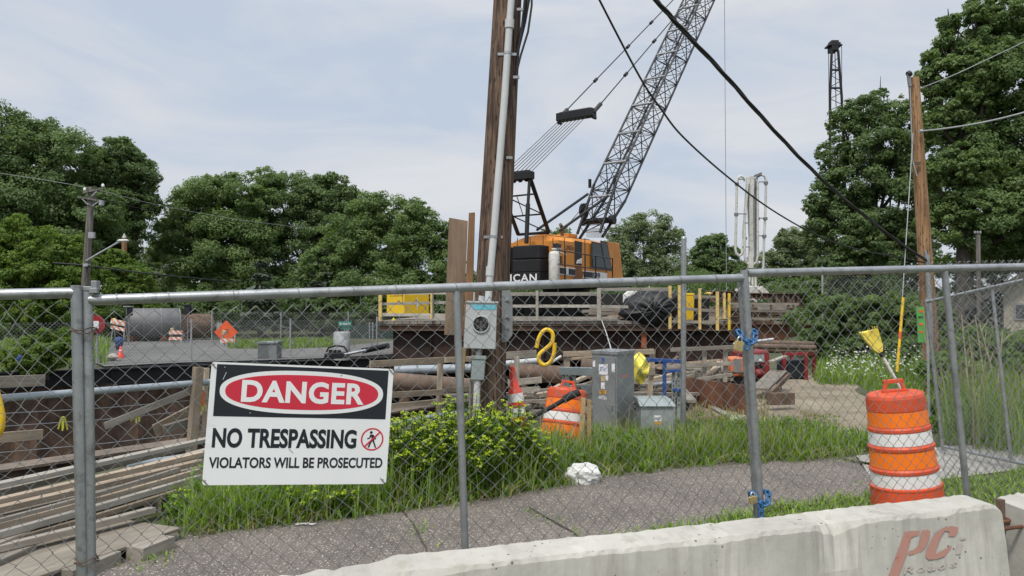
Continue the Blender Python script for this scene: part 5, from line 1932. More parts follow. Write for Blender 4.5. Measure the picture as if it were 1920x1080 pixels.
def ibeam(name, label, a, b, w_, h_, mat, cat='steel beam', tf=.03, parent=None):
    a, b = Vector(a), Vector(b)
    m_, ln = boardM(a, b, w_, h_, (0, 0, 1))
    mb = MB(m_)
    mb.box((0, 0, h_ / 2 - tf / 2), (ln, w_, tf))
    mb.box((0, 0, -h_ / 2 + tf / 2), (ln, w_, tf))
    mb.box((0, 0, 0), (ln, tf, h_ - 2 * tf - .001))
    if label:
        k = int(ln / 2.2)
        for i in range(1, k):
            mb.box(((i / k - .5) * ln, 0, 0), (.02, w_ * .9, h_ - 2 * tf - .002))
    o = mb.build(name, mat, parent)
    if label:
        tag(o, label, cat)
    return o
ibeam('waler_beam', 'long black steel waler beam capping the far wall of the excavation', FA + FNn * .55 + Vector((0, 0, -.2)), FB + FNn * .55 + Vector((0, 0, -.2)), .32, .44, M['black_steel'])
ibeam('waler_beam', 'weathered waler beam with a pale dusty top along the near wall of the excavation', EA - EN * 1.15 + Vector((0, 0, -.22)), EB - EN * 1.15 + ED * 2 + Vector((0, 0, -.22)), .36, .40, rusty('dusty_steel', (0.13, 0.10, 0.075), (0.25, 0.2, 0.155), 2))
# strut pipe and lower dark waler in the pit
tag(MB().tube([Vector((-8.0, 12.2, -1.5)), Vector((-3.0, 19.0, -1.5))], .3, 20).build('steel_pipe_strut', M['rust']), 'large brown steel pipe strut lying deep in the excavation', 'pipe')
# orange sprayed digits on the far wall and orange clamp plate
v = edge(371, 736)
far_wall = bpy.data.objects['sheet_pile_wall']
O_ = FA + FNn * .375
for txt, x0, y0, x1, y1 in (('60', 421, 727, 447, 741), ('58', 423, 743, 449, 757), ('90', 424, 759, 449, 773)):
    a, b = on_plane(x0, y1, O_, FNn), on_plane(x1, y0, O_, FNn)
    lettering(txt, frame(FD, y=(0, 0, 1), o=(a + b) / 2), (b - a).dot(FD), b.z - a.z, M['orange_spray'], far_wall, name='sprayed_number', depth=.004)

# pipe rails on the edge
def pole_rail(label, pts, r, mat, name='pipe_rail', off=0.0, group=None):
    o = MB().tube(pts, r, 12).build(name, mat)
    return tag(o, label, 'pipe', group)
pole_rail('grey pipe hand rail along the excavation edge left of the danger sign', [edge(-60, 751), edge(0, 747), edge(150, 735.5), edge(300, 724), edge(460, 711), edge(600, 699)], .038, M['pvc_blue'])
pole_rail('grey conduit lying on the ground along the excavation edge', [G(240, 873, .04), G(310, 862, .04), G(500, 834, .04), G(620, 814, .045), G(735, 795.5, .05), G(800, 783, .05), G(875, 770.5, .05)], .036, M['pvc_blue'])
cl = edge(371, 740)
ct_ = thing('pipe_clamp', 'orange clamp plate hanging on the grey pipe rail', 'clamp', cl - Vector((0, 0, .12)))
MB().box(cl + EN * .05 + Vector((0, 0, -.05)), (.10, .02, .17), Matrix.Rotation(math.atan2(ED.y, ED.x), 3, 'Z')).build('plate', M['orange_machine'], ct_)
MB().tube([cl - ED * .07, cl + ED * .06], .052, 14).build('collar', M['rust_pale'], ct_)
# short boards nailed to the rail at the far left
board('short_board', edge(-40, 718, .04), edge(84, 713, .04), .03, .115, M['lumber_grey'], 'short grey board nailed above the pipe rail at the far left', 'board', 'short boards on the pipe rail', EN.cross(ED) * -1 if False else (0, 0, 1))
board('short_board', edge(-40, 824, .04), edge(80, 814, .04), .03, .10, M['lumber'], 'short pale board nailed below the pipe rail at the far left', 'board', 'short boards on the pipe rail')
# wire lines with yellow ribbons
for k, (y0, y1, lab) in enumerate(((800, 760, 'upper thin wire line strung along the excavation edge'), (850, 800, 'lower thin wire line strung along the excavation edge'), (775, 742, 'topmost thin wire line strung along the excavation edge'))):
    tag(MB().tube([edge(-60, y0 + 4, -.05), edge(200, (y0 + y1) / 2 + 6, -.05), edge(460, y1, -.05)], .0045, 6).build('wire_line', M['galv_far']), lab, 'wire', 'wire lines at the excavation edge')
for k, (px, py, lab) in enumerate(((118, 790, 'yellow tape ribbon left of the two gate posts'), (257, 776, 'yellow tape ribbon between the gate posts and the wooden post'), (379, 758, 'yellow tape ribbon beside the upright wooden post'))):
    c = edge(px, py, -.04)
    mb = MB()
    for q in range(4):
        w0 = .016
        a = c + ED * (.012 * (q - 1.5)) + Vector((0, 0, .035))
        e = c + ED * (.03 * (q - 1.5) + rnd.uniform(-.02, .02)) + EN * rnd.uniform(-.02, .02) + Vector((0, 0, -.075 - .02 * (q % 2)))
        mb.bar(a, e, w0, .003, EN)
    mb.lathe([(.0, .0), (.016, .006), (.018, .022), (.0, .03)], 8, Matrix.Translation(c + Vector((0, 0, .025))))
    tag(mb.build('tape_ribbon', M['lime']), lab, 'ribbon', 'yellow tape ribbons on the wire lines')
# upright and diagonal lumber
def up(name, x0, y0, x1, y1, w_, h_, mat, label, off=.0, group=None):
    p0, p1 = edge(x0, y0, off), edge(x1, y1, off)
    return board(name, p0, p1, w_, h_, mat, label, 'post', group, upv=EN)
up('wooden_post', 358, 856, 372, 688, .095, .09, M['lumber'], 'thick pale wooden post standing left of the danger sign', .05)
up('wooden_post', 379, 820, 386, 690, .06, .07, M['lumber'], 'thinner wooden post behind the thick pale post', -.10)
board('diagonal_brace', edge(196, 799, -.02), edge(372, 727, -.02), .035, .075, M['lumber_grey'], 'long thin diagonal brace rising to the thick wooden post', 'board')
board('diagonal_brace', edge(290, 808, -.2), edge(385, 758, -.2), .04, .15, M['lumber'], 'broad short diagonal board behind the thick wooden post', 'board')
board('diagonal_brace', edge(308, 805, -.12), edge(384, 782, -.12), .09, .09, M['lumber_grey'], 'thick grey offcut below the broad diagonal board', 'board')

# ================================================================= lumber pile
def ground_line(x0, y0, x1, y1, z):
    return G(x0, y0, z), G(x1, y1, z)
LB = 'boards of the lumber pile'
# side-on lines of the boards as seen from the path: (x0,y0,x1,y1,z,width,thickness,material,label)
PILE = [
    (-260, 972, 468, 806, .36, .13, .04, 'lumber_white', 'widest whitish plank at the back of the lumber pile'),
    (-220, 982, 430, 832, .34, .10, .04, 'lumber_white', 'whitish plank second from the back of the lumber pile'),
    (-250, 1000, 380, 851, .33, .075, .045, 'lumber', 'tan board in the middle of the lumber pile with a square sawn end'),
    (-230, 1010, 376, 864, .30, .07, .045, 'lumber', 'tan board just in front of the middle of the lumber pile'),
    (-260, 1032, 334, 880, .29, .065, .04, 'lumber_grey', 'greyish board in the lumber pile ending short of the others'),
    (-240, 1042, 372, 884, .25, .07, .045, 'lumber', 'narrow tan board beneath the bright front plank of the lumber pile'),
    (-260, 1075, 378, 895, .23, .085, .045, 'lumber_white', 'bright whitish front plank of the lumber pile'),
    (-230, 1085, 371, 908, .19, .08, .04, 'lumber', 'tan lowest front board of the lumber pile'),
    (-240, 1085, 286, 957, .17, .10, .045, 'lumber_grey', 'grey board lying lowest in the lumber pile, just above the wide sheet'),
]
for x0, y0, x1, y1, z, w_, h_, mt_, lab in PILE:
    p0, p1 = ground_line(x0, y0 + rnd.uniform(-9, 9), x1, y1 + rnd.uniform(-3, 3), z)
    w_ *= rnd.uniform(.75, .95)
    board('lumber_board', p0, p1, w_, h_, M[mt_], lab, 'board', LB, sag=rnd.uniform(.0, .03), upv=Vector((rnd.uniform(-.12, .12), rnd.uniform(-.12, .12), 1)))
# more boards buried under the pile, seen as dark ends
for k, (x0, y0, x1, y1, z, lab) in enumerate(((-200, 985, 400, 858, .25, 'shaded board in the second layer at the back of the lumber pile'), (-200, 1015, 370, 880, .22, 'shaded board in the second layer at the middle of the lumber pile'), (-200, 970, 350, 836, .28, 'shaded board in the second layer under the widest plank'))):
    p0, p1 = ground_line(x0, y0, x1, y1, z)
    board('lumber_board', p0, p1, .16, .05, M['lumber_grey'], lab, 'board', LB)
# the wide sheet underneath, on blocks
s0, s1 = G(-330, 1222, .09), G(340, 992, .09)
dsh = (s1 - s0)
nsh = Vector((-dsh.y, dsh.x, 0)).normalized()
board('plywood_sheet', s0 + nsh * .45, s1 + nsh * .45, .90, .022, M['sheet_old'], 'wide grey plywood sheet lying under the lumber pile', 'plywood')
for k, (px, py, w_, h_, ln, z, ang, lab) in enumerate((
        (283, 1028, .15, .10, .30, .05, 12, 'weathered timber block under the right end of the wide plywood sheet'),
        (318, 920, .17, .12, .34, .13, 18, 'upper timber block under the right end of the lumber pile'),
        (312, 940, .17, .12, .34, .05, 15, 'lower timber block under the right end of the lumber pile'),
        (345, 930, .10, .09, .40, .045, 5, 'timber block behind the small spurge bush'),
        (15, 1015, .14, .08, .34, .16, 25, 'upper block of the stack at the far left under the lumber pile'),
        (15, 1055, .14, .14, .34, .07, 25, 'lower block of the stack at the far left under the lumber pile'),
        (165, 1062, .16, .09, .4, .05, 14, 'timber block under the sheet just behind the two gate posts'))):
    c = G(px, py, z)
    d = Vector((math.cos(R(ang + 60)), math.sin(R(ang + 60)), 0))
    c.z = z
    board('timber_block', c - d * ln / 2, c + d * ln / 2, w_, h_, M['lumber_grey'], lab, 'timber block', 'blocks under the lumber pile')

# ================================================================= wooden railings by the excavation
def railing(label, posts, rails, mat, loc):
    t = thing('wooden_railing', label, 'railing', loc, group='wooden railings round the excavation')
    for p0, p1, w_ in posts:
        board('post', p0, p1, w_, w_ * .9, mat, upv=(0, 1, 0), parent=t)
    for p0, p1, w_, h_ in rails:
        board('rail', p0, p1, w_, h_, mat, parent=t)
    return t
def E_(px, py, off=0.0):
    return edge(px, py, off)
railing('wooden railing between the danger sign and the utility pole',
        [(E_(822, 790, -.03), E_(826, 672, -.03), .09)],
        [(E_(694, 683, .04), E_(832, 675, .04), .04, .10), (E_(834, 675, -.08), E_(905, 672, -.08), .04, .09),
         (E_(690, 743, .04), E_(832, 735, .04), .04, .09), (E_(834, 732, -.08), E_(900, 727, -.08), .04, .09),
         (E_(690, 766, -.08), E_(900, 744, -.08), .04, .07)], M['lumber'], E_(822, 792))
RD = 13.6
def Q(px, py, d=RD):
    return P(px, py, d)
railing('wooden railing behind the leaning channelizer cone',
        [(Q(969, 780, 12.6), Q(969, 668, 12.6), .09)],
        [(Q(925, 668, 12.6), Q(1006, 663, 12.6), .04, .12), (Q(952, 718, 12.4), Q(1016, 712, 12.4), .04, .10), (Q(970, 732, 12.4), Q(1012, 729, 12.4), .04, .08)], M['lumber_grey'], Vector((Q(969, 780, 12.6).x, 12.6, 0)))
railing('wooden railing behind the tall grey cabinet',
        [(Q(1062, 760, 13), Q(1063, 661, 13), .1), (Q(1217, 760, 13), Q(1224, 656, 13), .08)],
        [(Q(1056, 664, 12.93), Q(1226, 659, 12.93), .05, .09), (Q(1060, 674, 13.1), Q(1170, 664, 13.1), .03, .04), (Q(1215, 697, 12.93), Q(1228, 697, 12.93), .05, .12)], M['lumber'], Vector((Q(1140, 760, 13).x, 13, 0)))
railing('grey wooden railing beyond the rusted low sheet piles',
        [(Q(1320, 716, 15.6), Q(1321, 652, 15.6), .08), (Q(1359, 716, 15.6), Q(1361, 656, 15.6), .08), (Q(1276, 714, 15.6), Q(1277, 656, 15.6), .07)],
        [(Q(1257, 656, 15.5), Q(1390, 650, 15.5), .05, .08), (Q(1250, 688, 15.5), Q(1375, 681, 15.5), .05, .07)], M['lumber_grey'], Vector((Q(1320, 716, 15.6).x, 15.6, 0)))
sheet_wall('sheet_pile_wall', 'low rust red sheet piles curving beside the gravel lot', P(1282, 740, 14.0) * 1.0 - Vector((0, 0, P(1282, 740, 14.0).z)), Vector((P(1425, 740, 12.2).x, 12.2, 0)), .47, -.3, M['rust_red'], .1, .5)
# pipes lying beyond
for k, (x0, y0, x1, y1, D0, D1, r, mt_, lab) in enumerate((
        (690, 712, 905, 728, 13.5, 14.0, .16, 'rust_pale', 'big rusty pipe lying between the danger sign and the utility pole'),
        (955, 697, 1058, 703, 13.8, 13.8, .16, 'rust', 'big dark brown pipe lying behind the leaning channelizer cone'),
        (1090, 686, 1112, 687, 13.6, 13.6, .13, 'rust_pale', 'short rusty pipe end left of the tall cabinet'),
        (925, 684, 1010, 676, 14.2, 14.6, .055, 'pvc', 'white plastic pipe behind the leaning channelizer cone'),
        (1015, 692, 1052, 668, 13.9, 14.1, .025, 'pvc', 'thin white pipe slanting up beside the S shaped sling'),
        (740, 694, 905, 690, 15.5, 15.5, .09, 'pvc_blue', 'dark grey pipe above the big rusty pipe'),
        (1375, 645, 1450, 636, 19.5, 19.5, .035, 'pvc', 'thin white pipe slanting above the red machine'),
        (1215, 722, 1262, 717, 13, 13, .03, 'pvc_blue', 'grey pipe on the ground behind the blue frame'))):
    p0, p1 = P(x0, y0, D0), P(x1, y1, D1)
    tag(MB().tube([p0, p1], r, 18).build('pipe', M[mt_]), lab, 'pipe', 'pipes lying round the site')
for k, (y, x1, lab) in enumerate(((652, 1528, 'topmost pale pipe in the stack above the red tank frame'), (659, 1530, 'middle pale pipe in the stack above the red tank frame'), (645, 1524, 'rearmost pale pipe in the stack above the red tank frame'))):
    tag(MB().tube([P(1408, y - 3, 20.5 + .3 * k), P(x1, y, 21 + .3 * k)], .075, 14).build('pipe', M['rust_pale']), lab, 'pipe', 'pipes in the stack above the red tank frame')
# low timbers by the gravel
board('timber_baulk', P(1316, 796, 10.6), P(1362, 792, 10.7), .2, .16, M['rust_red'], 'rust stained timber baulk at the left edge of the gravel lot', 'timber')
board('timber_baulk', P(1442, 748, 13.0), P(1485, 747, 13.2), .14, .2, M['rust'], 'dark timber baulk near the steel ramp', 'timber')
board('pale_board', G(1326, 757, .03), G(1362, 778, .03), .1, .03, M['lumber_white'], 'pale plank lying on the gravel below the low sheet piles', 'board')
board('pale_board', G(1368, 790, .05), G(1388, 780, .05), .16, .03, M['lumber_white'], 'short pale plank end in the grass left of the gate post', 'board')

# jumble of offcuts, pipe ends and timber round the foot of the trestle
def debris(label, mat, n, seed, kind_pipe=False):
    g = random.Random(seed)
    mb = MB()
    k = 0
    area = gp((875, 795), (1000, 795), (1290, 770), (1390, 735), (1400, 700), (1300, 702), (1190, 718), (1060, 742), (960, 762), (885, 776))
    xs, ys_ = [p[0] for p in area], [p[1] for p in area]
    while k < n:
        x, y = g.uniform(min(xs), max(xs)), g.uniform(min(ys_), max(ys_))
        if not inside((x, y), area):
            continue
        k += 1
        a = g.choice([.75, .9, .6, -.4, 1.3]) + g.uniform(-.25, .25)
        ln = g.uniform(.4, 1.8)
        z0 = g.uniform(.03, .3)
        d = Vector((math.cos(a), math.sin(a), g.uniform(-.12, .2))) * ln / 2
        c = Vector((x, y, z0 + abs(d.z)))
        if kind_pipe:
            mb.tube([c - d, c + d], g.uniform(.02, .06), 8)
        else:
            mb.bar(c - d, c + d, g.uniform(.06, .16), g.uniform(.03, .07))
    o = mb.build('site_debris', mat)
    tag(o, label, 'debris', kind='stuff')
debris('jumble of grey timber offcuts lying round the foot of the work trestle', M['lumber_grey'], 46, 91)
debris('pale timber scraps lying round the foot of the work trestle', M['lumber'], 22, 92)
debris('scattered rusty pipe and bar offcuts round the foot of the work trestle', M['rust_pale'], 26, 93, True)
# ================================================================= work trestle
TX0, TX1, TY0, TY1, TZ = -4.5, 7.45, 26.0, 37.5, 1.28
tt = thing('work_trestle', 'black and rusty steel work trestle carrying the orange crane', 'trestle', ((TX0 + TX1) / 2, TY0, 0))
mb = MB()
n = 46
for i in range(n):
    x0 = TX0 + (TX1 - TX0) * i / n
    w_ = (TX1 - TX0) / n
    mb.box((x0 + w_ / 2, (TY0 + TY1) / 2, TZ - .06), (w_ - .02, TY1 - TY0, .12 - rnd.uniform(0, .02)))
mb.build('deck_timber', M['lumber_grey'], tt)['kind'] = 'stuff'
ibeam('edge_beam', None, (TX0, TY0 + .1, TZ - .24), (TX1, TY0 + .1, TZ - .24), .2, .2, M['rust'], parent=tt)
g_mat = rusty('girder_rust', (0.022, 0.016, 0.014), (0.075, 0.036, 0.024), 1.4)
for yy in (TY0 + .35, TY0 + 4, TY0 + 8, TY1 - .4):
    a, b = Vector((TX0 + .45, yy, TZ - .36 - .5)), Vector((TX1, yy, TZ - .36 - .5))
    m_, ln = boardM(a, b, 1, 1, (0, 0, 1))
    gm = MB(m_)
    gm.box((0, 0, .48), (ln, .4, .04))
    gm.box((0, 0, -.48), (ln, .4, .04))
    gm.box((0, 0, 0), (ln, .03, .918))
    for k in range(1, 9):
        gm.box(((k / 9 - .5) * ln, 0, 0), (.025, .36, .914))
    gm.build('girder', g_mat, tt)
# the left end has a cross girder
gm = MB()
gm.box((TX0 + .44, (TY0 + TY1) / 2, TZ - .86), (.06, TY1 - TY0 - .9, .9))
gm.build('end_girder', g_mat, tt)
for x in (-3.7, -1.0, 1.9, 4.8, 7.0):
    for yy in (TY0 + .6, TY0 + 6):
        MB().tube([(x, yy, TZ - 1.36), (x, yy, -3.6)], .2, 16).build('steel_pile', M['rust'], tt)
    ibeam('cap_beam', None, (x, TY0 + .2, TZ - 1.56), (x, TY1, TZ - 1.56), .36, .36, M['black_steel'], parent=tt)
for x0, x1 in ((-3.7, -1.0), (-1.0, 1.9), (1.9, 4.8)):
    MB().bar((x0, TY0 + .55, -.3), (x1, TY0 + .55, -1.7), .1, .1).build('cross_brace', M['rust'], tt)
MB().bar(P(1207, 622, 26.2), P(1207, 652, 26.2), .18, .12, (0, 1, 0)).build('orange_stiffener', rusty('fresh_rust', (0.22, .06, .025), (.36, .12, .05)), tt)

# far darker part of the trestle to the right, with stacked girders
t2_ = thing('work_trestle', 'rust brown lower deck right of the yellow railing posts stacked with steel', 'trestle', (8.6, 30, 0))
MB().box((9.6, 34, .62), (6.3, 9, .14)).build('deck_timber', M['rust'], t2_)
ibeam('girder', None, P(1365, 622, 27.5), P(1528, 624, 29), .3, .62, M['rust_red'], parent=t2_)
ibeam('edge_beam', None, P(1365, 588, 28), P(1510, 588, 29.4), .2, .26, M['rust'], parent=t2_)
for px, D in ((1385, 28.5), (1440, 29), (1500, 29.5)):
    p = P(px, 630, D)
    MB().tube([p, Vector((p.x, p.y, -3))], .18, 14).build('steel_pile', M['rust'], t2_)
    ibeam('cap_beam', None, (p.x, p.y - .3, .2), (p.x, p.y + 6, .2), .3, .3, M['rust'], parent=t2_)
for k, (x0, x1, y0, y1, D, mt_, lab) in enumerate((
        (1395, 1513, 549, 560, 31, 'rust', 'long dark girder lying topmost on the far deck behind the white pump boom'),
        (1455, 1512, 549, 575, 30.6, 'rust_pale', 'short stub of steel box section at the right end of the far deck'),
        (1378, 1490, 571, 577, 29.2, 'lumber_grey', 'grey timber beam laid across the far deck'),
        (1425, 1470, 575, 581, 28.9, 'lumber_white', 'pale yellow timber lying on the far deck'),
        (1360, 1400, 586, 592, 28.5, 'lumber_white', 'pale timber end beside the yellow railing posts'),
        (1395, 1480, 585, 590, 28.6, 'rust_pale', 'rusty pipe length lying lowest on the far deck'),
        (1330, 1395, 545, 566, 33, 'rust', 'dark steel box behind the yellow railing posts'))):
    a, b = P(x0, (y0 + y1) / 2, D), P(x1, (y0 + y1) / 2 + 1, D + .5)
    h_ = (y1 - y0) * D / FPX
    if 'lumber' in mt_:
        board('timber_beam', a, b, .25, h_, M[mt_], lab, 'timber', 'stock on the far deck')
    else:
        o = MB()
        m_, ln = boardM(a, b, 1, 1, (0, 0, 1))
        o.M = m_
        o.box((0, 0, h_ / 2 - .02), (ln, .35, .04))
        o.box((0, 0, -h_ / 2 + .02), (ln, .35, .04))
        o.box((0, 0, 0), (ln, .05, h_ - .082))
        for q in range(1, 6):
            o.box(((q / 6 - .5) * ln, 0, 0), (.03, .3, h_ - .084))
        tag(o.build('steel_beam', M[mt_]), lab, 'steel beam', 'stock on the far deck')
frl = thing('site_railing', 'dark steel railing along the far deck right of the gate post', 'railing', P(1420, 600, 28.2))
for px in (1388, 1412, 1446, 1478, 1488):
    MB().bar(P(px, 604, 28.2), P(px, 562, 28.2), .06, .06, (0, 1, 0)).build('post', M['rust'], frl)
for py in (569, 583, 597):
    MB().bar(P(1370, py, 28.16), P(1498, py + 1, 28.16), .04, .07).build('rail', M['lumber_grey'], frl)

# guard rails on the trestle edge
RL = TY0 - .06
def trail(label, posts, rails, mat, pmat):
    t = thing('deck_railing', label, 'railing', P(posts[0][0], 600, RL), group='wooden railings on the trestle edge')
    for px, y0, y1, w_, pm in posts:
        MB().bar(P(px, y0, RL - .05), P(px, y1, RL - .05), w_, .08, (0, 1, 0)).build('post', M[pm], t, bevel=.006)
    for x0, y0, x1, y1, h_ in rails:
        board('rail', P(x0, y0, RL), P(x1, y1, RL), .045, h_, M[mat], parent=t)
    return t
trail('wooden railing with a yellow corner post in front of the yellow crate',
      [(713, 538, 602, .11, 'yellow_post'), (809, 545, 598, .07, 'yellow_post'), (811.5, 550, 598, .05, 'lumber_grey')],
      [(712, 550, 838, 549, .10), (716, 570, 838, 567, .09), (716, 590, 838, 591, .10)], 'lumber_white', 'yellow_post')
trail('pale wooden railing in front of the crane tracks',
      [(1007, 545, 600, .09, 'lumber_white'), (1123, 540, 601, .13, 'lumber_white'), (888, 548, 600, .09, 'lumber_white')],
      [(842, 552, 1120, 551, .12), (842, 574, 1120, 574, .10), (842, 595, 1156, 597, .10), (1125, 543, 1256, 542, .11), (1124, 575, 1258, 576, .10)], 'lumber_white', 'lumber_white')
trail('wooden railing with tall yellow posts between the black tarp and the gate post',
      [(1256, 536, 617, .10, 'yellow_post'), (1273.5, 535, 617, .09, 'yellow_post'), (1312, 541, 618, .09, 'yellow_post'), (1345, 547, 620, .10, 'yellow_post'), (1358, 549, 598, .08, 'yellow_post'), (1367, 550, 619, .08, 'yellow')],
      [(1256, 577, 1352, 584, .10), (1300, 556, 1345, 557, .08), (1256, 603, 1345, 605, .09)], 'lumber_grey', 'yellow_post')
# clips on the tall yellow posts are left plain steel
yc = thing('yellow_crate', 'yellow crate with a white star on the left end of the trestle', 'crate', P(764, 592, 27.4))
cA, cB, cC = P(725, 592, 28.0), P(758, 593, 27.2), P(804, 592, 28.2)
top_ = P(758, 552, 27.2).z
bot_ = cB.z
c4 = [Vector((p.x, p.y, 0)) for p in (cA, cB, cC)]
c4.append(c4[0] + c4[2] - c4[1])
MB().add(*pr(c4, bot_, top_)).build('body', M['yellow_bin'], yc, bevel=.01)
nn_ = (c4[2] - c4[1]).normalized()
nf = Vector((nn_.y, -nn_.x, 0))
if nf.y > 0:
    nf = -nf
sc_ = c4[1].lerp(c4[2], .52) + Vector((0, 0, (bot_ + top_) / 2 + .05)) + nf * .004
fm = frame(nn_, y=(0, 0, 1), o=sc_)
star = []
for k in range(16):
    a = math.pi / 2 + k * math.pi / 8
    r_ = .27 if k % 4 == 0 else (.13 if k % 2 == 0 else .085)
    star.append((r_ * math.cos(a) * .7, r_ * math.sin(a)))
MB(fm).prism(star, .006).build('star_emblem', M['white_paint'], yc)
face_text('NO SMOKING', 731, 553.5, 756, 556, c4[0].lerp(c4[1], .5), (lambda d: Vector((d.y, -d.x, 0)) if Vector((d.y, -d.x, 0)).y < 0 else Vector((-d.y, d.x, 0)))((c4[1] - c4[0]).normalized()), (c4[1] - c4[0]).normalized(), M['ink'], yc, .005)
MB().box((0, 0, 0), (.2, .2, .1)).build('x2', M['ink'])
bpy.data.objects.remove(bpy.data.objects['x2'])

def deck_stock(label, mat, boxes, n, seed):
    g = random.Random(seed)
    mb = MB()
    for _ in range(n):
        x0, x1, y0, y1, z0, z1 = g.choice(boxes)
        c = Vector((g.uniform(x0, x1), g.uniform(y0, y1), g.uniform(z0, z1)))
        a = g.choice([0, 0, 0, .3, -.2, 1.57]) + g.uniform(-.08, .08)
        d = Vector((math.cos(a), math.sin(a), g.uniform(-.04, .04))) * g.uniform(.3, 1.1)
        mb.bar(c - d, c + d, g.uniform(.08, .22), g.uniform(.06, .2))
    tag(mb.build('deck_stock', mat), label, 'stock', kind='stuff')
FDK = [(7.4, 11.8, 30, 33.5, .75, 1.75), (5.4, 7.3, 28, 31, 1.35, 1.9), (3.2, 5.0, 27, 28, 1.35, 1.75)]
deck_stock('dark steel offcuts stacked along the right half of the work deck', M['rust'], FDK, 46, 95)
deck_stock('grey timber cribbing stacked along the right half of the work deck', M['lumber_grey'], FDK, 34, 96)
deck_stock('pale timber ends stacked along the right half of the work deck', M['lumber'], FDK, 12, 97)
# black tarp heap
def heap(name, label, outline_px, D, depth, mat, seed, cat):
    g = random.Random(seed)
    pts = [P(x, y, D) for x, y in outline_px]
    cen = sum(pts, Vector()) / len(pts)
    vs = []
    fs = []
    rings = 9
    dense = []
    for i in range(len(pts)):
        for q in range(5):
            dense.append(pts[i].lerp(pts[(i + 1) % len(pts)], q / 5))
    k = len(dense)
    ph = [g.uniform(0, 6.3) for _ in range(6)]
    for side in (-1, 1):
        b = len(vs)
        vs.append(cen + Vector((0, side * depth, 0)))
        for r in range(1, rings + 1):
            u = r / rings
            for i, p in enumerate(dense):
                q = cen.lerp(p, u)
                a = i / k * 2 * math.pi
                fold = .05 * math.sin(9 * a + ph[0] + u * 3) + .05 * math.sin(17 * a + ph[1] - u * 6) + .04 * math.sin(31 * a + ph[2] + u * 11)
                q.y += side * depth * math.sqrt(max(0, 1 - u * u)) * (1 + fold * (1.2 - u * .3))
                q.z += .03 * math.sin(5 * a + u * 7 + ph[3]) * (1 - u)
                vs.append(q)
        for i in range(k):
            f = (b, b + 1 + i, b + 1 + (i + 1) % k)
            fs.append(f if side < 0 else f[::-1])
            for r in range(rings - 1):
                o = b + 1 + r * k
                f = (o + i, o + k + i, o + k + (i + 1) % k, o + (i + 1) % k)
                fs.append(f if side < 0 else f[::-1])
    return tag(MB().add(vs, fs, True).build(name, mat), label, cat)
heap('black_tarp', 'heap under a black tarp hanging over the trestle edge', [(1158, 590), (1172, 560), (1195, 548), (1225, 544), (1256, 545), (1276, 552), (1277, 580), (1262, 600), (1245, 611), (1225, 617), (1200, 610), (1175, 600)], 26.2, .5, M['tarp'], 4, 'tarp')
wr = heap('white_sheet', 'torn white plastic sheet draped beside the black tarp', [(1168, 552), (1180, 543), (1195, 546), (1188, 556), (1178, 575), (1168, 572)], 26.3, .1, M['plastic_white'], 5, 'plastic sheet')

def bin_(label, name, px0, px1, y0, y1, D, mat, lidh=.08):
    a, b = P(px0, y1, D), P(px1, y0, D)
    w_, h_ = b.x - a.x, b.z - a.z
    t = thing(name, label, 'bin', Vector(((a.x + b.x) / 2, D, a.z)))
    m_ = Matrix.Translation(t.location)
    mb = MB(m_)
    vs = [(sx_ * w_ / 2 * s, sy_ * w_ / 2 * s, z) for z, s in ((0, .82), (h_ - lidh, .95)) for sx_, sy_ in ((-1, -1), (1, -1), (1, 1), (-1, 1))]
    mb.add(vs, [(3, 2, 1, 0), (4, 5, 6, 7), (0, 1, 5, 4), (1, 2, 6, 5), (2, 3, 7, 6), (3, 0, 4, 7)])
    mb.build('body', mat, t, bevel=.02)
    MB(m_).box((0, 0, h_ - lidh / 2), (w_, w_, lidh)).build('lid', mat, t, bevel=.02)
    return t
bin_('yellow plastic bin standing right of the black tarp', 'waste_bin', 1275, 1300, 550, 600, 26.6, M['yellow_bin'])
bin_('black drum standing between the yellow bin and the tall yellow posts', 'waste_bin', 1300, 1328, 560, 602, 26.9, M['black_plastic'])
mb = MB()
mb.lathe([(.02, 0), (.13, .01), (.14, .04), (.1, .07), (.0, .08)], 18, Matrix.Translation(P(1329, 552, 27.5)))
tag(mb.build('yellow_tub', M['yellow']), 'upturned yellow tub lid lying beyond the yellow railing posts', 'tub')
tag(MB().tube([P(1128, 600, 25.8), P(1137, 625, 22), P(1146, 655, 17.5)], .016, 6).build('tie_rope', M['pvc']), 'pale rope slanting down from the trestle edge to the railing behind the cabinet', 'rope')

# ================================================================= orange crawler crane
hd = Vector((.574, .819, 0)).normalized()
lt = Vector((-hd.y, hd.x, 0))
CO = Vector((2.3, 32.7, 1.3))
CMx = Matrix((hd, lt, Vector((0, 0, 1)))).transposed().to_4x4()
CMx.translation = CO
cr_ = thing('crawler_crane', 'orange crawler crane with black lattice boom and black counterweight on the trestle', 'crane', CO)
MI = CMx.inverted()
def S(px, py, y=-1.6):
    """photo point on the vertical plane y = const of the crane, in crane coordinates"""
    return MI @ on_plane(px, py, CMx @ Vector((0, y, 0)), lt)
ns = 16
sec = [(-1.6, 1.35), (-1.6, 3.02)] + [(-1.6 + 3.2 * k / ns, 3.02 + .36 * math.sin(math.pi * k / ns) ** .7) for k in range(1, ns)] + [(1.6, 3.02), (1.6, 1.35)]
def loft(xs, secs):
    n = len(secs[0])
    vs = [(x, y, z) for x, s in zip(xs, secs) for y, z in s]
    fs = [tuple(range(n)), tuple(reversed(range((len(xs) - 1) * n, len(xs) * n)))]
    for i in range(len(xs) - 1):
        for j in range(n):
            fs.append((i * n + j, i * n + n + j, i * n + n + (j + 1) % n, i * n + (j + 1) % n))
    return vs, fs
house = MB(CMx)
lowsec = [(y, min(z, 2.98 + .0 * z)) for y, z in sec]
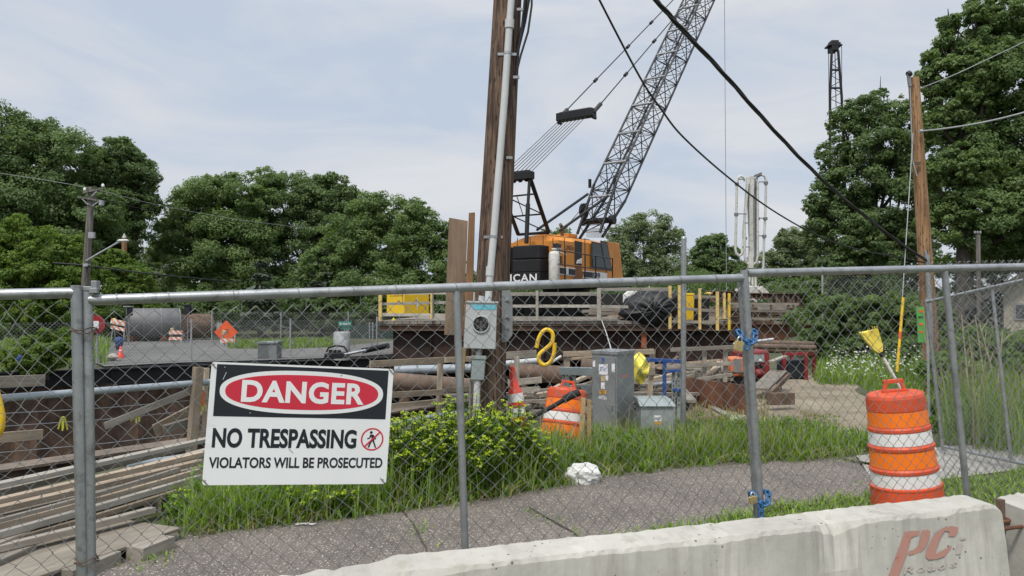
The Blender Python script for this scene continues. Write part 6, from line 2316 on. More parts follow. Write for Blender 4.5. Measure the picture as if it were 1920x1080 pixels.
v, f = loft([-3.2, -2.15], [lowsec, lowsec])
house.add(v, f)
v, f = loft([-2.15 + .004, -1.9, .55], [lowsec, sec, sec])
house.add(v, f)
house.build('house', M['crane_orange'], cr_)
# cab
cx0, cx1 = .62, 1.95
cab = MB(CMx)
cs2 = [(cx0, 1.38), (cx1 + .05, 1.38), (cx1 + .12, 1.75), (cx1 - .22, 3.2), (cx0, 3.2)]
vs = [(x, y, z) for y in (-1.66, -.62) for x, z in cs2]
n = len(cs2)
cab.add(vs, [tuple(range(n)), tuple(reversed(range(n, 2 * n)))] + [((i + 1) % n, i, n + i, n + (i + 1) % n) for i in range(n)])
cab.build('cab', M['crane_orange'], cr_, bevel=.04)
def spoly(pts, name, mat, y=-1.6, t=.02, par=None, dy=.0):
    q = [S(*p, y=y) for p in pts]
    ar = sum(q[i].x * q[(i + 1) % len(q)].z - q[(i + 1) % len(q)].x * q[i].z for i in range(len(q)))
    if ar < 0:
        q.reverse()
    n = len(q)
    vs = [(p.x, y - t, p.z) for p in q] + [(p.x, y, p.z) for p in q]
    fs = [tuple(range(n)), tuple(reversed(range(n, 2 * n)))] + [((i + 1) % n, i, n + i, n + (i + 1) % n) for i in range(n)]
    return MB(CMx).add(vs, fs).build(name, mat, par or cr_)
spoly([(1108.6, 452.5), (1125.5, 456), (1135, 504.5), (1108.6, 502)], 'window_frame', M['ink'], -1.66, .014)
spoly([(1125.3, 450.8), (1138, 454), (1147.5, 507), (1134, 504)], 'window_frame', M['ink'], -1.66, .012)
spoly([(1110, 455), (1124, 458), (1133, 502), (1110, 500)], 'side_window', M['glass_green'], -1.66)
spoly([(1126.5, 453), (1137, 456), (1146, 505), (1135, 502)], 'front_quarter_window', M['glass_green'], -1.66)
spoly([(1077.5, 451), (1091, 454), (1090, 498), (1077, 496)], 'door_opening', M['black_plastic'], -1.6, .012)
spoly([(1078, 499), (1090, 501), (1089, 524), (1074, 524)], 'lower_door', rusty('brown_panel', (.2, .09, .04), (.28, .13, .06)), -1.6, .012)
spoly([(1082, 488), (1090, 484), (1090, 494), (1080, 494)], 'rag_in_door', M['plastic_white'], -1.6, .03)
for x0 in (1036, 1057.5, 1096):
    spoly([(x0, 446), (x0 + 1.2, 446), (x0 + 1.2, 522), (x0, 522)], 'panel_seam', M['ink'], -1.6, .006)
# stripe with white edges and number plates
spoly([(1047, 499.5), (1078, 503), (1077, 518), (1047, 514)], 'white_stripe', M['white_paint'], -1.6, .016)
spoly([(1047, 501.3), (1078, 505), (1077, 516.3), (1047, 512.3)], 'black_stripe', M['ink'], -1.6, .022)
spoly([(1061, 501.5), (1065, 502), (1065, 514.5), (1061, 514)], 'white_gap', M['white_paint'], -1.6, .026)
spoly([(1093, 507), (1138, 512), (1138, 526), (1093, 521)], 'white_stripe', M['white_paint'], -1.66, .016)
spoly([(1093, 508.7), (1111, 510.8), (1111, 521), (1093, 519.3)], 'black_stripe', M['ink'], -1.66, .022)
def stext(txt, x0, y0, x1, y1, mat, y=-1.6, t=.03, **k):
    a, b = S(x0, y1, y - t), S(x1, y0, y - t)
    m_ = CMx @ frame((1, 0, 0), y=(0, 0, 1), o=((a.x + b.x) / 2, y - t, (a.z + b.z) / 2))
    lettering(txt, m_, b.x - a.x, b.z - a.z, mat, cr_, depth=.004, **k)
stext('539', 1112, 511.5, 1125, 523, M['ink'], -1.66, .022, bold=.03)
stext('LUNDA', 1058.5, 461, 1076, 468, M['ink'], -1.6, .008, bold=.0)
# white crested emblem
spoly([(1036, 456), (1040, 457), (1044, 455.5), (1049, 458), (1052, 458), (1051.5, 470), (1048, 475), (1043, 477), (1038, 473), (1036, 466)], 'emblem', M['ink'], -1.6, .012)
spoly([(1036.8, 464), (1051.4, 465), (1051, 469.5), (1036.8, 468.5)], 'emblem_band', M['white_paint'], -1.6, .018)
stext('AMERICAN', 1037.4, 465, 1051, 468.6, M['ink'], -1.6, .021, bold=.02)
# counterweight
cw = MB(CMx)
cw.box((-3.80, 0.1, 1.52), (.70, 2.9, .44))
cw.build('counterweight_base', M['black_steel'], cr_, bevel=.02)
for y0, y1 in ((-1.35, -.12), (.18, 1.55)):
    for z0, z1 in ((1.745, 2.235), (2.255, 2.76)):
        MB(CMx).box((-3.80, (y0 + y1) / 2, (z0 + z1) / 2), (.68, y1 - y0, z1 - z0)).build('counterweight_block', M['black_steel'], cr_, bevel=.04)
MB(CMx).box((-3.55, -.05, 2.2), (.6, .4, .9)).build('counterweight_block', M['black_plastic'], cr_)
tm = CMx @ frame((0, -1, 0), y=(0, 0, 1), o=(-4.155, 0.08, 1.54))
lettering('AMERICAN', tm, 2.62, .29, M['white_paint'], cr_, depth=.006, bold=.02, spacing=1.15)
# undercarriage
MB(CMx).lathe([(1.0, 1.02), (1.0, 1.34)], 28).build('slewing_ring', M['black_steel'], cr_)
MB(CMx).box((-.6, 0, 1.28), (5.6, 2.4, .14)).build('revolving_bed', M['black_steel'], cr_)
for yy in (30.9, 34.4):
    tk = MB()
    L_, Hh = 5.9, .98
    prof = []
    for k in range(13):
        a = math.pi / 2 + math.pi * k / 12
        prof.append((-L_ / 2 + Hh / 2 + Hh / 2 * math.cos(a), Hh / 2 + Hh / 2 * math.sin(a)))
    for k in range(13):
        a = -math.pi / 2 + math.pi * k / 12
        prof.append((L_ / 2 - Hh / 2 + Hh / 2 * math.cos(a), Hh / 2 + Hh / 2 * math.sin(a)))
    tk.prism(prof, .8, Matrix(((1, 0, 0, 1.9), (0, 0, 1, yy - .4), (0, 1, 0, TZ), (0, 0, 0, 1))))
    o = tk.build('crawler_track', M['rubber'], cr_)
    wh = MB()
    for k in range(7):
        wh.lathe([(.17, 0), (.17, .05), (.08, .07)], 14, Matrix.Translation((1.9 - 2.4 + k * .8, yy - .4, TZ + .3)) @ Matrix.Rotation(R(90), 4, 'X'))
    o2 = wh.build('track_roller', M['black_steel'], o)
    o2['kind'] = 'stuff'
MB().box((1.9, 32.7, TZ + .65), (2.6, 2.7, .6)).build('car_body', M['black_steel'], cr_)
# walkway rails on the near side
wk = -2.15
def W3(px, py):
    return CMx @ S(px, py, wk)
hr = MB()
hr.tube([W3(1046, 469), W3(1149, 485)], .025, 8)
hr.build('hand_rail', M['boom_grey'], cr_)
MB().tube([W3(1046, 495), W3(1149, 508)], .022, 8).build('mid_rail', M['boom_grey'], cr_)
for px, y0, y1 in ((1059.5, 470, 527), (1097, 477, 528), (1117, 479, 529), (1148.5, 485, 527)):
    MB().tube([W3(px, y0), W3(px, y1)], .025, 8).build('rail_post', M['black_steel'], cr_)
MB(CMx).box((-.7, -1.9, 1.30), (4.6, .7, .05)).build('walkway', M['black_steel'], cr_)
for k in range(7):
    spoly([(1039, 479 + k * 2.2), (1054, 481 + k * 2.2), (1054, 482 + k * 2.2), (1039, 480 + k * 2.2)], 'louvre', M['ink'], -1.6, .02)
MB(CMx).tube([(-1.3, -.6, 3.2), (-1.3, -.6, 3.7), (-1.45, -.6, 3.8)], .07, 10).build('exhaust_pipe', M['rust'], cr_)
MB(CMx).box((-.4, -.3, 3.42), (.7, .6, .14)).build('roof_vent', M['crane_orange'], cr_, bevel=.02)
spoly([(1030, 441), (1105, 449), (1105, 450.2), (1030, 442.2)], 'gutter', M['ink'], -1.6, .015)
for y_ in (-.9, -.3, .3, .9):
    MB(CMx).box((-3.205, y_, 2.9), (.02, .02, .55)).build('panel_seam', M['ink'], cr_)
# white gas bottle on the walkway
gt = MI @ P(1039, 527, 28.75)
MB(CMx).lathe([(.0, 0), (.19, .0), (.205, .03), (.205, 1.0), (.17, 1.09), (.06, 1.13), (.06, 1.16), (.1, 1.165), (.1, 1.22), (.0, 1.22)], 22, Matrix.Translation(gt)).build('gas_bottle', M['white_dirty'], cr_)
MB(CMx).tube([gt + Vector((0, 0, 1.2)), gt + Vector((.2, -.1, 1.1)), gt + Vector((.7, -.1, 1.0))], .025, 8).build('gas_hose', M['white_dirty'], cr_)
# roof visor of scratched acrylic
spoly([(1098, 440), (1106, 428), (1131, 427), (1128, 446), (1100, 446)], 'roof_visor', M['glass_clear'], -1.2, .01)
# gantry
gw = lt * 1.5
def gtube(a, b, r, nm, mat='black_steel', both=True):
    for k in ((0, 1) if both else (0,)):
        MB().tube([a + gw * k, b + gw * k], r, 8).build(nm, M[mat], cr_)
gT, gF, gM = P(993, 331, 29.6), P(1029, 436, 31.0), P(987, 456, 29.2)
gtube(gT, gF, .085, 'gantry_leg')
gtube(gT, P(990, 385, 29.4), .06, 'gantry_mast')
gtube(P(990, 382, 29.4), gM, .085, 'gantry_mast')
m1_, m2_ = gT.lerp(gF, .3), gT.lerp(gF, .66)
MB().tube([m1_, m1_ + gw], .035, 8).build('gantry_brace', M['black_steel'], cr_)
MB().tube([m2_, m2_ + gw], .035, 8).build('gantry_brace', M['black_steel'], cr_)
MB().tube([m1_ + gw * .95, m2_], .025, 8).build('gantry_brace', M['black_steel'], cr_)
MB().tube([m2_ + gw * .95, gF], .025, 8).build('gantry_brace', M['black_steel'], cr_)
MB().tube([m1_ + gw * .6, m2_ + gw * .62], .02, 6).build('gantry_brace', M['black_steel'], cr_)
MB().tube([gF, gF + gw], .06, 8).build('gantry_brace', M['black_steel'], cr_)
hdm = frame(lt, z=(0, 0, 1), o=(gT + gw * .5))
hb = MB(hdm)
hb.box((0, 0, .05), (1.75, .34, .30))
hb.box((0, 0, .22), (1.5, .2, .08))
for k in range(5):
    hb.lathe([(.17, -.03), (.17, .03)], 14, Matrix.Translation((-.6 + .3 * k, 0, -.02)) @ Matrix.Rotation(R(90), 4, 'Y'))
hb.build('gantry_head', M['black_steel'], cr_, bevel=.02)
# boom
bF = P(1106, 441, 32.0)
bT = P(1346, -76, 43.3)
ba = (bT - bF).normalized()
bl_ = (bT - bF).length
bw = -lt                                   # lateral, towards the near side
bn = ba.cross(bw).normalized()
if bn.z > 0:
    bn = -bn                               # underside
BW = 1.08
def bp(s, a, b):
    k = 1.0
    if s > bl_ - 3.2:
        k = 1 - .55 * (s - (bl_ - 3.2)) / 3.2
    if s < 2.6:
        kb = .25 + .75 * s / 2.6
    else:
        kb = k
    return bF + ba * s + bw * (a * BW / 2 * k) + bn * (b * BW / 2 * kb)
tags = []
for a in (-1, 1):
    for b in (-1, 1):
        MB().tube([bp(s, a, b) for s in (0, 2.6)], .062, 8).build('boom_foot_chord', M['black_steel'], cr_)
        MB().tube([bp(s, a, b) for s in (2.6, bl_ - 3.2, bl_)], .05, 8).build('boom_chord', M['boom_grey' if b < 0 else 'boom'], cr_)  # upper chords get the sunlit grey copy, underside chords the dark steel
lac = MB()
st = .95
k = 0
s = .4
while s < bl_ - .4:
    e = min(bl_, s + st)
    sg_ = 1 if k % 2 == 0 else -1
    for b in (-1, 1):
        lac.tube([bp(s, -sg_, b), bp(e, sg_, b)], .026, 5, False)
        lac.tube([bp(s, sg_, b), bp(e, -sg_, b)], .016, 5, False)
        lac.tube([bp(s, -1, b), bp(s, 1, b)], .016, 5, False)
    for a in (-1, 1):
        lac.tube([bp(s, a, -sg_), bp(e, a, sg_)], .026, 5, False)
        lac.tube([bp(s, a, -1), bp(s, a, 1)], .016, 5, False)
    lac.tube([bp(s, -1, -sg_), bp(e, 1, sg_)], .014, 5, False)
    s = e
    k += 1
lo = lac.build('boom_lacing', M['boom'], cr_)
s = 1.9
while s < bl_ - 1:
    MB().tube([bp(s, -1, -1), bp(s, 1, -1)], .055, 8).build('boom_rung', M['galv_far'], cr_)
    s += 2.05
MB().tube([bp(.9, -1.25, .2), bp(.9, 1.25, .2)], .13, 12).build('boom_hinge_tube', M['black_steel'], cr_)
MB().tube([bp(1.3, -1.4, -.6), bp(1.3, -1.2, -.6)], .34, 16).build('sheave', M['black_steel'], cr_)
MB().tube([bp(.9, 1.1, .2), bp(.9, 1.5, .2)], .2, 14).build('boom_hinge_tube', M['black_steel'], cr_)
MB().tube([P(1102, 364, 33.2), P(1007, 431, 31.2)], .06, 8).build('boom_backstop', M['boom'], cr_)
MB().tube([P(1146, 363, 32.6), P(1050, 432, 31.0)], .06, 8).build('boom_backstop', M['boom'], cr_)
MB().tube([P(1106, 352, 33.2), P(1106, 336, 33.2)], .07, 8).build('backstop_bracket', M['black_steel'], cr_)
MB().tube([P(1153, 349, 32.7), P(1152, 334, 32.7)], .07, 8).build('backstop_bracket', M['black_steel'], cr_)
for dx in (-.35, .35):
    pass
tip = MB()
tip.tube([bT + bw * -.5, bT + bw * .5], .4, 18)
tip.build('boom_tip_sheave', M['black_steel'], cr_)
# spreader bar, ropes and pendants
spc = P(1080, 216, 32.1)
spm = frame(lt, z=(0, 0, 1), o=spc)
sb = MB(spm)
sb.box((0, 0, 0), (1.75, .42, .34))
sb.box((0, 0, .18), (1.5, .3, .06))
for x in (-.84, .84):
    sb.box((x, -.05, -.2), (.1, .3, .14))
sb.build('spreader_bar', M['black_steel'], cr_, bevel=.03)
tipdir = (bT - spc).normalized()
for k, sx_ in enumerate((-1, 1)):
    a = spc + lt * (.82 * sx_)
    MB().tube([a, a + tipdir * .75], .09, 8).build('pendant_link', M['boom_grey'], cr_)
    e = bT + lt * (.45 * sx_)
    MB().tube([a + tipdir * .7, e], .026, 6).build('pendant_rope', M['boom'], cr_)
    for u in (.16, .36, .52):
        q = (a + tipdir * .7).lerp(e, u)
        MB().tube([q - tipdir * .13, q + tipdir * .13], .075, 8).build('pendant_socket', M['boom'], cr_)
hdc = gT + gw * .5 + Vector((0, 0, .1))
for k in range(8):
    u = -.72 + 1.44 * k / 7
    MB().tube([hdc + lt * u, spc + lt * (u * .9)], .014, 5).build('boom_hoist_rope', M['boom'], cr_)
rt = P(1358, -60, 43.4)
MB().tube([rt, Vector((rt.x, rt.y, 2.6))], .018, 6).build('load_line', M['cable_grey'], cr_)
MB().tube([bp(1, -.2, -.8), bp(bl_ - 1, -.2, -.8)], .02, 6).build('hoist_rope', M['boom'], cr_)
MB().tube([bp(3, 0, -1), P(1062, 425, 31.6)], .014, 6).build('hoist_rope', M['boom'], cr_)

# ================================================================= far black boom
fb = P(1566, 560, 72)
fb.z = H(fb.x, fb.y)
fc = thing('lattice_boom', 'black lattice boom of a distant crane rising behind the tall right hand trees', 'crane', fb)
def fpx(py, side, dep):
    wpx = 6 + (py - 95) * .058 if py > 95 else 6
    wpx = min(wpx, 14)
    cx = 1565.5 + (py - 95) * .02
    return P(cx + side * wpx, py, 72 + dep * 1.0)
for a in (-1, 1):
    for b in (-.5, .5):
        MB().tube([fpx(y, a, b) for y in (95, 180, 340, 560)], .12, 7).build('boom_chord', M['black_steel'], fc)
lac = MB()
ys_ = list(range(108, 560, 11))
for i in range(len(ys_) - 1):
    a = 1 if i % 2 else -1
    for b in (-.5, .5):
        lac.tube([fpx(ys_[i], -a, b), fpx(ys_[i + 1], a, b)], .035, 4, False)
for y in (131, 165, 240, 330):
    lac.tube([fpx(y, -1, -.5), fpx(y, 1, -.5)], .1, 6)
lac.build('boom_lacing', M['boom'], fc)['kind'] = 'stuff'
hm = MB()
for (x0, y0, x1, y1) in ((1559, 75, 1573, 84), (1557, 79, 1576, 84), (1553, 83, 1579, 86), (1559, 86, 1572, 95)):
    a, b = P(x0, y1, 71.6), P(x1, y0, 71.6)
    hm.box(((a.x + b.x) / 2, 72, (a.z + b.z) / 2), (b.x - a.x, .9 + .1 * (y0 % 3), b.z - a.z))
hm.build('boom_head', M['black_steel'], fc, bevel=.05)
for px in (1553.5, 1578):
    a = P(px, 86, 72)
    MB().tube([a, P(px + 1.5, 330, 72)], .03, 5).build('load_line', M['boom'], fc)
mb = MB()
mb.tube([fpx(100, 0, 0), fpx(200, 0, 0)], .04, 5)
mb.build('hanging_block', M['black_steel'], fc)

# ================================================================= white concrete pump boom
D_ = 38.0
cpp = thing('concrete_placing_boom', 'folded white concrete placing boom with looping pipes on the far deck', 'placing boom', P(1410, 566, D_))
def cbar(x0, y0, x1, y1, wpx, d, mat='white_dirty', nm='boom_arm', th=.2):
    MB().bar(P(x0, y0, D_ + d), P(x1, y1, D_ + d), wpx * D_ / FPX, th, (0, 1, 0)).build(nm, M[mat], cpp, bevel=.015)
def up_bar(x0, y0, x1, y1, wpx, d, mat='white_dirty', nm='boom_arm', th=.25):
    a, b = P(x0, y0, D_ + d), P(x1, y1, D_ + d)
    dz_ = (b - a).normalized()
    M_ = frame(dz_, z=(0, 1, 0))
    MB().box((a + b) / 2, ((b - a).length, wpx * D_ / FPX, th), M_.to_3x3()).build(nm, M[mat], cpp, bevel=.015)
up_bar(1410, 330, 1407, 496, 6.5, 0)
up_bar(1402, 332, 1394, 440, 3.6, .25)
up_bar(1403, 345, 1408, 490, 4, .4, 'guard_grey')
up_bar(1417, 334, 1416, 490, 3.2, .3, 'guard_grey')
up_bar(1414, 365, 1415, 490, 3, -.18, 'guard_grey', 'hydraulic_cylinder', .1)
up_bar(1407, 480, 1407, 503, 9, -.15, nm='knuckle')
def cpipe(pts, rpx=2.6, mat='white_dirty', d=0):
    MB().tube([P(x, y, D_ + d) for x, y in pts], rpx * D_ / FPX, 10).build('delivery_pipe', M[mat], cpp)
cpipe([(1397, 340), (1395, 333), (1389, 330), (1383, 334), (1381.5, 345), (1380.5, 400), (1379, 466), (1380, 475), (1385, 480), (1391, 477), (1393, 470), (1394, 440)], 2.4, d=-.1)
cpipe([(1418, 340), (1420, 332), (1427, 328), (1434, 330), (1436.5, 340), (1435, 400), (1432.5, 450), (1431, 512)], 2.2, d=-.1)
cpipe([(1396, 420), (1396.5, 480), (1398, 491), (1404, 496)], 2.2, d=-.2)
cpipe([(1421, 340), (1420.5, 480), (1419, 491), (1412, 496)], 2.2, d=-.2)
for y, x0, x1 in ((401, 1380, 1400), (336, 1384, 1397), (463, 1392, 1406), (409, 1420, 1436), (442, 1422, 1434), (341, 1421, 1436), (484, 1399, 1406), (418, 1397, 1404)):
    MB().tube([P(x0, y, D_ - .15), P(x1, y, D_ - .15)], .028, 6).build('pipe_bracket', M['guard_grey'], cpp)
for x, y in ((1380.5, 402), (1381.5, 345), (1436, 343), (1435, 410), (1433, 443), (1420.5, 410), (1396.5, 447)):
    MB().tube([P(x, y - 2.5, D_ - .1), P(x, y + 2.5, D_ - .1)], .105, 10).build('pipe_coupling', M['guard_grey'], cpp)
MB().bar(P(1415, 330, D_ - .2), P(1428, 325, D_ - .2), .12, .1).build('top_link', M['guard_grey'], cpp)
for x0, x1 in ((1407, 1404), (1416, 1417), (1411, 1411)):
    MB().tube([P(x0, 500, D_), P(x1, 540, D_)], .06, 8).build('hydraulic_cylinder', M['white_dirty'], cpp)
v, f = quad_box((1400, 536), (1424, 536), (1428, 556), (1397, 556), 1.0, D_ - .4)
MB().add(v, f).build('turret', M['white_dirty'], cpp, bevel=.05)
v, f = quad_box((1405, 556), (1422, 556), (1419, 565), (1408, 565), .7, D_ - .2)
MB().add(v, f).build('pedestal', M['white_dirty'], cpp, bevel=.03)
MB().tube([P(1384, 541, D_ - .3), P(1384, 554, D_ - .3)], .16, 12).build('counter_drum', M['white_dirty'], cpp)
MB().bar(P(1384, 547, D_ - .2), P(1400, 545, D_ - .2), .2, .2).build('bracket_arm', M['white_dirty'], cpp)
MB().bar(P(1424, 540, D_ - .3), P(1437, 552, D_ - .3), .35, .25).build('bracket_arm', M['white_dirty'], cpp)
MB().tube([P(1404, 562, D_ - .6), P(1408, 560, D_ - .6), P(1418, 566, D_ - .6)], .07, 8).build('delivery_pipe', M['white_dirty'], cpp)

# ================================================================= machines on the ground at the right
D2_ = 17.9
rm = thing('red_compressor', 'red engine driven machine with a grey control panel beyond the low sheet piles', 'machine', Vector((P(1420, 700, D2_).x, D2_, 0)))
v, f = quad_box((1391, 660), (1443, 657), (1445, 708), (1392, 710), .9, D2_)
MB().add(v, f).build('body', M['red_machine'], rm, bevel=.05)
v, f = quad_box((1412, 665), (1433, 665), (1433, 679), (1412, 679), .02, D2_ - .022)
MB().add(v, f).build('control_panel', M['cab_light'], rm)
v, f = quad_box((1423, 673), (1428, 673), (1428, 677), (1423, 677), .01, D2_ - .034)
MB().add(v, f).build('gauge_plate', M['paper'], rm)
ryc = lambda x, y, d=0: Matrix.Translation(P(x, y, D2_ - .02 - d)) @ Matrix.Rotation(R(90), 4, 'X')
MB(ryc(1422, 700)).lathe([(.11, 0), (.11, .1), (.05, .1), (.05, .14), (0, .14)], 18).build('outlet_flange', M['red_machine'], rm)
MB(ryc(1422, 685)).lathe([(.06, 0), (.06, .05), (0, .05)], 16).build('gauge', M['black_plastic'], rm)
MB(ryc(1428, 687)).lathe([(.04, 0), (.04, .05), (0, .05)], 16).build('gauge', M['black_plastic'], rm)
v, f = quad_box((1402, 664), (1411, 664), (1411, 700), (1402, 700), .02, D2_ - .022)
MB().add(v, f).build('grille', M['black_plastic'], rm)
v, f = quad_box((1393, 706), (1443, 704), (1443, 712), (1393, 713), .9, D2_ + .02)
om = thing('orange_welder', 'orange welding machine with a dark grille left of the red machine', 'machine', Vector((P(1380, 700, D2_ - .6).x, D2_ - .6, 0)))
v, f = quad_box((1370, 672), (1399, 671), (1398, 706), (1371, 706), .7, D2_ - .6)
MB().add(v, f).build('body', M['orange_machine'], om, bevel=.03)
v, f = quad_box((1376, 673), (1390, 673), (1390, 697), (1376, 697), .015, D2_ - .617)
MB().add(v, f).build('grille', M['guard_grey'], om)
v, f = quad_box((1375, 705), (1395, 705), (1395, 713), (1375, 713), .5, D2_ - .5)
MB().add(v, f).build('base', M['black_plastic'], om)
rf = thing('tank_frame', 'black fluid tank inside an open red steel frame left of the bank', 'tank', Vector((P(1500, 710, 18.4).x, 18.4, 0)))
D3 = 18.4
v, f = quad_box((1477, 675), (1511, 674), (1512, 711), (1476, 711), .8, D3 + .1)
MB().add(v, f).build('tank', simple('dark_blue_tank', (0.012, 0.017, 0.024), .5), rf, bevel=.05)
for x in (1470, 1511, 1526):
    MB().bar(P(x, 664, D3 + (.8 if x == 1526 else 0)), P(x, 712, D3 + (.8 if x == 1526 else 0)), .075, .075, (0, 1, 0)).build('frame_post', M['red_machine'], rf)
MB().bar(P(1468, 664, D3), P(1513, 663, D3), .075, .07).build('frame_rail', M['red_machine'], rf)
MB().bar(P(1512, 663, D3), P(1527, 664, D3 + .8), .075, .07).build('frame_rail', M['red_machine'], rf)
MB().bar(P(1484, 664, D3), P(1484, 674, D3), .06, .06, (0, 1, 0)).build('frame_post', M['red_machine'], rf)
# steel ramp
rp2 = thing('steel_ramp', 'grey steel ramp on short legs in front of the red machine', 'ramp', G(1440, 735))
a, b = P(1424, 730, 14.6), P(1460, 696, 16.2)
MB().bar(a + Vector((0, 0, .0)), b, .34, .04).build('ramp_plate', M['lumber_grey'], rp2)
MB().bar(a + Vector((.15, -.2, -.06)), b + Vector((.15, -.2, -.06)), .05, .09).build('side_channel', M['rust'], rp2)
lg = P(1460, 695, 16.1)
MB().bar(lg, Vector((lg.x, lg.y, 0)), .09, .09, (0, 1, 0)).build('leg', M['rust'], rp2)
board('pale_board', P(1446, 678, 17.6), P(1472, 668, 18.2), .12, .04, M['lumber_white'], 'pale plank propped between the red machine and the red tank frame', 'board')

# tall post of an inner fence behind the centre panel
tp = thing('fence_post', 'tall bare galvanised post standing behind the gate panel right of the blue frame', 'post', Vector((P(1281, 830, 9.6).x, 9.6, 0)))
tpb = P(1281, 850, 9.6)
tpb.z = 0
MB().tube([tpb, P(1282, 449, 9.6)], .034, 12).build('pipe', M['galv'], tp)
MB().lathe([(.037, 0), (.037, .02), (.02, .04), (0, .045)], 12, Matrix.Translation(P(1282, 449, 9.6))).build('cap', M['galv'], tp)
# ================================================================= right hand wooden pole, guy and signs
wp0, wp1 = P(1752, 745, 15), P(1713, 146, 15)
wp0.z = -.1
wpole = thing('wooden_pole', 'bare orange brown wooden pole cut flat on top in front of the right hand trees', 'utility pole', wp0)
k = 14
MB().tube([wp0.lerp(wp1, i / k) for i in range(k + 1)], [.16 - .06 * i / k for i in range(k + 1)], 18).build('shaft', M['pole_orange'], wpole)
q = lambda px, py, d=14.8: P(px, py, d)
MB().tube([q(1738, 478), q(1742, 560), q(1749, 700)], .05, 10).build('riser_pipe', M['galv'], wpole)
MB().tube([q(1736, 478), q(1734, 470)], .03, 8).build('riser_pipe', M['galv'], wpole)
MB().bar(q(1703, 138), q(1706, 162), .05, .05, (0, 1, 0)).build('pole_pin', M['guard_grey'], wpole)
MB().tube([q(1702, 140), q(1707, 137)], .06, 8).build('insulator', M['black_plastic'], wpole)
MB().tube([q(1706, 150), q(1711, 300), q(1719, 330)], .012, 6).build('ground_wire', M['cable_grey'], wpole)
MB().box(q(1719, 306, 14.84), (.14, .04, .05)).build('bracket', M['rust'], wpole)
MB().tube([q(1724, 246), q(1730, 246)], .035, 8).build('insulator', M['galv_far'], wpole)
gyt, gyb = P(1712, 250, 14.9), P(1683, 696, 13.0)
tag(MB().tube([gyt, gyb], .009, 6).build('guy_wire', M['cable_grey']), 'steel guy wire from the bare wooden pole down to the yellow guard', 'wire')
gg = thing('guy_guard', 'thin yellow and orange plastic guy wire guard standing in the white flowers', 'guy guard', gyb)
ga, gb_ = P(1693.5, 558, 13.05), P(1682, 697, 12.95)
MB().tube([ga, ga.lerp(gb_, .46)], .024, 8).build('sleeve', M['yellow_bin'], gg)
MB().tube([ga.lerp(gb_, .46), ga.lerp(gb_, .56)], .0245, 8).build('orange_band', M['sign_orange'], gg)
MB().tube([ga.lerp(gb_, .56), gb_], .024, 8).build('sleeve', M['yellow_bin'], gg)
ls_ = thing('banner_sign', 'tall narrow lime green sign with orange markings hanging near the angled panel', 'sign', P(1728, 642, 11.0))
v, f = quad_box((1718, 576), (1733, 575), (1736, 642), (1722, 642), .012, 11.0)
MB().add(v, f).build('board', M['sign_lime'], ls_)
for y0, y1 in ((581, 586), (606, 610), (620, 624)):
    v, f = quad_box((1723, y0), (1730, y0), (1731, y1), (1724, y1), .004, 10.995)
    MB().add(v, f).build('orange_mark', M['sign_orange'], ls_)
v, f = quad_box((1722, 593), (1731, 593), (1731, 596), (1722, 596), .004, 10.995)
MB().add(v, f).build('dark_mark', M['ink'], ls_)
gpo = P(1740, 480, 11.03)
MB().tube([Vector((P(1740, 600, 11.03).x, 11.03, 0)), P(1738, 560, 11.03)], .02, 8).build('post', M['galv_far'], ls_)

# ================================================================= overhead cables
def cable(label, pts, r, mat, sub=6, grp='overhead cables', name='overhead_cable', twist=0):
    w_ = [P(*p) for p in pts]
    out = []
    for i in range(len(w_) - 1):
        p0, p1, p2, p3 = w_[max(0, i - 1)], w_[i], w_[i + 1], w_[min(len(w_) - 1, i + 2)]
        for s in range(sub):
            t = s / sub
            out.append(.5 * ((2 * p1) + (p2 - p0) * t + (2 * p0 - 5 * p1 + 4 * p2 - p3) * t * t + (3 * p1 - p0 - 3 * p2 + p3) * t ** 3))
    out.append(w_[-1])
    mb = MB()
    if not twist:
        mb.tube(out, r, 8)
        o = mb.build(name, M[mat])
        return tag(o, label, 'cable', grp)
    t = thing(name, label, 'cable', out[-1], group=grp)
    for s in range(twist):
        q = []
        for i, p in enumerate(out):
            a = i * .42 + s * 2 * math.pi / twist
            q.append(p + Vector((math.cos(a), 0, math.sin(a))) * r * 1.0)
        MB().tube(q, r * .85, 7).build('strand', M['cable'], t)
    return t
cable('thick twisted black cable sagging from the top of the scene to the bare wooden pole',
      [(1130, -110, 6.6), (1230, 0, 7.6), (1280, 56, 8.1), (1355, 136, 8.9), (1430, 221, 9.8), (1505, 301, 10.8), (1580, 371, 12), (1680, 450, 13.5), (1738, 489, 14.8)], .016, 'cable', 8, twist=3)
cable('thin black cable crossing the crane boom and sagging to the bare wooden pole',
      [(1060, -130, 8.5), (1124, 0, 8.8), (1200, 145, 9.3), (1240, 205, 9.6), (1280, 256, 10), (1360, 328, 10.8), (1445, 392, 11.8), (1530, 440, 13), (1605, 467, 13.8), (1695, 484, 14.6), (1744, 495, 14.85)], .0125, 'cable')
cable('grey wire running from the bare wooden pole to the right across the trees', [(1727, 246, 15), (1780, 240, 15), (1850, 228, 15), (1930, 208, 15), (2050, 170, 15)], .017, 'cable_grey')
cable('thin wire climbing from the top of the bare wooden pole to the right', [(1725, 166, 15), (1790, 140, 15), (1850, 112, 15), (1960, 60, 15)], .009, 'cable_grey')
cable('topmost wire reaching the grey street light pole', [(-60, 316, 28), (80, 337, 28), (178, 355, 28), (300, 385, 33), (450, 412, 40), (590, 430, 46)], .008, 'cable_grey', grp='wires on the street light pole')
cable('upper slack wire right of the grey street light pole', [(178, 372, 28), (260, 390, 33), (350, 408, 40), (600, 424, 50)], .008, 'cable', grp='wires on the street light pole')
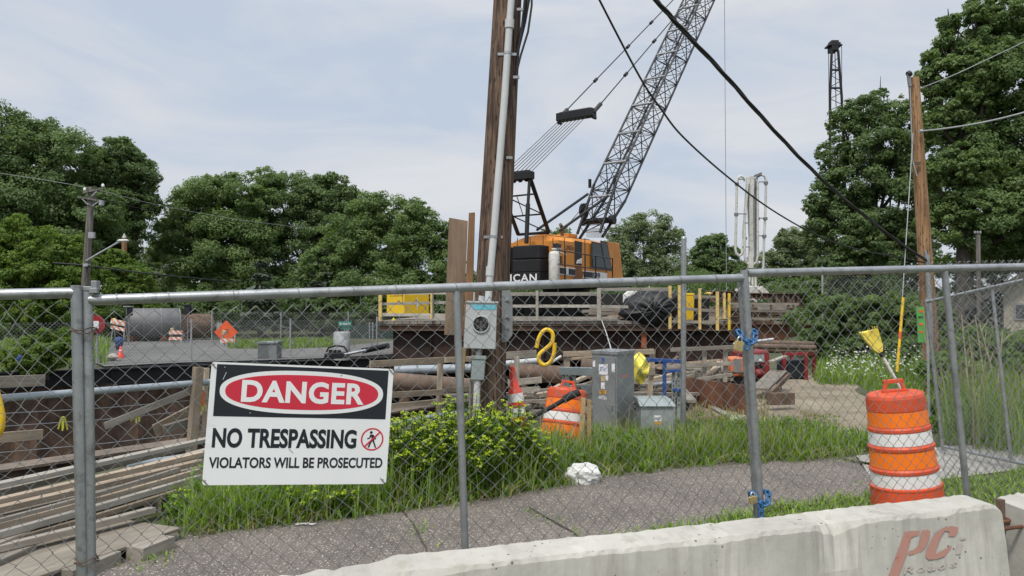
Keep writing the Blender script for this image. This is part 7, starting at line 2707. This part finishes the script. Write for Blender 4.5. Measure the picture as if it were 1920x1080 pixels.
cable('heavy bundled black cable low on the grey street light pole', [(100, 493, 28), (155, 497, 28), (190, 502, 28), (280, 513, 33), (370, 522, 38), (455, 530, 44)], .03, 'cable', grp='wires on the street light pole')

# left street light pole
sl0, sl1 = P(152, 640, 28), P(172, 351, 28)
sl0.z = 0
slp = thing('street_light_pole', 'leaning grey utility pole with cross arms and a street light arm', 'utility pole', sl0)
MB().tube([sl0, sl0.lerp(sl1, .5), sl1], [.16, .135, .11], 14).build('shaft', M['pole_grey'], slp)
s_ = lambda x, y, d=27.85: P(x, y, d)
MB().bar(s_(156, 361), s_(194, 353), .07, .07).build('cross_arm', M['pole_grey'], slp)
MB().bar(s_(146, 369), s_(191, 377), .06, .06).build('cross_arm', M['pole_grey'], slp)
for a, b in (((153, 372), (166, 384)), ((186, 377), (173, 386)), ((183, 357), (172, 368))):
    MB().bar(s_(*a), s_(*b), .04, .03).build('arm_brace', M['galv_far'], slp)
for x, y in ((159, 357), (193, 350)):
    MB().lathe([(.045, 0), (.05, .07), (.02, .11)], 10, Matrix.Translation(s_(x, y))).build('insulator', M['paper'], slp)
MB().tube([s_(191, 376), s_(190, 385)], .09, 10).build('transformer_fuse', M['galv_far'], slp)
MB().box(s_(172, 441), (.2, .12, .22)).build('control_box', M['galv_far'], slp)
MB().tube([s_(162, 489), s_(180, 478), s_(205, 464), s_(222, 454), s_(227, 452)], .035, 8).build('lamp_arm', M['galv_far'], slp)
lh = s_(231, 451)
MB(Matrix.Translation(lh)).lathe([(.0, .045), (.06, .04), (.09, .0), (.07, -.03), (0, -.035)], 16, sx=2.6).build('lamp_head', M['white_paint'], slp)
MB().box(s_(163, 497), (.16, .2, .1)).build('cable_clamp', M['galv_far'], slp)
s2 = thing('utility_pole', 'short reddish pole partly hidden in the trees behind the street light arm', 'utility pole', Vector((P(234, 560, 45).x, 45, H(P(234, 560, 45).x, 45))))
MB().tube([s2.location, P(233, 446, 45)], [.2, .14], 12).build('shaft', M['pole_orange'], s2)
MB().lathe([(.14, 0), (0, .3)], 12, Matrix.Translation(P(233, 446, 45))).build('pole_cap', M['galv_far'], s2)
# street name sign, stop sign, work sign, barricades, bins, cone
def post_sign(name, label, px, ybot, ytop, D, r=.03):
    b = P(px, ybot, D)
    b.z = H(b.x, b.y)
    t = thing(name, label, 'sign', b)
    MB().tube([b, P(px, ytop, D)], r, 8).build('post', M['galv_far'], t)
    return t
ss = post_sign('stop_sign', 'red octagonal sign seen past the gate posts with a white paper on it', 182, 665, 596, 23.5)
o8 = [(.30 * math.cos(R(22.5 + 45 * k)), .30 * math.sin(R(22.5 + 45 * k))) for k in range(8)]
sc2 = P(180, 608, 23.42)
MB(Matrix.Translation(sc2) @ Matrix.Rotation(R(90), 4, 'X')).prism(o8, .012).build('red_octagon', simple('dark_sign_red', (.3, .012, .018), .5), ss)
v, f = quad_box((174, 602), (185, 602), (185, 617), (174, 617), .006, 23.39)
MB().add(v, f).build('paper_notice', M['paper'], ss)
gs_ = post_sign('street_name_sign', 'green street name sign with white lettering left of the trestle', 650, 665, 601, 33)
fN_ = Vector((0, -1, 0))
for (x0, y0, x1, y1, txt, dd) in ((634, 602.5, 659, 611.5, 'Burnham Rd', 0), (639, 612.5, 657, 617.5, 'Twin Road', .06)):
    v, f = quad_box((x0, y0), (x1, y0 - .6), (x1, y1 - .6), (x0, y1), .02, 32.9 + dd)
    MB().add(v, f).build('name_blade', M['sign_green'], gs_)
    O_ = Vector((0, 32.9 + dd, 0))
    face_text(txt, x0 + 3, y0 + 2, x1 - 2, y1 - 2.4, O_, fN_, Vector((1, 0, 0)), M['paper'], gs_, .006, .015)
ow = post_sign('work_sign', 'orange diamond roadwork sign behind a striped barricade', 421, 655, 615, 36)
oc = P(424, 623, 35.9)
for k, s2_ in ((0, 1),):
    MB(Matrix.Translation(oc) @ Matrix.Rotation(R(90), 4, 'X')).prism([(0, -.55), (.55, 0), (0, .55), (-.55, 0)], .015).build('orange_diamond', M['sign_orange'], ow)
O_ = Vector((0, 35.885, 0))
face_text('ROAD', 420, 617, 428, 620, O_, fN_, Vector((1, 0, 0)), M['ink'], ow, .004)
face_text('WORK', 419, 621.5, 429, 624.5, O_, fN_, Vector((1, 0, 0)), M['ink'], ow, .004)
v, f = quad_box((406, 605), (416, 605), (416, 628), (406, 628), .02, 36.3)
MB().add(v, f).build('grey_back_plate', M['galv_far'], ow)
def barricade(label, px, y0, y1, D, rows, tilt=0):
    b = P(px, y1, D)
    b.z = H(b.x, b.y)
    t = thing('barricade', label, 'barricade', b, group='striped barricades on the road')
    for s in (-1, 1):
        for bk in (0, .5):
            MB().tube([Vector((b.x + s * .28, b.y + bk, b.z)), Vector((b.x + s * .26, b.y + .2, b.z + (y1 - y0) * D / FPX))], .02, 6).build('leg', M['galv_far'], t)
    for (ya, yb) in rows:
        za, zb = P(px, ya, D).z, P(px, yb, D).z
        m_ = Matrix.Translation((b.x, b.y + .08, (za + zb) / 2)) @ Matrix.Rotation(R(tilt), 4, 'Y')
        o = MB().box((0, 0, 0), (.64, .03, abs(za - zb))).build('striped_rail', M['barricade'], None, local=True)
        o.parent = t
        o.matrix_basis = wmat(t).inverted() @ m_
    MB().lathe([(.09, 0), (.09, .16), (.05, .2)], 10, Matrix.Translation((b.x - .2, b.y + .15, b.z + (y1 - y0) * D / FPX))).build('warning_lamp', M['sticker_tan'], t)
    return t
barricade('striped barricade on the road in the middle of the grey slope', 328, 619, 642, 36.5, ((620, 627), (632, 638)))
barricade('striped barricade in front of the orange diamond sign', 426, 634, 658, 33, ((635, 643),))
barricade('striped barricade leaning at the left edge of the side road', 219, 596, 640, 34, ((600, 609), (613, 619)), 12)
cnn = P(226, 667, 25.5)
ccn = thing('traffic_cone', 'small orange traffic cone at the left edge of the road beyond the excavation', 'traffic cone', Vector((cnn.x, cnn.y, 0)))
cM = Matrix.Translation((cnn.x, cnn.y, .02))
MB(cM).lathe([(.13, .02), (.02, .42), (0, .42)], 14).build('cone', M['cone_red'], ccn)
MB(cM).lathe([(.076, .2), (.055, .3)], 14, caps=False, sx=1).build('white_band', M['band_white'], ccn)
MB(cM).box((0, 0, .01), (.3, .3, .025)).build('base', M['cone_red'], ccn)
tk_ = thing('steel_tank', 'large dark grey steel cylinder lying on the pavement beyond the road fence', 'tank', P(290, 641, 38.6))
tz_ = P(290, 578, 38.6).z - .8
ta_, tb2 = P(237, 610, 38.2), P(338, 610, 39.4)
ta_.z = tb2.z = tz_
td_ = (tb2 - ta_).normalized()
tn_ = (tb2 - ta_).length
prof_ = [(0.0, -.1), (.45, -.07), (.72, .0), (.8, .14), (.8, tn_ - .14), (.72, tn_), (.45, tn_ + .07), (0, tn_ + .1)]
tmx = Matrix((td_.cross(Vector((0, 0, 1))).normalized(), Vector((0, 0, 1)), td_)).transposed().to_4x4()
tmx = frame(Vector((0, 0, 1)).cross(td_), y=Vector((0, 0, 1)), o=ta_)
if (tmx.to_3x3() @ Vector((0, 0, 1))).dot(td_) < 0:
    tmx = tmx @ Matrix.Rotation(math.pi, 4, 'Y')
MB(tmx).lathe(prof_, 36, caps=False).build('shell', simple('weathered_tank_steel', (.16, .16, .165), .6, .2, .2, 1.2, dirt=(.12, .07, .05), dirt_amt=.2), tk_)
for u_ in (.3, .62, .97):
    MB(tmx).lathe([(.812, tn_ * u_ - .03), (.812, tn_ * u_ + .03)], 36, caps=False).build('seam_band', M['guard_grey'], tk_)
for u_ in (.2, .8):
    c_ = ta_ + td_ * tn_ * u_
    MB().box(Vector((c_.x, c_.y, .12)), (.3, 1.5, .4)).build('cradle', M['rust_red'], tk_)
p2a, p2b = P(345, 606, 40.5), P(392, 604, 41.5)
p2a.z = p2b.z = .72
tag(MB().tube([p2a, p2b], .66, 26).build('steel_pipe', M['rust']), 'short brown steel pipe section lying right of the large grey cylinder', 'pipe')
def work_light(label, px, y0, y1, D, rag):
    b_ = P(px, 640, D)
    b_.z = 0
    t = thing('work_light', label, 'work light', b_)
    a0, a1 = P(px, y1, D), P(px, y0, D)
    MB().tube([b_, a0], .03, 8).build('stand', M['guard_grey'], t)
    w_ = 11 * D / FPX
    MB().box((a0 + a1) / 2, (w_, .2, (a1 - a0).z)).build('lamp_housing', M['bin_black'], t, bevel=.02)
    MB().box(a1 + Vector((-.04, 0, .03)), (w_ * 1.25, .3, .05)).build('hood', M['galv_far'] if rag else M['bin_black'], t, bevel=.01)
    return t
work_light('black work light with a bright hood at the left end of the large grey cylinder', 242, 576, 592, 36.8, True)
work_light('black work light at the right end of the large grey cylinder', 352, 573, 590, 37.5, False)
heap('blue_cover', 'blue plastic cover hanging beside the cone at the left edge of the road', [(216, 633), (224, 631), (231, 634), (230, 645), (225, 656), (219, 657), (217, 645)], 26.2, .16, M['blue_cloth'], 12, 'cover')
heap('concrete_rubble', 'heap of pale broken concrete by the wire fence left of the cone', [(200, 672), (206, 664), (214, 662), (222, 670), (214, 676), (204, 677)], 24.3, .2, M['stone'], 14, 'rubble')
bx_ = P(500, 642, 25)
ub = thing('utility_box', 'grey green utility box standing in the road grass above the danger sign', 'cabinet', Vector((bx_.x, 25, 0)))
v, f = quad_box((483, 643), (519, 641), (519, 678), (483, 678), .55, 25)
for q in (2, 3, 6, 7):
    v[q] = Vector((v[q].x, v[q].y, 0))
MB().add(v, f).build('body', M['guard_grey'], ub, bevel=.02)
v, f = quad_box((481, 641.5), (521, 639.5), (521, 643.5), (481, 645.5), .62, 24.96)
MB().add(v, f).build('lid', M['cab_light'], ub, bevel=.01)
mh = P(637, 660, 25)
cyl = thing('concrete_manhole_ring', 'pale grey upright concrete cylinder below the street name sign', 'cylinder', Vector((mh.x, 25.3, 0)))
MB(Matrix.Translation((mh.x, 25.3, 0))).lathe([(.27, 0), (.27, P(637, 622, 25.3).z - .02), (.25, P(637, 622, 25.3).z), (0, P(637, 622, 25.3).z)], 26).build('shell', simple('bare_grey_steel', (.34, .35, .35), .6, .1, .2, 4, dirt=(.2, .2, .19)), cyl)
hp = thing('hydraulic_power_pack', 'small black hydraulic power pack on the waler beam below the street name sign', 'machine', P(630, 668, 24))
v, f = quad_box((608, 663), (645, 661), (648, 672), (607, 674), .5, 24)
MB().add(v, f).build('base', M['black_steel'], hp, bevel=.02)
MB().tube([P(612, 660, 24.2), P(616, 652, 24.2), P(630, 648, 24.2), P(645, 650, 24.2), P(652, 660, 24.2)], .03, 8).build('hose', M['rubber'], hp)
for x in (620, 628, 636):
    MB().tube([P(x, 662, 24.2), P(x, 656, 24.2)], .06, 10).build('cap', M['black_plastic'], hp)
MB().tube([P(645, 665, 23.8), P(685, 657, 24.3)], .045, 10).build('ram_rod', M['chrome'], hp)
MB().tube([P(680, 658, 24.3), P(728, 648, 25)], .09, 12).build('ram_cylinder', M['black_steel'], hp)

# ================================================================= wire fences further off
def far_fence(name, label, pts, top_px, posts, pitch, r=.006, rail=False, group=None):
    """pts: ground positions along the line; tops at constant height"""
    t = thing(name, label, 'fence', pts[0], group=group)
    for (a, b) in zip(pts[:-1], pts[1:]):
        d = (b - a)
        up_ = Vector((0, 0, top_px))
        nn = Vector((-d.y, d.x, 0)).normalized()
        mesh_wires([a, b, b + up_, a + up_], pitch, r, 'wire_mesh', M['wire'], t, nn, 77, .01, .4)
        k = max(1, int(d.length / posts))
        for i in range(k + 1):
            q = a.lerp(b, i / k)
            MB().tube([q, q + up_ + Vector((0, 0, rnd.uniform(.0, .12)))], .03, 8).build('post', M['galv_far'], t)
        if rail:
            MB().tube([a + up_, b + up_], .02, 8).build('top_rail', M['galv_far'], t)
    return t
fo = -FNn * .35
far_fence('chain_link_fence', 'wire fence along the far edge of the excavation in front of the road', [FA + fo + FD * 2, FA + fo + FD * 17.4], 1.28, 3.0, .105, .0048)
far_fence('chain_link_fence', 'short wire fence turning away behind the blue flag at the far left', [Vector((-14.6, 21.0, 0)), Vector((-19.5, 29, 0))], 1.5, 2.5, .11, .0055)
far_fence('chain_link_fence', 'wire fence across the road behind the street name sign', [Vector((-14.6, 37.4, 0)), Vector((-5.0, 39.0, 0))], 1.45, 3.0, .16, .007)
far_fence('chain_link_fence', 'dim wire fence in the shade behind the bushes on the bank', [Vector((9.3, 23.0, 1.2)), Vector((13.6, 19.5, 1.2))], 1.7, 2.0, .1, .004)
fl = P(36, 672, 20)
flg = heap('blue_flag', 'blue rag tied to a fence post at the far left', [(30, 672), (36, 664), (42, 668), (38, 681), (33, 680)], 19.8, .03, M['blue_cloth'], 9, 'flag')

scr = thing('screened_fence', 'low fence covered in dark green cloth behind the street name sign', 'fence', Vector((P(690, 640, 42).x, 42, 0)))
v, f = quad_box((645, 612), (745, 602), (745, 634), (645, 640), .03, 42)
MB().add(v, f).build('green_cloth', simple('dark_green_cloth', (.02, .045, .04), .8), scr)
for px in (646, 693, 699, 742):
    a = P(px, 640, 41.9)
    a.z = 0
    MB().tube([a, P(px, 604, 41.9)], .04, 8).build('post', M['galv_far'], scr)
dms = P(738, 604, 27)
dm_ = MB(Matrix.Translation(dms) @ Matrix.Rotation(R(90), 4, 'X')).prism([(0, -.18), (.1, 0), (0, .18), (-.1, 0)], .01)
tag(dm_.build('lime_marker', M['lime']), 'small lime yellow marker on the left end of the trestle', 'marker')
# ================================================================= tan building
bdg = thing('tan_building', 'small tan stucco building with a dark window behind the angled panel', 'building', Vector((14.3, 21.5, 1.4)))
bc_ = P(1882, 600, 21)
BMx = Matrix.Translation((bc_.x, bc_.y, 0)) @ Matrix.Rotation(R(-33), 4, 'Z')
MB(BMx).box((2.5, 1.5, 1.25), (5, 3, 2.0)).build('wall', M['stucco'], bdg)
sl_ = .66
def rz_(x):
    return 2.22 + sl_ * min(x, 5 - x)
gbl = MB(BMx)
gbl.prism([(0, 2.25), (5, 2.25), (2.5, rz_(2.5) - .02)], .1, Matrix(((1, 0, 0, 0), (0, 0, 1, .002), (0, 1, 0, 0), (0, 0, 0, 1))))
gbl.build('gable', M['stucco'], bdg)
rfm = MB(BMx)
xs_ = (-.95, 2.5, 5.95)
vs = []
for dz_ in (0, .16):
    for y_ in (-.35, 3.3):
        vs += [Vector((x, y_, rz_(x) + dz_)) for x in xs_]
rfm.add(vs, [(0, 3, 4, 1), (1, 4, 5, 2), (6, 7, 10, 9), (7, 8, 11, 10), (0, 1, 7, 6), (1, 2, 8, 7), (4, 3, 9, 10), (5, 4, 10, 11), (3, 0, 6, 9), (2, 5, 11, 8)])
rfm.build('roof', M['roof'], bdg)
wn = MB(BMx).box((.62, -.01, 1.62), (.78, .05, .46)).build('window', M['galv_far'], bdg)
MB(BMx).box((.62, -.04, 1.62), (.68, .02, .36)).build('pane', M['window_dark'], wn)
ph_ = P(1791, 460, 19)
uph = thing('utility_pole', 'short grey pole top with insulators standing in the leaves right of the big trunk', 'utility pole', Vector((P(1835, 560, 20).x, 20, 1.5)))
MB().tube([uph.location, P(1834, 440, 20)], .055, 10).build('shaft', M['pole_grey'], uph)
mb = MB()
for x in (1828, 1833, 1838):
    MB().lathe([(.025, 0), (.03, .05), (.01, .07)], 8, Matrix.Translation(P(x, 438, 20))).build('insulator', M['guard_grey'], uph)
